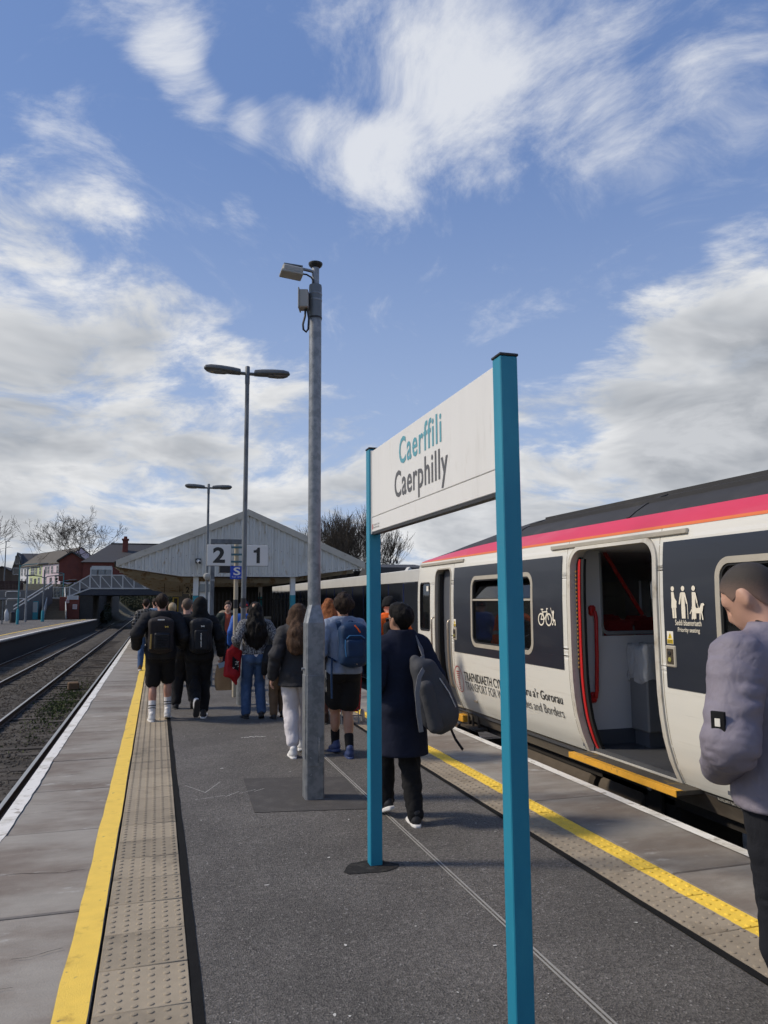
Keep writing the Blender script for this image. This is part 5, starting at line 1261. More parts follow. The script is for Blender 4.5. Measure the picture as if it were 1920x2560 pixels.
MB().box(-1.6, 0.5, -0.6, 0.6, zt-0.12, zt, 0.02).build('roof', M_galvd, t, world=False)
for x_ in (-1.5, -0.5, 0.4): MB().box(x_-0.04, x_+0.04, -0.5, -0.42, 0, zt-0.12).build('post', M_galvd, t, world=False)
MB().box(-1.5, 0.4, 0.42, 0.46, 0.3, zt-0.12).build('pane', M_win, t, world=False)

# ---------------------------------------------------------------- houses
def house(label, p0, p1, zb, ze, depth, wall, roof, wins=(), zr=None, group=None, name='terraced_house'):
    """front wall from p0 to p1 (world xy, left to right), pitched roof with ridge parallel to the front"""
    a, b = Vector((*p0, 0)), Vector((*p1, 0)); u = (b-a).normalized(); nrm = Vector((u.y, -u.x, 0)); L = (b-a).length
    if nrm.y > 0: nrm = -nrm
    t = thing(name, label, 'house', ((a+b)/2+Vector((0, 0, zb))), group)
    fn = lambda s, d, z: tuple(a+u*s-nrm*d+Vector((0, 0, z)))
    zr = zr or ze+depth*0.38
    MB().add([fn(0,0,zb), fn(L,0,zb), fn(L,0,ze), fn(0,0,ze), fn(0,depth,zb), fn(L,depth,zb), fn(L,depth,ze), fn(0,depth,ze), fn(0,depth/2,zr-0.1), fn(L,depth/2,zr-0.1)], [(0,1,2,3),(4,7,6,5),(0,3,8,7,4),(1,5,6,9,2)]).build('wall', wall, t)
    e = 0.3
    MB().add([fn(-0.05,-e,ze-0.15), fn(L+0.05,-e,ze-0.15), fn(L+0.05,depth/2,zr), fn(-0.05,depth/2,zr), fn(-0.05,depth+e,ze-0.15), fn(L+0.05,depth+e,ze-0.15), fn(-0.05,-e,ze-0.02), fn(L+0.05,-e,ze-0.02), fn(L+0.05,depth/2,zr+0.15), fn(-0.05,depth/2,zr+0.15), fn(-0.05,depth+e,ze-0.02), fn(L+0.05,depth+e,ze-0.02)], [(0,1,2,3),(3,2,5,4),(6,9,8,7),(9,10,11,8),(0,6,7,1),(0,3,9,6),(1,7,8,2),(3,4,10,9),(2,8,11,5),(4,5,11,10)]).build('roof', roof, t)
    for (s, z0, w, h, kind) in wins:
        o = MB()
        c = a+u*(s*L)+Vector((0, 0, zb+z0+h/2))
        o.obox(c+nrm*0.02, u, nrm, (0,0,1), w/2+0.09, 0.05, h/2+0.09, 0.01)
        o = o.build('door' if kind == 'd' else 'window', M_wframe if kind != 'd' else pm('door_dark', (0.05, 0.05, 0.055), 0.5), t)
        if kind != 'd':
            MB().obox(c+nrm*0.075, u, nrm, (0,0,1), w/2, 0.012, h/2).build('pane', M_win, o)
            MB().obox(c+nrm*0.085+Vector((0, 0, 0.0)), u, nrm, (0,0,1), w/2, 0.012, 0.035).build('glazing_bar', M_wframe, o)
    return t
HF = lambda px, Y: gy(px, 1450, Y)[:2]
zb0 = 4.4
w2 = [(0.2, 0.9, 0.95, 1.45, 'w'), (0.78, 0.9, 0.95, 1.45, 'w'), (0.5, 0.0, 0.95, 2.1, 'd'), (0.2, 3.1, 0.85, 1.4, 'w'), (0.55, 3.1, 0.85, 1.4, 'w'), (0.85, 3.1, 0.85, 1.4, 'w')]
zE = gy(110, 1411, 176)[2]
grp = 'painted terraced houses on the hill'
house('white painted terraced house at the far end of the hill terrace', HF(50, 184), HF(72, 179), zb0, gy(60, 1416, 181)[2], 8, pm('render_white', (0.66, 0.67, 0.70), 0.7, var=0.06, vs=0.5), M_tile, w2[:2]+w2[3:5], group=grp)
house('lime green painted terraced house between white and pink neighbours', HF(72, 179), HF(105, 172), zb0, gy(88, 1413, 175)[2], 8, pm('render_lime', (0.50, 0.56, 0.30), 0.7, var=0.06, vs=0.5), M_tile, w2+[(0.35, 3.1, 0.85, 1.4, 'w')], group=grp)
house('pale pink painted terraced house next to the red brick gable', HF(105, 172), HF(150, 163), zb0, gy(128, 1408, 167)[2], 8, pm('render_pink', (0.60, 0.50, 0.55), 0.7, var=0.06, vs=0.5), M_tile, w2+[(0.35, 3.1, 0.85, 1.4, 'w')], group=grp)
# brown gabled house behind the terrace
def gable_house(label, px0, px1, pk_px, y_e, y_p, y_b, Y, depth, wall, roof, name='house', wins=(), trim=None):
    x0, x1 = gy(px0, y_e, Y)[0], gy(px1, y_e, Y)[0]; ze = gy(px0, y_e, Y)[2]; zp = gy(pk_px, y_p, Y)[2]; zb = gy(px0, y_b, Y)[2]; xp = gy(pk_px, y_p, Y)[0]
    t = thing(name, label, 'house', ((x0+x1)/2, Y, zb))
    MB().prism([(x0, zb), (x1, zb), (x1, ze), (xp, zp-0.1), (x0, ze)], lambda u, v, w: (u, w, v), Y, Y+depth).build('wall', wall, t)
    e = 0.35
    for (a, b, s) in (((x0, ze), (xp, zp), -1), ((x1, ze), (xp, zp), 1)):
        dx = (b[0]-a[0]); dz = (b[1]-a[1]); L = math.hypot(dx, dz); ex, ez = a[0]-dx/L*e, a[1]-dz/L*e
        MB().prism([(ex, ez), b, (b[0], b[1]+0.22), (ex, ez+0.22)], lambda u, v, w: (u, w, v), Y-0.3, Y+depth+0.2).build('roof', roof, t)
        MB().prism([(ex, ez-0.02), (b[0], b[1]-0.02), (b[0], b[1]+0.21), (ex, ez+0.21)], lambda u, v, w: (u, w, v), Y-0.34, Y-0.305).build('bargeboard', trim or M_blkpl, t)
    for (px, py, w, h) in wins:
        p = gy(px, py, Y); o = MB().box(p[0]-w/2-0.08, p[0]+w/2+0.08, Y-0.06, Y+0.02, p[2]-h/2-0.08, p[2]+h/2+0.08).build('window', M_wframe, t)
        MB().box(p[0]-w/2, p[0]+w/2, Y-0.075, Y-0.06, p[2]-h/2, p[2]+h/2).build('pane', M_win, o)
    return t, zb, ze, zp
gable_house('brown brick house with steep dark gable beyond the painted terrace', 30, 58, 44, 1424, 1383, 1475, 205, 14, pm('brown_brick', (0.10, 0.075, 0.055), 0.85, var=0.2, vs=0.5), M_slate, wins=((44, 1400, 1.0, 1.9), (42, 1428, 1.6, 1.5)))
gable_house('low dark roofed house at the far left of the hill', -30, 30, 5, 1430, 1417, 1470, 215, 12, pm('brown_brick', (0.1, 0.075, 0.055), 0.85), M_slate)
# ridge house roof behind (dark roof with long ridge to the right of the gable)
x0 = gy(44, 1400, 207)[0]; x1 = gy(100, 1400, 207)[0]
t = thing('house', 'long dark slate roofed house rising behind the white terrace', 'house', ((x0+x1)/2, 210, zb0))
zr = gy(60, 1383, 212)[2]; ze = gy(60, 1412, 206)[2]
MB().box(x0+0.2, x1-0.2, 206.3, 219.5, zb0, ze, 0).build('wall', pm('brown_brick', (0.1, 0.075, 0.055), 0.85), t)
MB().prism([(206, ze-0.1), (220, ze-0.1), (213, zr)], lambda u, v, w: (w, u, v), x0, x1).build('roof', M_slate, t)
# red brick station building beyond the bridge
RBY = 112.0
t, zb, ze, zp = gable_house('red brick gabled building standing behind the bridge parapet', 148, 214, 180, 1401, 1381, 1452, RBY, 10, M_brick, M_slate, name='brick_building')
rb = thing('brick_building', 'long red brick building with slate roof, chimney and three white framed windows', 'building', (gy(300, 1440, RBY-1)[0], RBY+4, 2.0))
x0, x1 = gy(208, 1405, RBY-1)[0], gy(420, 1405, RBY-1)[0]; zE = gy(250, 1403, RBY-1)[2]; zB = gy(250, 1452, RBY-1)[2]-2
MB().box(x0, x1, RBY-1, RBY+13, zB, zE).build('wall', M_brick, rb)
xr0 = gy(277, 1358, RBY+6)[0]; zR = gy(300, 1360, RBY+6)[2]
MB().add([(x0-0.3, RBY-1.4, zE-0.15), (x1, RBY-1.4, zE-0.15), (x1, RBY+6, zR), (xr0, RBY+6, zR), (x0-0.3, RBY+13.4, zE-0.15), (x1, RBY+13.4, zE-0.15)], [(0,1,2,3),(3,2,5,4),(0,3,4),(0,4,5,1)]).build('roof', M_slate, rb)
MB().box(xr0, x1, RBY+5.85, RBY+6.15, zR-0.05, zR+0.12).build('ridge_tile', M_tile, rb)
c0 = gy(313, 1376, RBY+3); ct = gy(313, 1347, RBY+3)[2]
ch = MB().box(c0[0]-0.36, c0[0]+0.36, RBY+2.6, RBY+3.4, c0[2]-1.2, ct, 0.02).build('chimney', M_brick, rb)
MB().box(c0[0]-0.48, c0[0]+0.48, RBY+2.5, RBY+3.5, ct-0.25, ct, 0.02).build('chimney_cap', M_brick, ch)
MB().lathe([(0.26, 0), (0.22, 0.3), (0.24, 0.34)], 10, (c0[0], RBY+3, ct)).build('chimney_pot', M_brick, ch, 40)
for (px, wpx) in ((236, 13), (254, 14), (271, 13)):
    p = gy(px, 1430, RBY-1); w = wpx*RBY/FPX
    o = MB().box(p[0]-w/2-0.15, p[0]+w/2+0.15, RBY-1.08, RBY-0.98, p[2]-0.75, p[2]+0.62).build('window', M_wframe, rb)
    MB().box(p[0]-w/2, p[0]+w/2, RBY-1.10, RBY-1.08, p[2]-0.65, p[2]+0.35).build('pane', pm('window_sky', (0.10, 0.14, 0.17), 0.1, var=0.1, spec=0.8), o)
p = gy(254, 1419, RBY-1); MB().box(gy(229, 1419, RBY-1)[0], gy(280, 1419, RBY-1)[0], RBY-1.12, RBY-0.99, p[2]-0.28, p[2]+0.22).build('fascia_sign', M_wframe, rb)
# dark roof and white gable glimpsed over the trackside wall
x0, x1 = gy(940, 1412, 75)[0], gy(1075, 1412, 75)[0]; zt = gy(980, 1411, 75)[2]
t = thing('distant_house', 'dark roofed building with a small white gable beyond the trackside wall', 'house', ((x0+x1)/2, 78, 0))
MB().box(x0, x1, 75.5, 84, -1.5, 2.6).build('wall', pm('brown_brick', (0.1, 0.075, 0.055), 0.85), t)
MB().prism([(75.0, 2.4), (85, 2.4), (80, zt*80/75-0.12), (75.0, zt-0.3)], lambda u, v, w: (w, u, v), x0, x1).build('roof', M_slate, t)
g_ = gy(1021, 1428, 74.5); MB().prism([(g_[0]-0.55, 2.4), (g_[0]+0.55, 2.4), (g_[0]+0.55, g_[2]-0.25), (g_[0], g_[2]+0.42), (g_[0]-0.55, g_[2]-0.25)], lambda u, v, w: (u, w, v), 74.0, 75.2).build('white_gable', M_wframe, t)
L_ = gy(1010, 1412, 82); t = thing('street_lamp', 'small black twin lantern street lamp above the distant roof', 'lamp post', (L_[0], 86, 0.0))
zl = gy(1010, 1397, 86)[2]
MB().lathe([(0.07, 0), (0.045, zl)], 10).build('pole', M_blkpl, t, 40, world=False); MB().tube([(-0.42, 0, zl-0.25), (0.42, 0, zl-0.25)], 0.03, 6).build('crossarm', M_blkpl, t, world=False)
for s in (-1, 1): MB().lathe([(0.03, 0.0), (0.13, -0.12), (0.17, -0.42), (0.10, -0.5)], 10, (s*0.42, 0, zl-0.1)).build('lantern', M_blkpl, t, 40, world=False)

# ---------------------------------------------------------------- bare trees
M_bark = pm('bark', (0.055, 0.046, 0.037), 0.9, var=0.3, vs=3, bump=0.4, bs=12)
def bare_tree(label, base, height, spread, seed, up=0.25, levels=6, nb=2.3, r0=0.32, trunk=0.28, multi=1, mat=M_bark, rmin=0.016):
    r = random.Random(seed); t = thing('bare_tree', label, 'tree', base, 'leafless trees beyond the station')
    tb, cb = MB(), MB()
    def grow(p, d, L, rad, lev):
        n = 3; pts = [p]; q = p.copy(); dd = d.copy()
        for i in range(n):
            dd = (dd+Vector((r.gauss(0, .16), r.gauss(0, .16), r.gauss(0, .10)+up*0.12))).normalized(); q = q+dd*(L/n); pts.append(q.copy())
        rs = [rad*(1-0.35*i/n) for i in range(n+1)]
        (tb if lev <= 1 else cb).tube(pts, rs, 6 if lev < 2 else (4 if lev < 4 else 3), cap=False)
        if lev >= levels: return
        k = int(nb)+(1 if r.random() < nb-int(nb) else 0)
        if lev == 0: k = max(k, 4)
        for i in range(k):
            src = pts[-1] if i < 2 else pts[r.randint(1, n)]
            az = r.uniform(0, 2*pi); tilt = r.uniform(0.35, 0.85)*spread
            perp = dd.orthogonal().normalized(); perp = Matrix.Rotation(az, 3, dd) @ perp
            nd = (dd*cos(tilt)+perp*sin(tilt)+Vector((0, 0, up*0.5))).normalized()
            grow(src, nd, L*r.uniform(0.66, 0.90), max(rs[-1]*r.uniform(0.58, 0.80), rmin), lev+1)
    for m in range(multi):
        d = Vector((r.gauss(0, 0.12), r.gauss(0, 0.12), 1)).normalized() if multi == 1 else Vector((r.gauss(0, 0.3), r.gauss(0, 0.3), 1)).normalized()
        o = Vector((0, 0, 0)) if multi == 1 else Vector((r.gauss(0, 0.9), r.gauss(0, 0.9), 0))
        grow(o, d, height*trunk, r0, 0)
    tb.build('trunk', mat, t, True, world=False); cb.build('crown', mat, t, True, world=False)
    return t
tb_ = gy(218, 1400, 150); bare_tree('wide spreading bare tree rising behind the red brick gable', (tb_[0], 150, 3.0), 17.0, 0.90, 5, up=0.13, levels=7, nb=2.35, r0=0.46, trunk=0.24, rmin=0.026)
tb_ = gy(148, 1400, 194); bare_tree('lower bare tree with fine twigs over the terrace roofs', (tb_[0], 194, 3.0), 17.5, 0.9, 12, up=0.15, levels=7, nb=2.35, r0=0.34, trunk=0.25, rmin=0.03)
for i, (px, Y, H_, lab) in enumerate(((818, 92, 11.5, 'bushy bare tree showing over the right slope of the canopy'), (868, 92, 15.5, 'taller upright bare tree between canopy slope and teal sign post'), (905, 96, 14.5, 'upright bare tree partly behind the teal sign post'), (845, 100, 14.5, 'upright bare tree behind the others over the canopy slope'))):
    X = gy(px, 1400, Y)[0]; bare_tree(lab, (X, Y, 0.0), H_, 0.55, 30+i, up=0.55, levels=5, nb=2.9, r0=0.12, trunk=0.24, multi=6, rmin=0.02)
X = gy(-22, 1400, 135)[0]; bare_tree('bare tree with fine twigs beside the tall street lamp', (X, 135, 2.5), 15.5, 0.8, 44, levels=6, nb=2.6, r0=0.24, trunk=0.26, rmin=0.028)
# scrub on the cutting sides beyond the bridge
def scrub(name, label, x0, x1, ya, yb, n, zf, seed, col):
    r = random.Random(seed); b = MB()
    for i in range(n):
        x, y = r.uniform(x0, x1), r.uniform(ya, yb); z = zf(x, y)+abs(r.gauss(0, 0.7)); s = r.uniform(0.10, 0.28); a = Vector((r.gauss(0,1), r.gauss(0,1), r.gauss(0,1))).normalized(); c = a.orthogonal().normalized(); e = a.cross(c)
        p = Vector((x, y, z)); b.add([p-c*s, p+e*s*0.7, p+c*s, p-e*s*0.7], [(0,1,2,3)])
    tag(b.build(name, pm(name, col, 0.9, var=0.4, vs=1)), label, 'scrub', kind='stuff')
scrub('scrub', 'dark ivy and scrub on the cutting side beyond the bridge', 5.5, 14, 98, 190, 7000, lambda x, y: -1.0+(x-6.5)*0.7, 3, (0.035, 0.040, 0.018))
scrub('scrub', 'brown scrub on the bank below the red brick building', -13, -5.8, 99, 110, 4500, lambda x, y: -1.0+4.0*min(1, max(0, (y-97)/14))*min(1, (-5.5-x)/4), 4, (0.042, 0.036, 0.022))
scrub('scrub', 'dark scrub closing the view where the railway curves away', -9, 9, 200, 215, 6000, lambda x, y: -1.0+(y-200)*0.25+2.0*random.random(), 5, (0.030, 0.034, 0.018))
b = MB().box(-30, 30, 216, 218, -2, 7); struct(b.build('cutting_end', M_grass))

# ---------------------------------------------------------------- people: bodies and clothes grown from smooth distance fields
def _hash(ix, iy, iz, seed):
    h = (ix*374761393+iy*668265263+iz*2147483647+seed*1274126177) & 0xffffffff
    h = ((h ^ (h >> 13))*1274126177) & 0xffffffff
    return ((h ^ (h >> 16)) & 0xffff)/65535.0
def vnoise(P, f, seed=0):
    Q = P*np.asarray(f, float)+100.0; I = np.floor(Q).astype(np.int64); t = Q-I; t = t*t*(3-2*t)
    out = 0.0
    for dx in (0, 1):
        for dy in (0, 1):
            for dz in (0, 1):
                w = (t[:, 0] if dx else 1-t[:, 0])*(t[:, 1] if dy else 1-t[:, 1])*(t[:, 2] if dz else 1-t[:, 2])
                out = out+w*_hash(I[:, 0]+dx, I[:, 1]+dy, I[:, 2]+dz, seed)
    return out*2-1
def smin(a, b, k):
    h = np.maximum(k-np.abs(a-b), 0)/k; return np.minimum(a, b)-h*h*k*0.25
def smax(a, b, k): return -smin(-a, -b, k)
def rotx(a): return np.array([[1, 0, 0], [0, cos(a), -sin(a)], [0, sin(a), cos(a)]])
def rotz(a): return np.array([[cos(a), -sin(a), 0], [sin(a), cos(a), 0], [0, 0, 1]])
def roty(a): return np.array([[cos(a), 0, sin(a)], [0, 1, 0], [-sin(a), 0, cos(a)]])
class Cone:
    def __init__(s, a, b, ra, rb, sq=1.0, ax=None): s.a = np.array(a, float); s.b = np.array(b, float); s.ra = ra; s.rb = rb
    def d(s, P, g=0.0):
        ab = s.b-s.a; t = np.clip(((P-s.a)@ab)/max(ab@ab, 1e-9), 0, 1)
        return np.linalg.norm(P-s.a-t[:, None]*ab, axis=1)-(s.ra+(s.rb-s.ra)*t)-g
    def box(s, g=0.0): r = max(s.ra, s.rb)+g; return np.minimum(s.a, s.b)-r, np.maximum(s.a, s.b)+r
class Ell:
    def __init__(s, c, r, M=None): s.c = np.array(c, float); s.r = np.array(r, float); s.M = M
    def d(s, P, g=0.0):
        q = P-s.c
        if s.M is not None: q = q@s.M
        r = s.r+g; k0 = np.linalg.norm(q/r, axis=1); k1 = np.linalg.norm(q/(r*r), axis=1)
        return k0*(k0-1)/np.maximum(k1, 1e-6)
    def box(s, g=0.0): r = max(s.r)+g; return s.c-r, s.c+r
class Tubz:
    """upright elliptical tube: list of (z, cx, cy, rx, ry)"""
    def __init__(s, rows): s.rows = sorted(rows); s.z = np.array([r[0] for r in s.rows])
    def d(s, P, g=0.0):
        z = P[:, 2]; I = [np.interp(z, s.z, [r[k] for r in s.rows]) for k in (1, 2, 3, 4)]
        rx, ry = I[2]+g, I[3]+g; x, y = (P[:, 0]-I[0])/rx, (P[:, 1]-I[1])/ry
        k0 = np.sqrt(x*x+y*y); k1 = np.sqrt((x/rx)**2+(y/ry)**2); dr = np.where(k0 > 1e-6, k0*(k0-1)/np.maximum(k1, 1e-6), -np.minimum(rx, ry))
        return np.maximum(dr, np.maximum(s.z[0]-g-z, z-s.z[-1]-g))
    def box(s, g=0.0):
        r = np.array(s.rows); return np.array([(r[:, 1]-r[:, 3]).min()-g, (r[:, 2]-r[:, 4]).min()-g, r[:, 0].min()-g]), np.array([(r[:, 1]+r[:, 3]).max()+g, (r[:, 2]+r[:, 4]).max()+g, r[:, 0].max()+g])
class RBox:
    def __init__(s, c, h, r, M=None): s.c = np.array(c, float); s.h = np.array(h, float); s.r = r; s.M = M
    def d(s, P, g=0.0):
        q = P-s.c
        if s.M is not None: q = q@s.M
        q = np.abs(q)-s.h+s.r; return np.linalg.norm(np.maximum(q, 0), axis=1)+np.minimum(q.max(axis=1), 0)-s.r-g
    def box(s, g=0.0): r = np.linalg.norm(s.h)+g; return s.c-r, s.c+r
def field(prims, k, g=0.0):
    def F(P):
        d = prims[0].d(P, g)
        for p in prims[1:]: d = smin(d, p.d(P, g), k)
        return d
    return F
def bounds(prims, g):
    L, U = zip(*[p.box(g) for p in prims]); return np.min(L, axis=0)-0.02, np.max(U, axis=0)+0.02
def isomesh(F, lo, hi, h):
    lo = np.asarray(lo, float); nc = np.maximum(1, np.ceil((np.asarray(hi)-lo)/(4*h)).astype(int)); n = nc*4
    ax = [lo[i]+(np.arange(nc[i])*4+1.5)*h for i in range(3)]
    C = np.stack(np.meshgrid(*ax, indexing='ij'), -1).reshape(-1, 3); cv = F(C).reshape(nc)
    act = np.abs(cv) < 7.5*h
    V = np.repeat(np.repeat(np.repeat(cv, 4, 0), 4, 1), 4, 2); A = np.repeat(np.repeat(np.repeat(act, 4, 0), 4, 1), 4, 2)
    I = np.argwhere(A); V[A] = F(lo+I*h)
    V[0], V[-1] = 1, 1; V[:, 0], V[:, -1] = 1, 1; V[:, :, 0], V[:, :, -1] = 1, 1
    S = V < 0
    c = [S[dx:n[0]-1+dx, dy:n[1]-1+dy, dz:n[2]-1+dz] for dx in (0, 1) for dy in (0, 1) for dz in (0, 1)]
    cnt = sum(x.astype(np.int8) for x in c); act = (cnt > 0) & (cnt < 8); cells = np.argwhere(act)
    if len(cells) == 0: return np.zeros((0, 3)), np.zeros((0, 4), int)
    idx = -np.ones(act.shape, np.int64); idx[act] = np.arange(len(cells))
    cor = np.array([(dx, dy, dz) for dx in (0, 1) for dy in (0, 1) for dz in (0, 1)])
    cvv = np.stack([V[cells[:, 0]+o[0], cells[:, 1]+o[1], cells[:, 2]+o[2]] for o in cor], 1)
    acc = np.zeros((len(cells), 3)); m = np.zeros(len(cells))
    for a in range(8):
        for b in range(a+1, 8):
            if np.abs(cor[a]-cor[b]).sum() != 1: continue
            va, vb = cvv[:, a], cvv[:, b]; x = (va < 0) != (vb < 0); t = np.where(x, va/np.where(x, va-vb, 1), 0)
            acc += np.where(x[:, None], cor[a]+t[:, None]*(cor[b]-cor[a]), 0); m += x
    verts = lo+(cells+acc/m[:, None])*h
    quads = []
    for axn in range(3):
        o = [0, 0, 0]; o[axn] = 1; u, w = (axn+1) % 3, (axn+2) % 3
        s0 = S[:n[0]-o[0], :n[1]-o[1], :n[2]-o[2]]; s1 = S[o[0]:, o[1]:, o[2]:]
        E = np.argwhere(s0 != s1); E = E[(E[:, u] > 0) & (E[:, w] > 0) & (E[:, u] < n[u]-1) & (E[:, w] < n[w]-1) & (E[:, axn] < n[axn]-1)]
        du = np.zeros(3, int); du[u] = 1; dw = np.zeros(3, int); dw[w] = 1
        g = lambda e: idx[e[:, 0], e[:, 1], e[:, 2]]
        q = np.stack([g(E-du-dw), g(E-dw), g(E), g(E-du)], 1); fl = ~S[E[:, 0], E[:, 1], E[:, 2]]
        q[fl] = q[fl][:, ::-1]; quads.append(q)
    Q = np.concatenate(quads); Q = Q[(Q >= 0).all(1)]
    # one light smoothing pass
    nb = np.zeros_like(verts); ct = np.zeros(len(verts))
    for k in range(4):
        np.add.at(nb, Q[:, k], verts[Q[:, (k+1) % 4]]); np.add.at(ct, Q[:, k], 1)
        np.add.at(nb, Q[:, k], verts[Q[:, (k-1) % 4]]); np.add.at(ct, Q[:, k], 1)
    verts = verts*0.55+0.45*nb/np.maximum(ct, 1)[:, None]
    return verts, Q
def isobuild(name, F, lo, hi, h, mat, parent):
    v, q = isomesh(F, lo, hi, h)
    me = bpy.data.meshes.new(name); me.vertices.add(len(v)); me.vertices.foreach_set('co', v.ravel().astype(np.float32))
    me.loops.add(len(q)*4); me.loops.foreach_set('vertex_index', q.ravel().astype(np.int32)); me.polygons.add(len(q)); me.polygons.foreach_set('loop_start', np.arange(0, len(q)*4, 4, dtype=np.int32))
    me.polygons.foreach_set('use_smooth', np.ones(len(q), bool)); me.update(calc_edges=True); me.validate()
    me.materials.append(mat)
    return link(name, me, parent, False)
def ik(a, t, l1, l2, pole):
    a, t = np.array(a, float), np.array(t, float); d = t-a; L = np.linalg.norm(d); L2 = min(L, (l1+l2)*0.999); d = d/L; t = a+d*L2
    x = (l1*l1-l2*l2+L2*L2)/(2*L2); hgt = sqrt(max(l1*l1-x*x, 0)); p = np.array(pole, float); p = p-d*(p@d); p /= np.linalg.norm(p)
    return a+d*x+p*hgt, t

def cloth(name, col, var=0.16, rough=0.88, bump=0.35, bs=9.0, weave=240, col2=None, th=(0.5, 0.7), cs=5, spec=0.25, sheen=0.0):
    if name in _mats: return _mats[name]
    m = bpy.data.materials.new(name); m.use_nodes = True; t = NT(m.node_tree)
    v = t.n('ShaderNodeTexCoord').outputs['Object']; n = t.noise(v, 7, 5, 0.6)
    w = t.vm('ADD', v, t.vm('SCALE', t.vm('SUBTRACT', t.noise(v, 4, 3, out='Color'), (0.5, 0.5, 0.5)), scale=0.16))
    c = t.mix(0.0, col, col)
    if col2: c = t.mix(t.mr(t.noise(v, cs, 5, 0.65), *th), c, col2)
    c = t.vm('SCALE', c, scale=t.m('ADD', 1-var, t.m('MULTIPLY', n, 2*var)))
    fold = t.m('ABSOLUTE', t.m('SUBTRACT', t.noise(t.vm('MULTIPLY', w, (1.0, 1.0, 0.75)), bs, 4, 0.5), 0.5)); wv = t.noise(v, weave, 2, 0.6)
    hgt = t.m('ADD', fold, t.m('MULTIPLY', wv, 0.06))
    bn = t.n('ShaderNodeBump', {'Strength': bump, 'Distance': 0.05, 'Height': hgt})
    b = t.n('ShaderNodeBsdfPrincipled', {'Base Color': c, 'Roughness': rough, 'Specular IOR Level': spec, 'Normal': bn.outputs[0], 'Sheen Weight': sheen})
    t.t.links.new(b.outputs[0], t.n('ShaderNodeOutputMaterial').inputs[0]); _mats[name] = m; return m
def skinmat(name, col):
    return pm(name, col, 0.55, var=0.07, vs=14, bump=0.10, bs=120, spec=0.4, col2=(col[0]*0.95, col[1]*0.72, col[2]*0.68), th=(0.5, 0.8), cs=9)
def hairmat(name, col, col2):
    if name in _mats: return _mats[name]
    m = bpy.data.materials.new(name); m.use_nodes = True; t = NT(m.node_tree)
    v = t.n('ShaderNodeTexCoord').outputs['Object']; w = t.vm('ADD', v, t.vm('SCALE', t.vm('SUBTRACT', t.noise(v, 9, 3, out='Color'), (0.5, 0.5, 0.5)), scale=0.08))
    s = t.noise(t.vm('MULTIPLY', w, (1, 1, 0.12)), 160, 3, 0.6); s2 = t.noise(t.vm('MULTIPLY', w, (1, 1, 0.2)), 30, 4, 0.6)
    c = t.mix(t.mr(t.m('ADD', t.m('MULTIPLY', s, 0.6), t.m('MULTIPLY', s2, 0.4)), 0.35, 0.65), col, col2)
    bn = t.n('ShaderNodeBump', {'Strength': 0.8, 'Distance': 0.012, 'Height': t.m('ADD', s, s2)})
    b = t.n('ShaderNodeBsdfPrincipled', {'Base Color': c, 'Roughness': 0.6, 'Specular IOR Level': 0.15, 'Normal': bn.outputs[0]})
    t.t.links.new(b.outputs[0], t.n('ShaderNodeOutputMaterial').inputs[0]); _mats[name] = m; return m
SK_F = skinmat('skin_fair', (0.52, 0.30, 0.215)); SK_M = skinmat('skin_tan', (0.40, 0.22, 0.145)); SK_D = skinmat('skin_brown', (0.25, 0.13, 0.085)); SK_L = skinmat('skin_leg', (0.46, 0.255, 0.185))

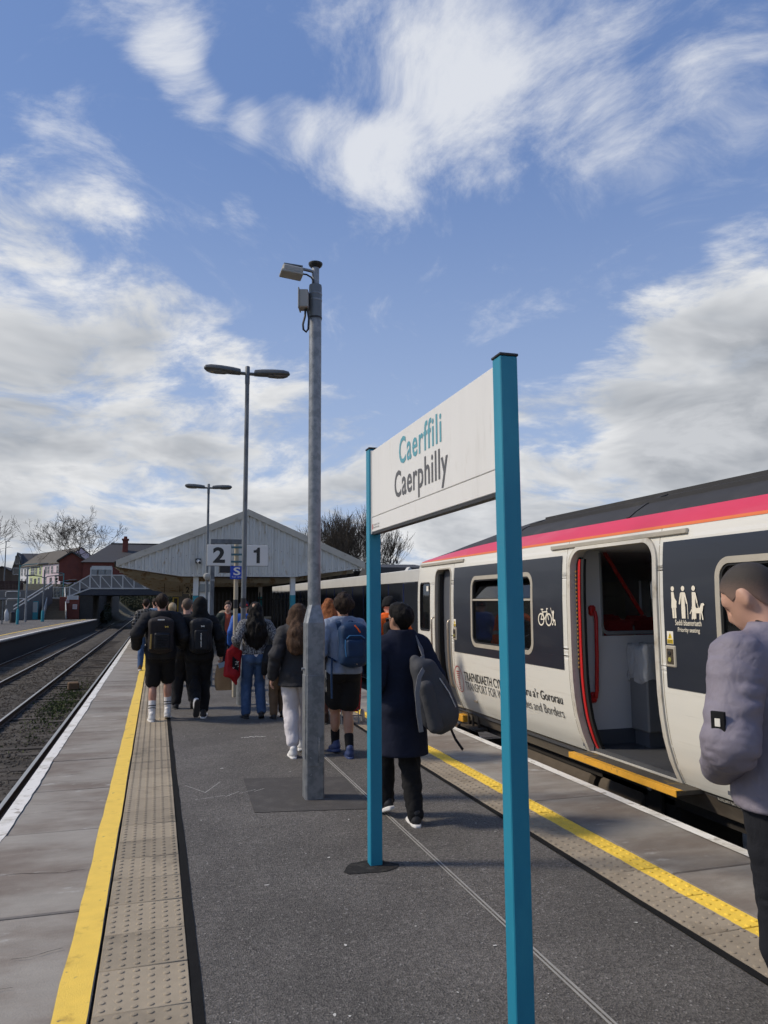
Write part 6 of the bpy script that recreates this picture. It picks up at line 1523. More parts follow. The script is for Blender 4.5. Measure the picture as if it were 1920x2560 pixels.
class Person:
    def __init__(s, label, x, y, rz=0.0, H=1.75, build=1.0, skin=SK_F, lean=0.05, head=(0.0, 0.0), lf=(-0.10, 0.22, 0.0, 0.0), rf=(0.10, -0.20, 0.0, 0.0), lh=None, rh=None, res=0.014, seed=1, group='people walking along the platform', hipw=0.0, z=0.0, sway=0.0, roll=0.0, ep=0.35):
        s.t = thing('person', label, 'person', (x, y, z), group, rz); s.S = S = H/1.75; s.res = res; s.seed = seed; s.skin = skin
        s.x, s.y, s.rz = x, y, rz
        dl = [v*S for v in lf[:3]]; dr = [v*S for v in rf[:3]]
        s.lfp, s.rfp = lf[3], rf[3]
        spread = max(abs(lf[1]), abs(rf[1])); ph = (0.955-0.10*min(spread, 0.45)**1.3)*S
        s.pel = np.array([sway, 0.0, ph]); u = np.array([roll, sin(lean), cos(lean)]); s.u = u; ML = rotx(-lean); s.ML = ML
        def tp(x_, y_, h_): return s.pel+np.array([x_, 0, 0])*S+ML@np.array([0, y_, 0])*S+u*h_*S
        s.tp = tp; B = build
        s.lhip, s.rhip = s.pel+np.array([-0.092*S-hipw, 0, -0.03*S]), s.pel+np.array([0.092*S+hipw, 0, -0.03*S])
        def ankle(f, pitch): # pitch = heel raise
            return np.array([f[0], f[1]-0.02*S*0, f[2]+0.085*S+0.13*S*sin(pitch)])
        s.lan, s.ran = ankle(dl, lf[3]), ankle(dr, rf[3])
        s.lkn, s.lan = ik(s.lhip, s.lan, 0.435*S, 0.42*S, (0, 1, 0.1)); s.rkn, s.ran = ik(s.rhip, s.ran, 0.435*S, 0.42*S, (0, 1, 0.1))
        s.nb = tp(0, -0.01, 0.515); s.hc = s.nb
        s.lsh, s.rsh = tp(-0.175*B, -0.015, 0.455), tp(0.175*B, -0.015, 0.455)
        lh = lh or (-0.27*B, 0.05, -0.02); rh = rh or (0.27*B, 0.05, -0.02)
        L = tp(*lh); R_ = tp(*rh)
        s.lel, s.lwr = ik(s.lsh, L, 0.285*S, 0.255*S, (-ep, -1, -0.1)); s.rel, s.rwr = ik(s.rsh, R_, 0.285*S, 0.255*S, (ep, -1, -0.1))
        # primitives
        s.torso = [Ell(tp(0, -0.005, 0.02), np.array([0.165*B, 0.118*B, 0.13])*S, ML), Ell(tp(0, 0.0, 0.17), np.array([0.150*B, 0.108*B, 0.17])*S, ML), Ell(tp(0, -0.005, 0.33), np.array([0.172*B, 0.118*B, 0.17])*S, ML), Cone(tp(-0.135*B, -0.015, 0.445), tp(0.135*B, -0.015, 0.445), 0.062*S, 0.062*S), Cone(tp(-0.075, -0.02, 0.495), tp(0.075, -0.02, 0.495), 0.045*S, 0.045*S)]
        s.butt = [Ell(tp(-0.07, -0.055, -0.03), np.array([0.085, 0.085, 0.09])*S*B), Ell(tp(0.07, -0.055, -0.03), np.array([0.085, 0.085, 0.09])*S*B)]
        def leg(h, k, a): return [Cone(h, k, 0.088*S*B, 0.057*S), Ell(k*0.66+a*0.34+np.array([0, -0.018, 0])*S, np.array([0.051, 0.056, 0.13])*S), Cone(k, a, 0.052*S, 0.036*S), Ell(k+np.array([0, 0.008, 0])*S, np.array([0.054, 0.057, 0.065])*S)]
        s.lleg, s.rleg = leg(s.lhip, s.lkn, s.lan), leg(s.rhip, s.rkn, s.ran)
        def arm(sh, e, w): return [Cone(sh, e, 0.052*S*(B+1)/2, 0.041*S), Cone(e, w, 0.041*S, 0.028*S)]
        s.larm, s.rarm = arm(s.lsh, s.lel, s.lwr), arm(s.rsh, s.rel, s.rwr)
        # head
        pitch, yaw = head; s.MH = rotz(yaw)@rotx(-pitch); hb = s.nb+ML@np.array([0, 0.012, 0.05])*S
        s.hb = hb; s.hp = lambda x_, y_, z_: hb+s.MH@(np.array([x_, y_, z_])*S)
        hp = s.hp; MH = s.MH
        s.cran = [Ell(hp(0, -0.005, 0.150), np.array([0.074, 0.094, 0.086])*S, MH), Ell(hp(0, 0.022, 0.118), np.array([0.068, 0.075, 0.085])*S, MH)]
        s.face = [Ell(hp(0, 0.038, 0.070), np.array([0.054, 0.058, 0.062])*S, MH), Ell(hp(0, 0.072, 0.040), np.array([0.026, 0.022, 0.022])*S, MH), Cone(hp(0, 0.090, 0.125), hp(0, 0.110, 0.092), 0.009*S, 0.014*S), Ell(hp(0, 0.086, 0.066), np.array([0.026, 0.012, 0.010])*S, MH), Cone(hp(-0.04, 0.074, 0.140), hp(0.04, 0.074, 0.140), 0.012*S, 0.012*S)]
        s.ears = [Ell(hp(sx*0.077, -0.008, 0.108), np.array([0.010, 0.017, 0.030])*S, MH@rotz(sx*0.35)) for sx in (-1, 1)]
        s.neck = [Cone(s.nb-u*0.06*S, hp(0, -0.005, 0.08), 0.060*S*(B+1)/2, 0.052*S)]
        # feet
        def foot(a, p, yaw_):
            M = rotz(yaw_)@rotx(-p); f = lambda v: a+M@(np.array(v)*S)
            return f, M
        s.lfo, s.rfo = foot(s.lan, s.lfp, 0.12), foot(s.ran, s.rfp, -0.12)
    def _b(s, name, prims, k, g, mat, post=None, h=None, pad=0.03, parent=None):
        base = field(prims, k, g); F = base if post is None else (lambda P: post(P, base(P)))
        lo, hi = bounds(prims, g+pad); return isobuild(name, F, lo, hi, h or s.res, mat, parent or s.t)
    def body(s, skin=None, legs=True):
        pr = s.torso+s.butt+s.lleg+s.rleg+s.larm+s.rarm+s.neck+s.cran+s.face+s.ears
        for f, M in (s.lfo, s.rfo): pr = pr+[Cone(f((0, -0.02, -0.045)), f((0, 0.13, -0.06)), 0.034*s.S, 0.026*s.S)]
        eyes = [(s.hp(sx*0.030, 0.086, 0.118)) for sx in (-1, 1)]
        def post(P, d):
            for e in eyes: d = smax(d, -(np.linalg.norm(P-e, axis=1)-0.013*s.S), 0.012)
            return d
        o = s._b('body', pr, 0.028*s.S, 0.0, skin or s.skin, post)
        return o
    def eyes(s):
        for sx in (-1, 1):
            o = isobuild('eye', field([Ell(s.hp(sx*0.030, 0.074, 0.118), np.array([0.013]*3)*s.S)], 0.01), s.hp(sx*0.030, 0.074, 0.118)-0.03, s.hp(sx*0.030, 0.074, 0.118)+0.03, 0.005, pm('eye_dark', (0.05, 0.04, 0.035), 0.2), s.t)
    def folds(s, amp, f=(8, 8, 7), seed=0):
        """soft swelling with sharper creases where the warped noise crosses zero"""
        f = np.asarray(f, float); sd = s.seed+seed
        def F(P):
            Q = P+0.06*np.stack([vnoise(P, 5, sd+3), vnoise(P, 5, sd+4), vnoise(P, 5, sd+5)], 1)
            r1 = np.abs(vnoise(Q, f*1.1, sd)); r2 = np.abs(vnoise(Q, f*2.3, sd+1))
            return amp*(1.5*(0.32-np.minimum(r1, 0.6)) + 0.8*(0.3-np.minimum(r2, 0.6)))
        return F
    def top(s, mat, g=0.028, hem=0.0, name='jacket', sleeve=1.0, hood=False, collar=0.0, flare=0.0, amp=0.006, skirt=None, h=None, arm_g=None, neck=True, hemlen=None):
        """hem: height of the lower edge relative to the pelvis centre"""
        S = s.S; hz = s.pel[2]+hem*S; pr = list(s.torso)
        ag = (arm_g if arm_g is not None else 0.012)
        slv = []
        if sleeve > 0:
            e_ = ag-g*0.62
            for A in (s.larm, s.rarm):
                u_, f_ = A; w = f_.a+(f_.b-f_.a)*0.98
                slv.append([Cone(u_.a, u_.b, u_.ra+e_*0.6+g, u_.rb+e_*1.1+g*0.95)]+([Cone(f_.a, w, f_.ra+e_*1.1+g*0.95, f_.rb+e_+g*0.8)] if sleeve > 0.5 else []))
                pr.append(Cone(u_.a, u_.a+(u_.b-u_.a)*0.16, u_.ra+e_*0.5, u_.ra+e_*0.4))
        if skirt:
            rows = [(hz, s.pel[0], s.pel[1]+skirt[2], skirt[0]*S, skirt[1]*S), (s.pel[2]+0.18*S, s.pel[0], s.pel[1]+0.02, 0.150*S, 0.115*S)]; pr.append(Tubz(rows))
        pr += s.butt
        if hood: pr += [Ell(s.tp(0, -0.085, 0.50), np.array([0.10, 0.055, 0.06])*S), Cone(s.tp(-0.075, -0.01, 0.525), s.tp(0.075, -0.01, 0.525), 0.04*S, 0.04*S)]
        fd = s.folds(amp); top_z = s.nb[2]+(0.035+collar)*S; ny = s.nb
        hpn = s.MH
        def post(P, d):
            d = d+fd(P)
            if flare: d = d-flare*np.clip((s.pel[2]+0.15*S-P[:, 2])/(0.3*S), 0, 1)
            low = (hz-P[:, 2])+0.006*vnoise(P, (8, 8, 1), s.seed+9)
            d = smax(d, low, 0.015); return np.maximum(d, P[:, 2]-top_z)
        if collar: pr.append(Cone(s.nb-s.u*0.03, s.nb+s.u*(0.03+collar)*S+np.array([0, -0.008, 0]), 0.068*S, 0.064*S))
        o = s._b(name, pr, 0.035*S, g, mat, post, h); s.topg = g
        fa = s.folds(amp*1.25, (7, 7, 15), 40)
        for sp in slv: s._b('sleeve', sp, 0.02*S, 0.0, mat, lambda P, d: d+fa(P), h, parent=o)
        return o
    def bottom(s, mat, g=0.014, hem=0.10, name='trousers', amp=0.006, flare=0.0, h=None, taper=0.0):
        """hem: height above the ground measured along the shin (m)"""
        S = s.S; pr = s.butt+[s.torso[0], s.torso[1]]
        for (hp_, k_, a_) in ((s.lhip, s.lkn, s.lan), (s.rhip, s.rkn, s.ran)):
            tot = 0.855*S; keep = tot-max(0, hem-0.085)*S
            if keep <= 0.435*S:
                e = hp_+(k_-hp_)*(keep/(0.435*S)); r1 = 0.088+(0.060-0.088)*(keep/(0.435*S)); pr.append(Cone(hp_, e, 0.090*S, (r1+flare)*S))
            else:
                f = (keep-0.435*S)/(0.42*S); e = k_+(a_-k_)*f; pr += [Cone(hp_, k_, 0.088*S, (0.062+taper)*S), Cone(k_, e, (0.060+taper)*S, (0.046+flare)*S), Ell(k_+np.array([0, 0.008, 0])*S, np.array([0.056, 0.060, 0.070])*S)]
                if f > 0.5: pr.append(Ell(k_*0.66+a_*0.34+np.array([0, -0.016, 0])*S, np.array([0.053, 0.058, 0.15])*S))
        fd = s.folds(amp, (11, 11, 13), 5); cap = s.pel[2]+0.12*S
        ends = []
        def post(P, d): return np.maximum(d+fd(P), P[:, 2]-cap)
        return s._b(name, pr, 0.028*S, g+0.004, mat, post, h)
    def shoes(s, upper, sole, h=None, hi=0.0, which=(0, 1), size=1.0):
        S = s.S*size
        for i in which:
            f, M = (s.lfo, s.rfo)[i]
            pr = [Cone(f((0, -0.035, -0.042)), f((0, 0.02, -0.040)), 0.042*S, 0.044*S), Cone(f((0, 0.02, -0.045)), f((0.0, 0.135, -0.058)), 0.043*S, 0.032*S), Cone(f((0, -0.02, -0.03)), f((0, -0.025, 0.012+hi)), 0.041*S, 0.042*S)]
            so = [RBox(f((0, 0.045, -0.083)), np.array([0.046, 0.142, 0.018])*S, 0.015*S, M)]
            def shape(P, d):
                q = (P-f((0, 0.045, -0.083)))@M; w = 0.046*S*np.clip(1.0-2.2*np.maximum(0, np.abs(q[:, 1]/(0.142*S))-0.6)**1.6, 0.25, 1)*np.where(q[:, 1] > 0, 1.06, 0.86)
                return np.maximum(d, np.abs(q[:, 0])-w)
            fl = lambda P, d: smax(d, -(((P-f((0, 0, 0)))@M)[:, 2]+0.078*S), 0.004)
            o = s._b('shoe', pr, 0.02*S, 0.0, upper, fl, h or s.res*0.7)
            s._b('sole', so, 0.02*S, 0.0, sole, shape, h or s.res*0.7, parent=o)
            if i == 0: s.lsho = o
    def socks(s, mat, z1=0.17, g=0.006, stripe=None, which=(0, 1)):
        for i in which:
            k_, a_ = ((s.lkn, s.lan), (s.rkn, s.ran))[i]; u = (k_-a_)/np.linalg.norm(k_-a_)
            o = s._b('sock', [Cone(a_-u*0.03, a_+u*z1*s.S, 0.038*s.S, 0.045*s.S)], 0.01, g, mat, None, s.res*0.7)
            if stripe:
                for zz in (0.5, 0.68): 
                    p = a_+u*z1*s.S*zz; rr_ = (0.0385+0.007*zz)*s.S+g; MB().tube([p-Vector(u)*0.006, p+Vector(u)*0.006] if False else [tuple(p-u*0.006), tuple(p+u*0.006)], rr_+0.003, 14).build('sock_stripe', stripe, o, 40, world=False)
    def hair(s, mat, g=0.014, front=0.045, low=0.018, amp=0.006, freq=45, back=0.0, h=None, name='hair', side=0.0):
        """hair over the skull: follows a hairline over the ears and thins out towards the nape"""
        S = s.S; c = s.hb; MH = s.MH
        ky = [-0.12, -0.050, -0.034, -0.020, 0.020+side, 0.050, 0.075, 0.10]; kz = [low, low+0.010, 0.085, 0.120, 0.124, 0.160, 0.190, 0.215]
        def post(P, d):
            q = (P-c)@MH/S; zc = np.interp(q[:, 1], ky, kz)+0.004*vnoise(P, 60, s.seed+23)
            tp_ = np.clip((q[:, 2]-zc)/0.085, 0, 1); d = d-(0.0035+g*tp_**0.7)*S
            d = d+(amp*vnoise(P, (freq, freq, freq*0.6), s.seed+20)+amp*vnoise(P, freq*0.35, s.seed+21))*(0.25+0.75*tp_)
            return smax(d, (zc-q[:, 2])*S*0.8, 0.004)
        pr = list(s.neck)+list(s.cran)+list(s.face)
        if back: pr.append(Ell(s.hp(0, -0.045, 0.125), np.array([0.072, 0.055, 0.070])*S, MH))
        return s._b(name, pr, 0.028*S, 0.0, mat, post, h or s.res*0.8, pad=0.03+g)
    def longhair(s, mat, length=0.30, width=0.085, thick=0.036, curl=0.012, h=None, g=0.016, sidex=0.0, out=0.0):
        S = s.S; pr = list(s.cran); yb = -0.130-s.topg*0.9-out
        for k in range(-3, 4):
            a = k/3.0; st = s.hp(0.066*sin(a*1.35), -0.074*cos(a*1.35)-0.004, 0.130); nk = s.hp(0.072*sin(a*1.25), -0.080*cos(a*1.2)-0.012, 0.035)
            sh = s.tp(width*a*0.95, yb+0.075*a*a, 0.455); sh[0] += sidex*0.4
            end = s.tp(width*a*1.0, yb-0.005+0.06*a*a, 0.50-length*(1-0.16*a*a)); end[0] += sidex
            mid = (sh+end)/2+np.array([0.006*sin(k*2.1), -0.008, 0])
            for (u_, v_, r0, r1) in ((st, nk, 0.030, thick), (nk, sh, thick, thick), (sh, mid, thick, thick*0.95), (mid, end, thick*0.95, thick*0.45)): pr.append(Cone(u_, v_, r0*S, r1*S))
        c = s.hb
        def post(P, d):
            q = (P-c)@s.MH/S
            d = d+curl*vnoise(P, (24, 24, 11), s.seed+31)+curl*0.6*vnoise(P, (60, 60, 20), s.seed+32)
            zc = np.interp(q[:, 1], [-0.02, 0.0, 0.035, 0.06, 0.085], [-1.0, 0.05, 0.10, 0.165, 0.205])
            return smax(d, np.where(q[:, 2] > -0.02, zc-q[:, 2], -1)*S*0.8, 0.008)
        return s._b('hair', pr, 0.035*S, g*S*0.6, mat, post, h)
    def beanie(s, mat, low=0.125, g=0.016, name='beanie', front=None):
        c = s.hb; S = s.S
        def post(P, d):
            q = (P-c)@s.MH/S; d = d-0.005*np.clip((low+0.045-q[:, 2])/0.01, 0, 1)+0.003*vnoise(P, (70, 70, 12), s.seed)
            return smax(d, (low-q[:, 2]-0.25*np.minimum(0, q[:, 1]+0.02)*0-0.18*np.maximum(0, q[:, 1]))*S*1.0, 0.006)
        return s._b(name, s.cran, 0.03*S, g*S, mat, post, s.res*0.8)
    def hoodup(s, mat, g=0.022):
        c = s.hb; S = s.S; pr = list(s.cran)+[Ell(s.hp(0, -0.025, 0.07), np.array([0.085, 0.09, 0.11])*S, s.MH), Cone(s.tp(-0.08, -0.03, 0.51), s.tp(0.08, -0.03, 0.51), 0.05*S, 0.05*S), Ell(s.hp(0, -0.07, 0.18), np.array([0.05, 0.05, 0.05])*S, s.MH)]
        fd = s.folds(0.006)
        def post(P, d):
            q = (P-c)@s.MH/S; d = d+fd(P); return smax(d, np.where(q[:, 2] > 0.0, (q[:, 1]-0.075)*S, -1), 0.01)
        return s._b('hood', pr, 0.05*S, g*S, mat, post)
    def hand(s, side, curl=0.5, mat=None, h=0.0055):
        """palm, four fingers and a thumb hanging from the wrist, fingers curled"""
        S = s.S; w, e = (s.lwr, s.lel) if side < 0 else (s.rwr, s.rel)
        d = (w-e)/np.linalg.norm(w-e); fwd = np.array([0, 1.0, 0]); nrm = np.array([-side*1.0, 0, 0])          # palm faces the thigh
        nrm = nrm-d*(nrm@d); nrm /= np.linalg.norm(nrm); ac = np.cross(nrm, d)*(1 if (np.cross(nrm, d)@fwd) > 0 else -1)
        f = lambda a, b, c: w+(d*a+ac*b+nrm*c)*S
        pr = [Cone(f(-0.02, 0, 0), f(0.02, 0, 0), 0.026*S, 0.024*S), Cone(f(0.03, -0.022, 0), f(0.085, -0.028, 0), 0.016*S, 0.013*S), Cone(f(0.03, 0.0, 0), f(0.09, 0.0, 0), 0.017*S, 0.014*S), Cone(f(0.03, 0.022, 0), f(0.088, 0.026, 0), 0.016*S, 0.013*S)]
        F1 = field(pr, 0.02*S)
        fing = []
        for b, L in ((-0.031, 0.058), (-0.011, 0.075), (0.010, 0.080), (0.030, 0.072)):
            p = f(0.085, b, 0.0); a = 0.25+curl*0.5; fr = [p]; ang = 0
            for k, l in enumerate((0.45, 0.32, 0.23)):
                ang += curl*(0.55+0.25*k); p = p+(d*cos(ang)+nrm*sin(ang))*L*l*S; fr.append(p)
            fing.append([Cone(fr[0], fr[1], 0.0088*S, 0.0082*S), Cone(fr[1], fr[2], 0.0082*S, 0.0078*S), Cone(fr[2], fr[3], 0.0078*S, 0.0068*S)])
        th = [Cone(f(0.02, 0.026, 0.006), f(0.055, 0.048, 0.018), 0.013*S, 0.0105*S), Cone(f(0.055, 0.048, 0.018), f(0.085, 0.050, 0.026), 0.0100*S, 0.0080*S)]
        def F(P):
            d_ = F1(P)
            for fs_ in fing+[th]: d_ = smin(d_, field(fs_, 0.006)(P), 0.006)
            return d_
        allp = pr+th+[c for fs_ in fing for c in fs_]; lo, hi = bounds(allp, 0.01)
        return isobuild('hand', F, lo, hi, h, mat or s.skin, s.t)
    def worn(s, label, cat, name):
        return thing(name, label, cat, (s.x, s.y, s.t.location.z), None, s.rz)
    def straps(s, t, mat, xs=(-0.085, 0.085), top=(-0.16, 0.42), r=0.018):
        S = s.S; g = s.topg
        for x_ in xs:
            w = np.sign(x_); pts = [s.tp(x_*0.9, top[0]+0.03, top[1]), s.tp(x_, -0.09-g, 0.485), s.tp(x_*1.05, -0.02, 0.525+g*1.0), s.tp(x_*1.15, 0.07+g, 0.46), s.tp(x_*1.35, 0.115+g, 0.34), s.tp(x_*1.75, 0.08+g, 0.19), s.tp(x_*1.9, -0.03, 0.12), s.tp(x_*1.4, -0.14, 0.08)]
            q = []                                      # smooth the path
            for i in range(len(pts)-1):
                for f in (0, 0.5): q.append(pts[i]*(1-f)+pts[i+1]*f)
            q.append(pts[-1]); b = MB(); n = len(q)
            vs = []; fs = []
            for i, p in enumerate(q):
                tn = q[min(i+1, n-1)]-q[max(i-1, 0)]; tn /= np.linalg.norm(tn); out = p-s.tp(x_*0.4, -0.01, 0.30); out -= tn*(out@tn); out /= np.linalg.norm(out); sd = np.cross(tn, out)
                for (a, c) in ((-1, -0.3), (1, -0.3), (1, 0.5), (-1, 0.5)): vs.append(tuple(p+sd*a*0.026*S+out*c*0.016))
            for i in range(n-1):
                for j in range(4): fs.append((i*4+j, i*4+(j+1) % 4, i*4+4+(j+1) % 4, i*4+4+j))
            b.add(vs, fs).build('strap', mat, t, 40, world=False)

# ---------------------------------------------------------------- the people
C_blk = cloth('cloth_black', (0.016, 0.016, 0.018), rough=0.8)
C_blk2 = cloth('cloth_black_matt', (0.011, 0.011, 0.012), rough=0.9)
C_char = cloth('cloth_charcoal', (0.028, 0.028, 0.031), rough=0.75)
C_navy = cloth('wool_navy', (0.016, 0.019, 0.034), rough=0.95, bump=0.22, weave=400, spec=0.15)
C_jean = cloth('denim_blue', (0.045, 0.085, 0.17), var=0.25, col2=(0.085, 0.14, 0.25), th=(0.45, 0.75), cs=6, rough=0.9)
C_dkjean = cloth('denim_dark', (0.018, 0.024, 0.04), var=0.2, rough=0.9)
C_white = cloth('cotton_white', (0.62, 0.59, 0.60), rough=0.9, bump=0.5)
C_grybl = cloth('nylon_grey_blue', (0.20, 0.245, 0.33), rough=0.65, bump=0.6, spec=0.35)
C_lilac = cloth('nylon_grey_lilac', (0.215, 0.195, 0.235), rough=0.55, bump=0.55, bs=6, weave=500, spec=0.4)
C_org = cloth('hi_vis_orange', (0.85, 0.13, 0.012), rough=0.7)
C_brn = cloth('cotton_brown', (0.13, 0.085, 0.05), rough=0.9)
C_green = cloth('wax_green', (0.018, 0.030, 0.028), rough=0.7)
C_rust = cloth('cotton_rust', (0.34, 0.075, 0.045), rough=0.9)
C_blue = cloth('nylon_blue', (0.02, 0.09, 0.36), rough=0.6)
C_beige = cloth('wool_beige', (0.30, 0.24, 0.17), rough=0.9)
C_wsock = cloth('sock_white', (0.66, 0.65, 0.64), bump=0.3, bs=40)
M_wshoe = pm('shoe_white', (0.68, 0.67, 0.64), 0.5, var=0.08, vs=12)
M_bshoe = pm('shoe_black', (0.018, 0.018, 0.02), 0.6, var=0.15)
M_blshoe = pm('shoe_blue', (0.025, 0.045, 0.13), 0.6, var=0.2)
M_sole_w = pm('sole_white', (0.66, 0.65, 0.62), 0.6, var=0.08)
M_sole_b = pm('sole_black', (0.02, 0.02, 0.02), 0.8)
HR_blk = hairmat('hair_black', (0.004, 0.0037, 0.0034), (0.012, 0.010, 0.009)); HR_dbr = hairmat('hair_dark_brown', (0.014, 0.009, 0.006), (0.045, 0.028, 0.018))
HR_br = hairmat('hair_brown', (0.035, 0.019, 0.011), (0.11, 0.062, 0.036)); HR_gin = hairmat('hair_ginger', (0.16, 0.048, 0.016), (0.36, 0.13, 0.045)); HR_bl = hairmat('hair_blond', (0.30, 0.22, 0.12), (0.5, 0.4, 0.26)); HR_gr = hairmat('hair_grey', (0.10, 0.09, 0.08), (0.22, 0.2, 0.18))
def tweed():
    m = bpy.data.materials.new('tweed_knit'); m.use_nodes = True; t = NT(m.node_tree); v = t.n('ShaderNodeTexCoord').outputs['Object']
    w = t.vm('ADD', v, t.vm('SCALE', t.vm('SUBTRACT', t.noise(v, 12, 3, out='Color'), (0.5, 0.5, 0.5)), scale=0.06))
    n = t.noise(t.vm('MULTIPLY', w, (1.0, 1.0, 0.35)), 85, 4, 0.7)
    c = t.mix(t.mr(n, 0.44, 0.60), (0.014, 0.014, 0.016), (0.34, 0.335, 0.33))
    bn = t.n('ShaderNodeBump', {'Strength': 0.7, 'Distance': 0.012, 'Height': n})
    b = t.n('ShaderNodeBsdfPrincipled', {'Base Color': c, 'Roughness': 0.95, 'Normal': bn.outputs[0]}); t.t.links.new(b.outputs[0], t.n('ShaderNodeOutputMaterial').inputs[0]); return m
def plaid(name, dark, light, p=0.075, w=0.16):
    m = bpy.data.materials.new(name); m.use_nodes = True; t = NT(m.node_tree); v = t.n('ShaderNodeTexCoord').outputs['Object']; s = t.n('ShaderNodeSeparateXYZ', {0: v})
    xs = t.m('ADD', s.outputs[0], t.m('MULTIPLY', s.outputs[1], 0.6))
    ln = lambda a, wd: t.m('LESS_THAN', t.m('FRACT', t.m('ADD', t.m('DIVIDE', a, p), 50.3)), wd)
    f = t.m('MAXIMUM', ln(xs, w), ln(s.outputs[2], w)); f2 = t.m('MULTIPLY', ln(xs, 0.5), ln(s.outputs[2], 0.5))
    c = t.mix(t.m('MULTIPLY', f, 0.75), t.mix(t.m('MULTIPLY', f2, 0.6), dark, (dark[0]*0.4, dark[1]*0.4, dark[2]*0.4)), light)
    bn = t.n('ShaderNodeBump', {'Strength': 0.4, 'Distance': 0.05, 'Height': t.noise(v, 8, 4)})
    b = t.n('ShaderNodeBsdfPrincipled', {'Base Color': c, 'Roughness': 0.9, 'Normal': bn.outputs[0]}); t.t.links.new(b.outputs[0], t.n('ShaderNodeOutputMaterial').inputs[0]); return m
def backpack(p, label, mat, w, h, d, zc, xo=0.0, pocket=None, pm_=None, round_=0.05, strap_mat=None, two=True, res=None, seed=0, lid=None):
    t = p.worn(label, 'backpack', 'backpack'); S = p.S
    y0 = -(0.105+p.topg+d/2)
    c = p.tp(xo, y0, zc); M = p.ML
    pr = [RBox(c, (w/2, d/2, h/2*0.92), min(round_, d*0.45), M), Ell(p.tp(xo, y0+0.01, zc+h*0.30), (w*0.50, d*0.56, h*0.23), M), Ell(p.tp(xo, y0-d*0.08, zc-h*0.22), (w*0.50, d*0.60, h*0.28), M)]
    F0 = field(pr, 0.05); F = lambda P: F0(P)+0.004*vnoise(P, 14, seed)+0.003*vnoise(P, (30, 30, 18), seed+1)
    lo, hi = bounds(pr, 0.03); o = isobuild('pack_body', F, lo, hi, res or p.res, mat, t)
    if pocket:
        pw, ph, pz, px_ = pocket; q = [RBox(p.tp(xo+px_, y0-d*0.52, zc+pz), (pw/2, 0.035, ph/2), 0.03, M)]; F1 = field(q, 0.02); lo, hi = bounds(q, 0.02)
        isobuild('front_pocket', lambda P: F1(P)+0.003*vnoise(P, 18, seed+4), lo, hi, res or p.res, pm_ or mat, t)
    if two: p.straps(t, strap_mat or mat)
    # haul loop
    q = p.tp(xo, y0+d*0.35, zc+h*0.5)
    MB().tube([tuple(q+np.array([-0.03, 0, -0.01])), tuple(q+np.array([-0.02, 0, 0.025])), tuple(q+np.array([0.02, 0, 0.025])), tuple(q+np.array([0.03, 0, -0.01]))], 0.006, 6).build('haul_loop', strap_mat or mat, t, 40, world=False)
    def onpack(u, v, l): return tuple(p.tp(xo+u, y0-d*0.5-0.075-l, zc+v))
    return t, y0, onpack
def decal(fn, draw, name, mat, parent):
    f = Flat(fn, 0.0); draw(f); me = bpy.data.meshes.new(name); me.from_pydata(f.mb.v, [], f.mb.f); me.materials.append(mat); return link(name, me, parent, False)
def interlock(u0, v0, s):
    def draw(f):
        for sg in (1, -1):
            f.ring((u0, v0+sg*0.62*s), 0.62*s, 0.20*s, 14, ry=0.60*s, a0=(pi+0.55 if sg > 0 else 0.55), a1=(2*pi-0.55 if sg > 0 else pi-0.55))
        for sg in (-1, 1): f.line((u0+sg*0.56*s, v0+0.26*s), (u0+sg*0.56*s, v0-0.26*s), 0.16*s, cap=False)
    return draw

# --- man in a grey lilac jacket, head bowed, standing right of the sign
p = Person('man with cropped hair in a grey lilac jacket standing with head bowed', 2.20, 2.27, RAD(4), 1.86, 1.08, SK_F, lean=0.09, head=(0.58, 0.30), lf=(-0.09, -0.17, 0, 0), rf=(0.12, -0.24, 0, 0), lh=(-0.165, 0.15, 0.09), rh=(0.165, 0.15, 0.09), res=0.0085, seed=3, ep=0.9)
p.body(); p.bottom(cloth('denim_black', (0.012, 0.013, 0.017), var=0.2), 0.012, name='trousers'); p.top(C_lilac, 0.034, hem=-0.03, collar=0.028, amp=0.0075, arm_g=0.036, skirt=(0.185, 0.150, 0.0))
p._b('collar', [Cone(p.nb-p.u*0.02, p.nb+p.u*0.07+np.array([0, -0.012, 0]), 0.083, 0.078)], 0.02, 0.0, C_blk2, lambda P, d: np.maximum(d, P[:, 2]-(p.nb[2]+0.066+0.3*(P[:, 1]-p.nb[1]))), 0.008)
p.shoes(M_bshoe, M_sole_w)
def cropmat(z0, z1):
    m = bpy.data.materials.new('hair_cropped'); m.use_nodes = True; t = NT(m.node_tree); v = t.n('ShaderNodeTexCoord').outputs['Object']; z = t.n('ShaderNodeSeparateXYZ', {0: v}).outputs[2]
    n = t.noise(v, 330, 2, 0.7); f = t.mr(t.m('ADD', z, t.m('MULTIPLY', t.m('SUBTRACT', n, 0.5), 0.09)), z0, z1)
    c = t.mix(f, (0.30, 0.19, 0.145), (0.036, 0.029, 0.024)); c = t.vm('SCALE', c, scale=t.m('ADD', 0.6, t.m('MULTIPLY', n, 0.8)))
    bn = t.n('ShaderNodeBump', {'Strength': 0.5, 'Distance': 0.003, 'Height': n})
    b = t.n('ShaderNodeBsdfPrincipled', {'Base Color': c, 'Roughness': 0.75, 'Normal': bn.outputs[0]}); t.t.links.new(b.outputs[0], t.n('ShaderNodeOutputMaterial').inputs[0]); return m
zt_ = p.hp(0, 0, 0.235)[2]
p.hair(cropmat(zt_-0.150, zt_-0.02), 0.0045, low=0.01, amp=0.0006, side=0.02, h=0.006)
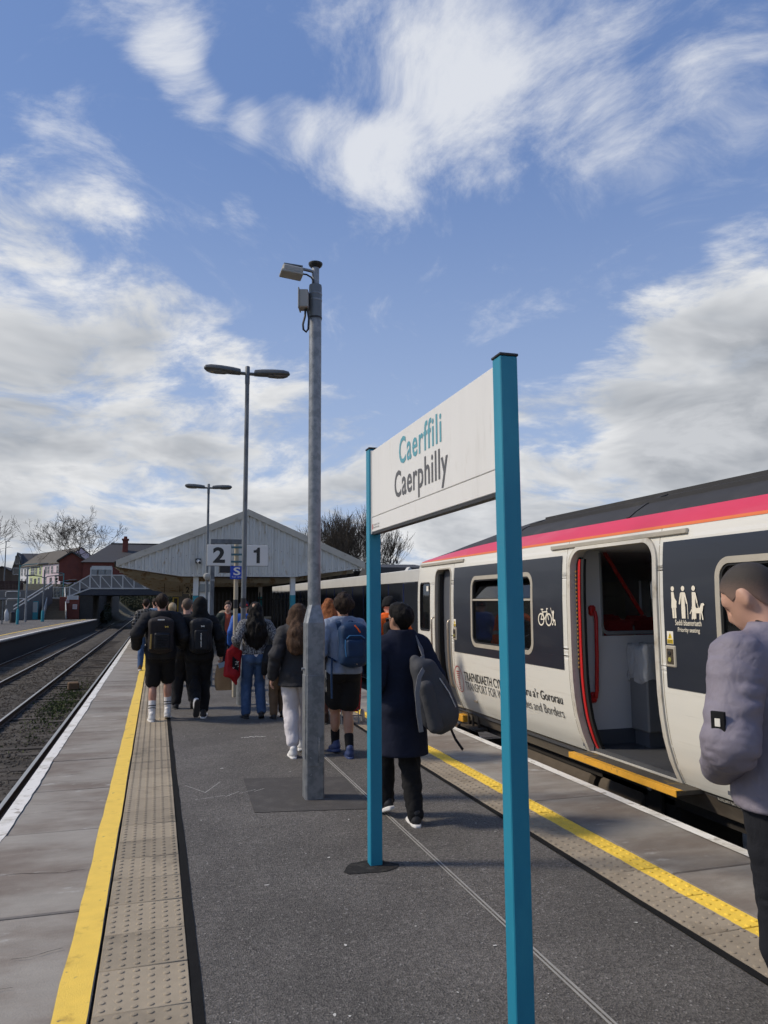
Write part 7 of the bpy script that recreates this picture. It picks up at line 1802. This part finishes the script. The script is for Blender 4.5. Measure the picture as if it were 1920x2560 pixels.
e = p.lsh+(p.lel-p.lsh)*0.72; n_ = np.array([-0.93, -0.36, 0.0]); s_ = np.array([0.36, -0.93, 0.0]); ob = MB().obox(e+n_*0.106, s_, n_, (0, 0, 1), 0.024, 0.006, 0.036, 0.002); bo = ob.build('sleeve_badge', C_blk2, p.t, world=False)
MB().obox(e+n_*0.113, s_, n_, (0, 0, 1), 0.009, 0.002, 0.013).build('badge_patch', M_wht, bo, world=False)

# --- man in a navy overcoat with a grey bag on one shoulder
X, Y = gz(1042, 2062)[:2]
p = Person('man in a navy overcoat and black trousers walking beside the sign', X-0.08, Y+0.10, RAD(2), 1.67, 0.98, SK_M, lean=0.03, head=(0.05, 0.35), lf=(-0.06, 0.24, 0.0, 0.35), rf=(0.07, -0.10, 0, 0.0), lh=(-0.205, 0.10, 0.04), rh=(0.225, 0.08, 0.06), res=0.0105, seed=8)
p.body(); p.bottom(C_blk2, 0.018, hem=0.06, amp=0.010); p.top(C_navy, 0.040, hem=-0.40, collar=0.045, name='overcoat', amp=0.006, arm_g=0.020, skirt=(0.172, 0.145, -0.02)); p.shoes(M_bshoe, M_sole_w)
p.hair(HR_blk, 0.022, low=0.012, amp=0.006, back=1)
gl = MB()
for sx in (-1, 1): gl.tube([tuple(p.hp(sx*0.083, -0.01, 0.125)), tuple(p.hp(sx*0.080, 0.085, 0.122))], 0.003, 6)
for sx in (-1, 1):
    pts = [tuple(p.hp(sx*0.036+0.026*cos(a), 0.098, 0.115+0.02*sin(a))) for a in np.linspace(0, 2*pi, 15)]; gl.tube(pts, 0.002, 5)
gl.build('spectacles', M_blkpl, p.t, 40, world=False)
C_bag = cloth('bag_grey_canvas', (0.060, 0.062, 0.068), rough=0.75, bump=0.35, bs=6)
t = p.worn('slouchy dark grey backpack hanging from one shoulder of the navy overcoat', 'backpack', 'backpack')
bc = p.tp(0.155, -0.30, 0.10); Mb = rotz(0.25)@roty(-0.22)@rotx(-0.10)
q = lambda a, b, c: bc+Mb@np.array([a, b, c])
pr = [Ell(q(0, 0, -0.06), (0.165, 0.095, 0.24), Mb), Ell(q(0.03, 0.0, -0.17), (0.150, 0.100, 0.13), Mb), RBox(q(-0.02, 0.0, 0.05), (0.095, 0.060, 0.20), 0.05, Mb), Cone(q(-0.05, 0.02, 0.20), q(-0.06, 0.04, 0.27), 0.055, 0.035)]
F0 = field(pr, 0.06); lo, hi = bounds(pr, 0.03)
isobuild('pack_body', lambda P: F0(P)+0.006*vnoise(P, (9, 9, 6), 4)+0.004*vnoise(P, (20, 20, 9), 5), lo, hi, 0.009, C_bag, t)
pr = [RBox(q(-0.085, -0.055, -0.08), (0.060, 0.055, 0.20), 0.05, Mb)]; F1 = field(pr, 0.03); lo, hi = bounds(pr, 0.02)
isobuild('side_pocket', lambda P: F1(P)+0.004*vnoise(P, (10, 10, 6), 7), lo, hi, 0.009, C_bag, t)
MB().tube([tuple(q(0.035, -0.085, 0.10)), tuple(q(0.075, -0.104, -0.02)), tuple(q(0.105, -0.098, -0.14))], 0.0045, 6).build('zip_piping', pm('zip_light', (0.5, 0.5, 0.5), 0.4), t, 40, world=False)
def band_(pts, wd, name, mat, par, thick=0.006):
    pts = [np.array(a, float) for a in pts]; vs = []; fs = []; n = len(pts); cen = p.tp(0, 0, 0.3)
    for i, a in enumerate(pts):
        tn = pts[min(i+1, n-1)]-pts[max(i-1, 0)]; tn /= np.linalg.norm(tn); out = a-cen; out[2] *= 0.3; out -= tn*(out@tn); out /= np.linalg.norm(out); sd = np.cross(tn, out)
        for (u_, c_) in ((-1, 0), (1, 0), (1, 1), (-1, 1)): vs.append(tuple(a+sd*u_*wd/2+out*c_*thick))
    for i in range(n-1):
        for j in range(4): fs.append((i*4+j, i*4+(j+1) % 4, i*4+4+(j+1) % 4, i*4+4+j))
    return MB().add(vs, fs).build(name, mat, par, 40, world=False)
C_strap = cloth('webbing_grey', (0.17, 0.175, 0.185), rough=0.8, bump=0.2)
band_([q(-0.05, 0.0, 0.25), p.tp(0.125, -0.185, 0.36), p.tp(0.120, -0.150, 0.44), p.tp(0.118, -0.08, 0.525), p.tp(0.12, 0.0, 0.560), p.tp(0.12, 0.09, 0.52), p.tp(0.14, 0.16, 0.36), p.tp(0.2, 0.13, 0.15), q(0.05, 0.10, -0.1)], 0.060, 'strap', C_strap, t)
band_([q(-0.07, -0.06, 0.20), q(-0.15, -0.10, 0.16), q(-0.20, -0.10, 0.06), q(-0.225, -0.09, -0.08), q(-0.235, -0.08, -0.22)], 0.034, 'loose_strap', C_strap, t)
band_([q(0.06, -0.02, -0.28), q(0.075, -0.03, -0.38), q(0.11, -0.04, -0.47)], 0.022, 'strap_tail', C_blk2, t)

# --- man in a grey blue jacket and black shorts with a blue backpack
X, Y = gz(866, 1898)[:2]
p = Person('man with dark curly hair in a grey blue jacket and black shorts', X, Y+0.12, RAD(3), 1.77, 1.03, SK_M, lean=0.06, head=(0.02, -0.05), lf=(-0.015, 0.28, 0.0, 0.15), rf=(0.05, -0.05, 0, 0.0), lh=(-0.29, 0.10, 0.0), rh=(0.25, 0.20, 0.10), res=0.0125, seed=14)
p.body(SK_M); p.bottom(C_blk2, 0.016, hem=0.60, flare=0.028, name='shorts'); p.top(C_grybl, 0.032, hem=-0.05, collar=0.02, amp=0.010, arm_g=0.022); p.shoes(M_blshoe, M_blshoe); p.socks(C_blk2, 0.14)
p.hair(HR_dbr, 0.032, low=0.012, amp=0.013, freq=38, back=1); p.hand(-1, 0.5)
sx = MB()
for i in range(3): sx.tube([tuple(p.lhip+np.array([-0.105-0.004*i, -0.03+0.022*i, 0.02])), tuple(p.lhip*0.45+p.lkn*0.55+np.array([-0.108, -0.03+0.022*i, 0.0]))], 0.005, 5)
sx.build('shorts_stripe', M_wht, p.t, 40, world=False)
C_bp = cloth('pack_blue', (0.012, 0.035, 0.085), rough=0.6, bump=0.4, bs=8)
t, y0, onp = backpack(p, 'blue hiking backpack with a light blue trimmed pocket', C_bp, 0.29, 0.47, 0.17, 0.25, xo=0.04, pocket=(0.20, 0.20, -0.04, 0.0), seed=3, strap_mat=C_bp)
MB().tube([onp(-0.10, 0.07, -0.05), onp(-0.07, 0.10, -0.045), onp(0.06, 0.10, -0.045), onp(0.10, 0.07, -0.05)], 0.006, 6).build('trim', pm('trim_light_blue', (0.03, 0.16, 0.36), 0.5), t, 40, world=False)
MB().tube([onp(-0.115, 0.06, -0.045), onp(-0.12, -0.02, -0.04), onp(-0.11, -0.12, -0.045)], 0.006, 6).build('trim', pm('trim_light_blue', (0.03, 0.16, 0.36), 0.5), t, 40, world=False)
MB().tube([onp(0.0, 0.21, -0.08), onp(0.03, 0.17, -0.062), onp(0.055, 0.13, -0.06)], 0.008, 6).build('zip_pull', C_org, t, 40, world=False)
MB().obox(onp(0.0, -0.185, -0.072), (1,0,0), (0,1,0), (0,0,1), 0.022, 0.004, 0.014, 0.002).build('badge', M_wht, t, world=False)
MB().tube([tuple(p.tp(-0.17, -0.14, 0.12)), tuple(p.tp(-0.185, -0.16, -0.08)), tuple(p.tp(-0.18, -0.15, -0.30))], 0.012, 6).build('strap_tail', C_bp, t, 40, world=False)

# --- woman in a black coat and white trousers, partly behind the mast
X, Y = gz(748, 1897)[:2]
p = Person('woman with wavy brown hair in a black coat and white trousers', X+0.02, Y+0.22, RAD(-6), 1.67, 0.97, SK_F, lean=0.05, head=(-0.02, -0.45), lf=(-0.06, -0.14, 0, 0.0), rf=(0.06, 0.24, 0, 0.1), lh=(-0.30, 0.0, -0.04), rh=(0.24, 0.18, 0.05), res=0.0125, seed=21)
p.body(); p.bottom(C_white, 0.022, hem=0.17, amp=0.010); p.top(C_char, 0.036, hem=-0.15, collar=0.03, amp=0.012, hood=True, arm_g=0.026, skirt=(0.20, 0.155, -0.01), name='coat'); p.shoes(M_wshoe, M_sole_w)
p.longhair(HR_br, 0.27, 0.080, 0.034, 0.012, sidex=-0.03, out=0.045); p.hand(-1, 0.5)
# --- child in brown trousers ahead of her
X, Y = gz(699, 1799)[:2]
p = Person('child in a black coat and brown trousers walking ahead of the woman in white trousers', X, Y+0.1, 0.0, 1.24, 1.1, SK_F, lean=0.05, lf=(-0.10, 0.0, 0, 0.0), rf=(0.10, 0.14, 0, 0.3), res=0.014, seed=22)
p.body(); p.bottom(C_brn, 0.020, hem=0.12); p.top(C_blk, 0.034, hem=-0.10, hood=True, arm_g=0.02); p.shoes(M_bshoe, M_sole_b, size=1.1); p.hair(HR_br, 0.02); p.hand(-1, 0.5); p.hand(1, 0.5)

# --- woman in a tweed knit and jeans with a red bag
X, Y = gz(637, 1799)[:2]
p = Person('woman with long black curls in a grey tweed knit and blue jeans', X, Y+0.1, RAD(2), 1.67, 1.05, SK_D, lean=0.03, head=(0.0, 0.0), lf=(-0.115, 0.06, 0, 0.05), rf=(0.105, -0.04, 0, 0.25), lh=(-0.27, 0.06, 0.12), rh=(0.32, 0.08, 0.06), res=0.0125, seed=31)
p.body(); p.bottom(C_jean, 0.012, hem=0.09, flare=0.012); p.top(tweed(), 0.030, hem=0.02, name='knit', amp=0.007, arm_g=0.022)
p._b('shirt_hem', [p.torso[0]], 0.02, 0.024, C_white, lambda P, d: np.maximum(np.maximum(d, p.pel[2]-0.03-P[:, 2]), P[:, 2]-(p.pel[2]+0.06)), 0.012)
p.shoes(M_bshoe, M_sole_b, hi=0.03); p.longhair(HR_blk, 0.38, 0.110, 0.042, 0.018); p.hand(1, 0.4); p.hand(-1, 0.6)
M_rbag = cloth('bag_red', (0.33, 0.012, 0.016), rough=0.6, bump=0.4)
t = p.worn('red carrier bag with a black printed panel hanging from the arm of the tweed knit', 'bag', 'carrier_bag')
bc = p.tp(-0.335, -0.02, -0.11); Mb = rotz(0.5)@roty(0.10)
pr = [RBox(bc, (0.13, 0.045, 0.20), 0.035, Mb), Cone(bc+np.array([0, 0, 0.18]), bc+np.array([0.06, 0.02, 0.33]), 0.055, 0.03), Cone(bc+np.array([0.0, 0, -0.15]), bc+np.array([0.05, 0, -0.30]), 0.07, 0.022)]
F0 = field(pr, 0.06); lo, hi = bounds(pr, 0.03); isobuild('bag_body', lambda P: F0(P)+0.008*vnoise(P, (10, 10, 5), 2)+0.004*vnoise(P, 22, 3), lo, hi, 0.012, M_rbag, t)
fnb = lambda u, v, l: tuple(bc+Mb@np.array([u, -0.062-l, v]))
decal(fnb, lambda f: f.poly([(-0.06, 0.10), (0.07, 0.02), (0.07, -0.13), (-0.05, -0.05)]), 'printed_panel', C_blk2, t)
def squig(f):
    r = random.Random(2)
    for i in range(12): u = r.uniform(-0.04, 0.05); v = r.uniform(-0.06, 0.03); f.line((u, v), (u+r.uniform(-0.025, 0.025), v+r.uniform(-0.02, 0.02)), 0.006)
decal(lambda u, v, l: fnb(u, v, l+0.003), squig, 'print', M_wht, t)

# --- man in black shorts and hooded jacket, black backpack with gold emblem
X, Y = gz(397, 1802)[:2]
p = Person('man in a black hooded jacket, black shorts and white striped socks', X, Y+0.05, RAD(-1), 1.80, 1.14, SK_L, lean=0.05, head=(0.06, 0.1), lf=(-0.095, -0.06, 0, 0.0), rf=(0.115, 0.12, 0, 0.22), lh=(-0.33, 0.02, 0.08), rh=(0.30, 0.10, 0.08), res=0.0125, seed=41)
p.body(SK_L); p.bottom(C_blk2, 0.020, hem=0.555, flare=0.020, name='shorts'); p.top(C_blk, 0.040, hem=-0.10, hood=True, collar=0.02, arm_g=0.034, amp=0.010); p.shoes(M_wshoe, M_sole_w); p.socks(C_wsock, 0.18, stripe=C_blk2); p.hair(HR_dbr, 0.014)
ob = p.rfo; 
for f_, M_ in (p.lfo, p.rfo): MB().tube([tuple(f_((sx*0.044, 0.0, 0.016))) for sx in (-1, -0.5)]+[tuple(f_((0, -0.067, 0.016)))]+[tuple(f_((sx*0.044, 0.0, 0.016))) for sx in (0.5, 1)], 0.006, 6).build('heel_tab', C_blk2, p.t, 40, world=False)
t, y0, onp = backpack(p, 'black backpack with a ribbed pocket and gold emblem', cloth('pack_black_brown', (0.022, 0.018, 0.018), rough=0.7), 0.34, 0.50, 0.19, 0.22, pocket=(0.22, 0.24, -0.08, 0.02), pm_=cloth('pack_rib', (0.010, 0.012, 0.016), rough=0.45), seed=7, strap_mat=C_blk)
decal(lambda u, v, l: onp(u, v, l-0.030), interlock(0.075, 0.115, 0.036), 'emblem', pm('gold_print', (0.62, 0.42, 0.05), 0.4), t)
for k in range(6): MB().tube([onp(-0.075, 0.0-k*0.032, -0.008), onp(0.02, 0.003-k*0.032, 0.004), onp(0.115, 0.0-k*0.032, -0.008)], 0.007, 6).build('rib', C_blk, t, 40, world=False)
MB().tube([onp(-0.125, 0.02, -0.035), onp(-0.13, -0.18, -0.03)], 0.014, 6).build('gold_trim', pm('gold_dull', (0.26, 0.17, 0.04), 0.5), t, 40, world=False)
decal(lambda u, v, l: onp(u, v, l-0.045), lambda f: f.poly([(-0.045, 0.205), (0.045, 0.205), (0.045, 0.220), (-0.045, 0.220)]), 'white_tag', M_wht, t)

# --- hooded youth in joggers, black backpack with white emblem, paper bag in the hand
X, Y = gz(503, 1797)[:2]
p = Person('person with a black hood up, black joggers and black and white trainers', X-0.04, Y+0.10, RAD(1), 1.76, 1.05, SK_F, lean=0.07, head=(0.08, 0.05), lf=(-0.055, -0.34, 0.06, 1.15), rf=(0.075, 0.0, 0, 0.0), lh=(-0.24, 0.22, 0.12), rh=(0.31, -0.06, -0.02), res=0.0125, seed=51)
p.body(); p.bottom(C_blk2, 0.026, hem=0.14, amp=0.010); p.top(C_blk2, 0.036, hem=-0.10, collar=0.0, arm_g=0.026, amp=0.010); p.hoodup(C_blk2); p.shoes(M_bshoe, M_sole_w, which=(1,)); p.shoes(M_wshoe, M_sole_b, which=(0,)); p.socks(C_wsock, 0.10); p.hand(1, 1.0)
f_, M_ = p.rfo
MB().tube([tuple(f_((0.046, -0.03, -0.035))), tuple(f_((0.050, 0.05, -0.05))), tuple(f_((0.044, 0.11, -0.045)))], 0.013, 6).build('shoe_panel', M_wshoe, p.t, 40, world=False)
t, y0, onp = backpack(p, 'black backpack with a white emblem and vertical white lettering', cloth('pack_black', (0.010, 0.011, 0.014), rough=0.55), 0.31, 0.50, 0.18, 0.24, pocket=(0.20, 0.30, -0.06, 0.0), seed=9, strap_mat=C_blk2)
decal(lambda u, v, l: onp(u, v, l-0.020), interlock(0.015, 0.135, 0.034), 'emblem', M_wht, t)
vs_, fs_ = text2d('UNDER ARMOUR', width=0.20, height=0.016, bold=0.02)
me = bpy.data.meshes.new('lettering'); me.from_pydata([onp(0.0-b_, -0.16+a_, 0.004) for a_, b_ in vs_], [], fs_); me.materials.append(M_wht); link('lettering', me, t, False)
M_paper = pm('brown_paper', (0.33, 0.21, 0.105), 0.8, var=0.12, vs=8, bump=0.6, bs=10, dist=0.03)
t = p.worn('crumpled brown paper carrier bag in the hand of the hooded walker', 'paper bag', 'paper_bag')
hw = p.rwr; bx0 = hw+np.array([0.03, 0.0, -0.36]); r = random.Random(3); vs = []; fs = []; n = 20
for k, (z, wx, wy) in enumerate(((0.20, 0.085, 0.02), (0.12, 0.10, 0.045), (0.0, 0.115, 0.062), (-0.10, 0.118, 0.066), (-0.165, 0.112, 0.062), (-0.172, 0.02, 0.01))):
    for j in range(n):
        a = 2*pi*j/n; c_, s_ = cos(a), sin(a); kk = 1/max(abs(c_)/wx, abs(s_)/wy)+r.uniform(-0.006, 0.006)*(k < 5); vs.append(tuple(bx0+np.array([c_*kk+0.03*(z < 0)*abs(z)*3, s_*kk, z+0.02*sin(a*3)*(k == 0)])))
for i in range(5):
    for j in range(n): fs.append((i*n+j, i*n+(j+1) % n, i*n+n+(j+1) % n, i*n+n+j))
MB().add(vs, fs).build('bag_body', M_paper, t, 30, world=False)
for yy_ in (-0.02, 0.02): MB().tube([tuple(bx0+np.array([-0.04, yy_, 0.19])), tuple(hw+np.array([-0.01, yy_*0.4, -0.09])), tuple(hw+np.array([0.015, yy_*0.4, -0.09])), tuple(bx0+np.array([0.04, yy_, 0.19]))], 0.004, 6).build('handle', M_paper, t, 40, world=False)
MB().obox(tuple(bx0+np.array([-0.02, -0.03, 0.20])), (1,0,0.3), (0,1,0), (-0.3,0,1), 0.05, 0.004, 0.035).build('receipt', pm('paper_blue', (0.30, 0.42, 0.52), 0.6), t, world=False)

# --- balding man in a black jacket between them
X, Y = gz(462, 1772)[:2]
p = Person('balding man in a black jacket and loose black trousers', X, Y, 0.0, 1.74, 1.06, SK_F, lean=0.05, head=(0.10, 0.0), lf=(-0.14, 0.06, 0, 0.0), rf=(0.12, -0.10, 0, 0.5), res=0.0135, seed=61)
p.body(); p.bottom(C_blk, 0.030, hem=0.12, taper=0.015, amp=0.012); p.top(C_blk, 0.036, hem=-0.14, hood=True, arm_g=0.026); p.shoes(M_bshoe, M_sole_b); p.hair(pm('hair_thin_brown', (0.10, 0.070, 0.05), 0.8, var=0.5, vs=150, bump=0.3, bs=200), 0.004, low=0.03, amp=0.001); p.hand(-1); p.hand(1)
b_ = backpack(p, 'dark backpack with pale strap edges on the balding man', C_blk2, 0.30, 0.44, 0.15, 0.22, seed=12, strap_mat=C_char)

# --- pair in the distance at the left
X, Y = gz(352, 1676)[:2]
p = Person('man in a black and white plaid shirt and jeans walking near the yellow line', X+0.08, Y, RAD(-4), 1.76, 1.0, SK_F, head=(0.12, 0.0), lf=(-0.09, -0.12, 0, 0.1), rf=(0.1, 0.2, 0, 0.0), res=0.018, seed=71)
p.body(); p.bottom(C_jean, 0.014); p.top(plaid('plaid_black_white', (0.022, 0.021, 0.020), (0.30, 0.28, 0.25)), 0.026, hem=-0.12, collar=0.015, name='shirt'); p.shoes(C_brn, M_sole_w); p.hair(HR_dbr, 0.010); p.hand(-1); p.hand(1)
X, Y = gz(378, 1668)[:2]
p = Person('man with short dark hair in a pale blue shirt beside the plaid shirt', X+0.06, Y+0.5, 0.0, 1.78, 1.0, SK_F, head=(0.1, 0.0), res=0.019, seed=72)
p.body(); p.bottom(C_dkjean, 0.014); p.top(cloth('cotton_pale_blue', (0.16, 0.22, 0.30)), 0.024, hem=-0.10, name='shirt'); p.shoes(M_bshoe, M_sole_b); p.hair(HR_dbr, 0.010)
def extra(label, px, Y_, H_, topc, botc, hairm, seed, rz=0.0, skin=SK_F, fem=False, dx=0.0, hood=False, head=(0.0, 0.0), cap=None, bld=1.0):
    X = gy(px, 1520, Y_)[0]; q = Person(label, X+dx, Y_, rz, H_, bld, skin, head=head, res=0.018, seed=seed, lf=(-0.09, 0.15*(1 if seed % 2 else -1), 0, 0.1), rf=(0.1, 0.15*(-1 if seed % 2 else 1), 0, 0.1))
    q.body(); q.bottom(botc, 0.015); q.top(topc, 0.03, hem=-0.14, hood=hood, arm_g=0.02); q.shoes(M_bshoe, M_sole_b)
    if fem: q.longhair(hairm, 0.22, 0.08, 0.034, 0.01)
    elif cap: q.beanie(cap, 0.115, name='cap')
    else: q.hair(hairm, 0.012)
    return q
extra('fair haired walker in a black coat beyond the hooded jacket', 431, 16.2, 1.66, C_blk, C_blk2, HR_bl, 81, hood=True)
extra('walker with grey hair in a dark coat ahead of the balding man', 474, 17.4, 1.72, C_char, C_dkjean, HR_gr, 82)
extra('walker with ginger hair in a dark red scarf and coat in the crowd', 487, 18.6, 1.66, cloth('wool_maroon', (0.07, 0.012, 0.014)), C_blk2, HR_gin, 83, fem=True)
# --- man facing the camera in a dark green jacket
X, Y = gz(556, 1681)[:2]
p = Person('man in an open dark green jacket and rust red shirt walking back along the platform', X+0.10, Y, RAD(180), 1.66, 1.04, SK_F, lean=0.02, head=(0.0, 0.0), lf=(-0.09, 0.14, 0, 0.0), rf=(0.10, -0.10, 0, 0.1), res=0.0135, seed=91)
p.body(); p.eyes(); p.bottom(C_dkjean, 0.014); p.top(C_rust, 0.014, hem=-0.04, name='shirt'); p.shoes(M_bshoe, M_sole_b); p.hair(HR_dbr, 0.012); p.hand(-1); p.hand(1)
F0 = field(p.torso+p.butt+[Cone(a_.a, a_.b, a_.ra+0.012, a_.rb+0.014) for a_ in p.larm+p.rarm], 0.035, 0.030)
hz_ = p.pel[2]-0.16
def Fj(P):
    d = F0(P); d = np.maximum(d, np.where(np.abs(P[:, 0]) > 0.19, -1, hz_-P[:, 2])); d = np.maximum(d, P[:, 2]-(p.nb[2]+0.03)); return smax(d, np.where(P[:, 1] > 0.0, 0.075-0.02*(P[:, 2]-1.0)-np.abs(P[:, 0]), -1), 0.01)
lo, hi = bounds(p.torso+p.larm+p.rarm, 0.06); isobuild('jacket', Fj, lo, hi, 0.0135, C_green, p.t)
MB().tube([tuple(p.hp(-0.022, 0.094, 0.064)), tuple(p.hp(0.0, 0.099, 0.063)), tuple(p.hp(0.022, 0.094, 0.064))], 0.004, 6).build('mouth', pm('lip', (0.30, 0.11, 0.09), 0.5), p.t, 40, world=False)
extra('walker in a beige coat just behind the man in the green jacket', 571, 20.2, 1.70, C_beige, C_beige, HR_br, 84, head=(0, 0.3), rz=RAD(180))
q_ = extra('walker in a bright blue jacket and navy cap beyond the lamp post', 611, 14.9, 1.70, C_blue, C_dkjean, HR_dbr, 85, cap=cloth('cap_navy', (0.012, 0.018, 0.045)), skin=SK_F)
MB().tube([tuple(q_.hp(0.02, -0.105, 0.16)), tuple(q_.hp(0.05, -0.09, 0.15))], 0.02, 6).build('cap_badge', M_tred, q_.t, 40, world=False)
# --- woman with ginger hair beyond the mast, tartan shopping trolley beside her
X, Y = gz(823, 1806)[:2]
p = Person('woman with long ginger hair and brown boots beyond the mast', X, Y, 0.0, 1.72, 0.97, SK_L, lf=(-0.08, -0.08, 0, 0.0), rf=(0.09, 0.14, 0, 0.2), res=0.014, seed=95, head=(0, -0.3))
p.body(SK_L); p.bottom(cloth('tights_brown', (0.10, 0.05, 0.035)), 0.004, hem=0.1); p.top(C_char, 0.035, hem=-0.30, skirt=(0.20, 0.16, 0.0), arm_g=0.02, name='coat'); p.shoes(cloth('suede_brown', (0.035, 0.022, 0.016)), M_sole_b, hi=0.03); p.socks(cloth('boot_brown', (0.035, 0.022, 0.016)), 0.30, 0.012); p.longhair(HR_gin, 0.38, 0.095, 0.038, 0.010, sidex=0.03); p.hand(1)
X, Y = gz(887, 1812)[:2]
t = thing('shopping_trolley', 'red tartan shopping trolley on pale wheels beyond the blue backpack', 'trolley', (X-0.06, Y+0.15, 0.0))
tb = MB(); tb.obox((0, 0, 0.50), (1,0,0), (0,0.98,0.17), (0,-0.17,0.98), 0.17, 0.12, 0.33, 0.03); tb.build('bag', plaid('tartan_red', (0.36, 0.015, 0.02), (0.10, 0.02, 0.03), 0.11, 0.14), t, world=False)
MB().tube([(-0.13, 0.12, 0.16), (-0.13, 0.20, 0.95), (0, 0.22, 1.0), (0.13, 0.20, 0.95), (0.13, 0.12, 0.16)], 0.009, 8).build('handle_frame', M_galv, t, 40, world=False)
MB().tube([(-0.24, 0.10, 0.085), (0.24, 0.10, 0.085)], 0.008, 8).build('axle', M_galv, t, 40, world=False)
for sx in (-1, 1): MB().lathe([(0.085, -0.012), (0.088, 0.0), (0.085, 0.012), (0.04, 0.010), (0.0, 0.012)], 18, (sx*0.235, 0.10, 0.088), (1,0,0)).build('wheel', pm('wheel_pale', (0.5, 0.48, 0.44), 0.5), t, 40, world=False)
for sx in (-1, 1): MB().tube([(sx*0.12, -0.12, 0.0), (sx*0.12, -0.11, 0.2)], 0.008, 6).build('stand', M_galv, t, 40, world=False)
# --- track worker in orange with a black bag
X = gy(966, 1560, 10.3)[0]
p = Person('worker in an orange high visibility jacket and black beanie beside the train', X+0.06, 10.3, RAD(4), 1.74, 1.06, SK_F, head=(0.05, 0.25), lf=(-0.09, 0.1, 0, 0.0), rf=(0.1, -0.12, 0, 0.1), res=0.013, seed=99)
p.body(); p.bottom(cloth('hi_vis_trousers', (0.70, 0.10, 0.012)), 0.024, hem=0.1); p.top(C_org, 0.04, hem=-0.14, collar=0.03, arm_g=0.028, amp=0.01); p.shoes(M_bshoe, M_sole_b); p.beanie(C_blk2, 0.10, 0.02); p.hand(-1); p.hand(1)
M_ref = pm('reflective_tape', (0.42, 0.44, 0.45), 0.3, 0.3)
for a_ in (p.larm[0], p.rarm[0]):
    c0 = a_.a+(a_.b-a_.a)*0.72; c1 = a_.a+(a_.b-a_.a)*0.92; MB().tube([tuple(c0), tuple(c1)], a_.rb+0.052, 16).build('reflective_band', M_ref, p.t, 40, world=False)
t, y0, onp = backpack(p, 'black backpack with a pale zip on the orange jacket', C_blk2, 0.33, 0.47, 0.17, 0.22, pocket=(0.24, 0.20, -0.10, 0.0), seed=15, strap_mat=C_blk2)
MB().tube([onp(-0.09, 0.02, -0.02), onp(0.0, -0.015, 0.0), onp(0.09, -0.06, -0.02)], 0.006, 6).build('zip', pm('zip_light', (0.5, 0.5, 0.5), 0.4), t, 40, world=False)
# --- one distant figure on the hill road
X, Y = gy(62, 1472, 150)[:2]
p = Person('distant figure in black standing below the white terraced house', X, 150, 0.0, 1.75, 1.05, SK_F, res=0.03, seed=101, z=gy(62, 1473, 150)[2], group='people on the hill')
p.body(); p.top(C_blk, 0.03, hem=-0.1); p.bottom(C_blk2, 0.02); p.hair(HR_dbr, 0.012)
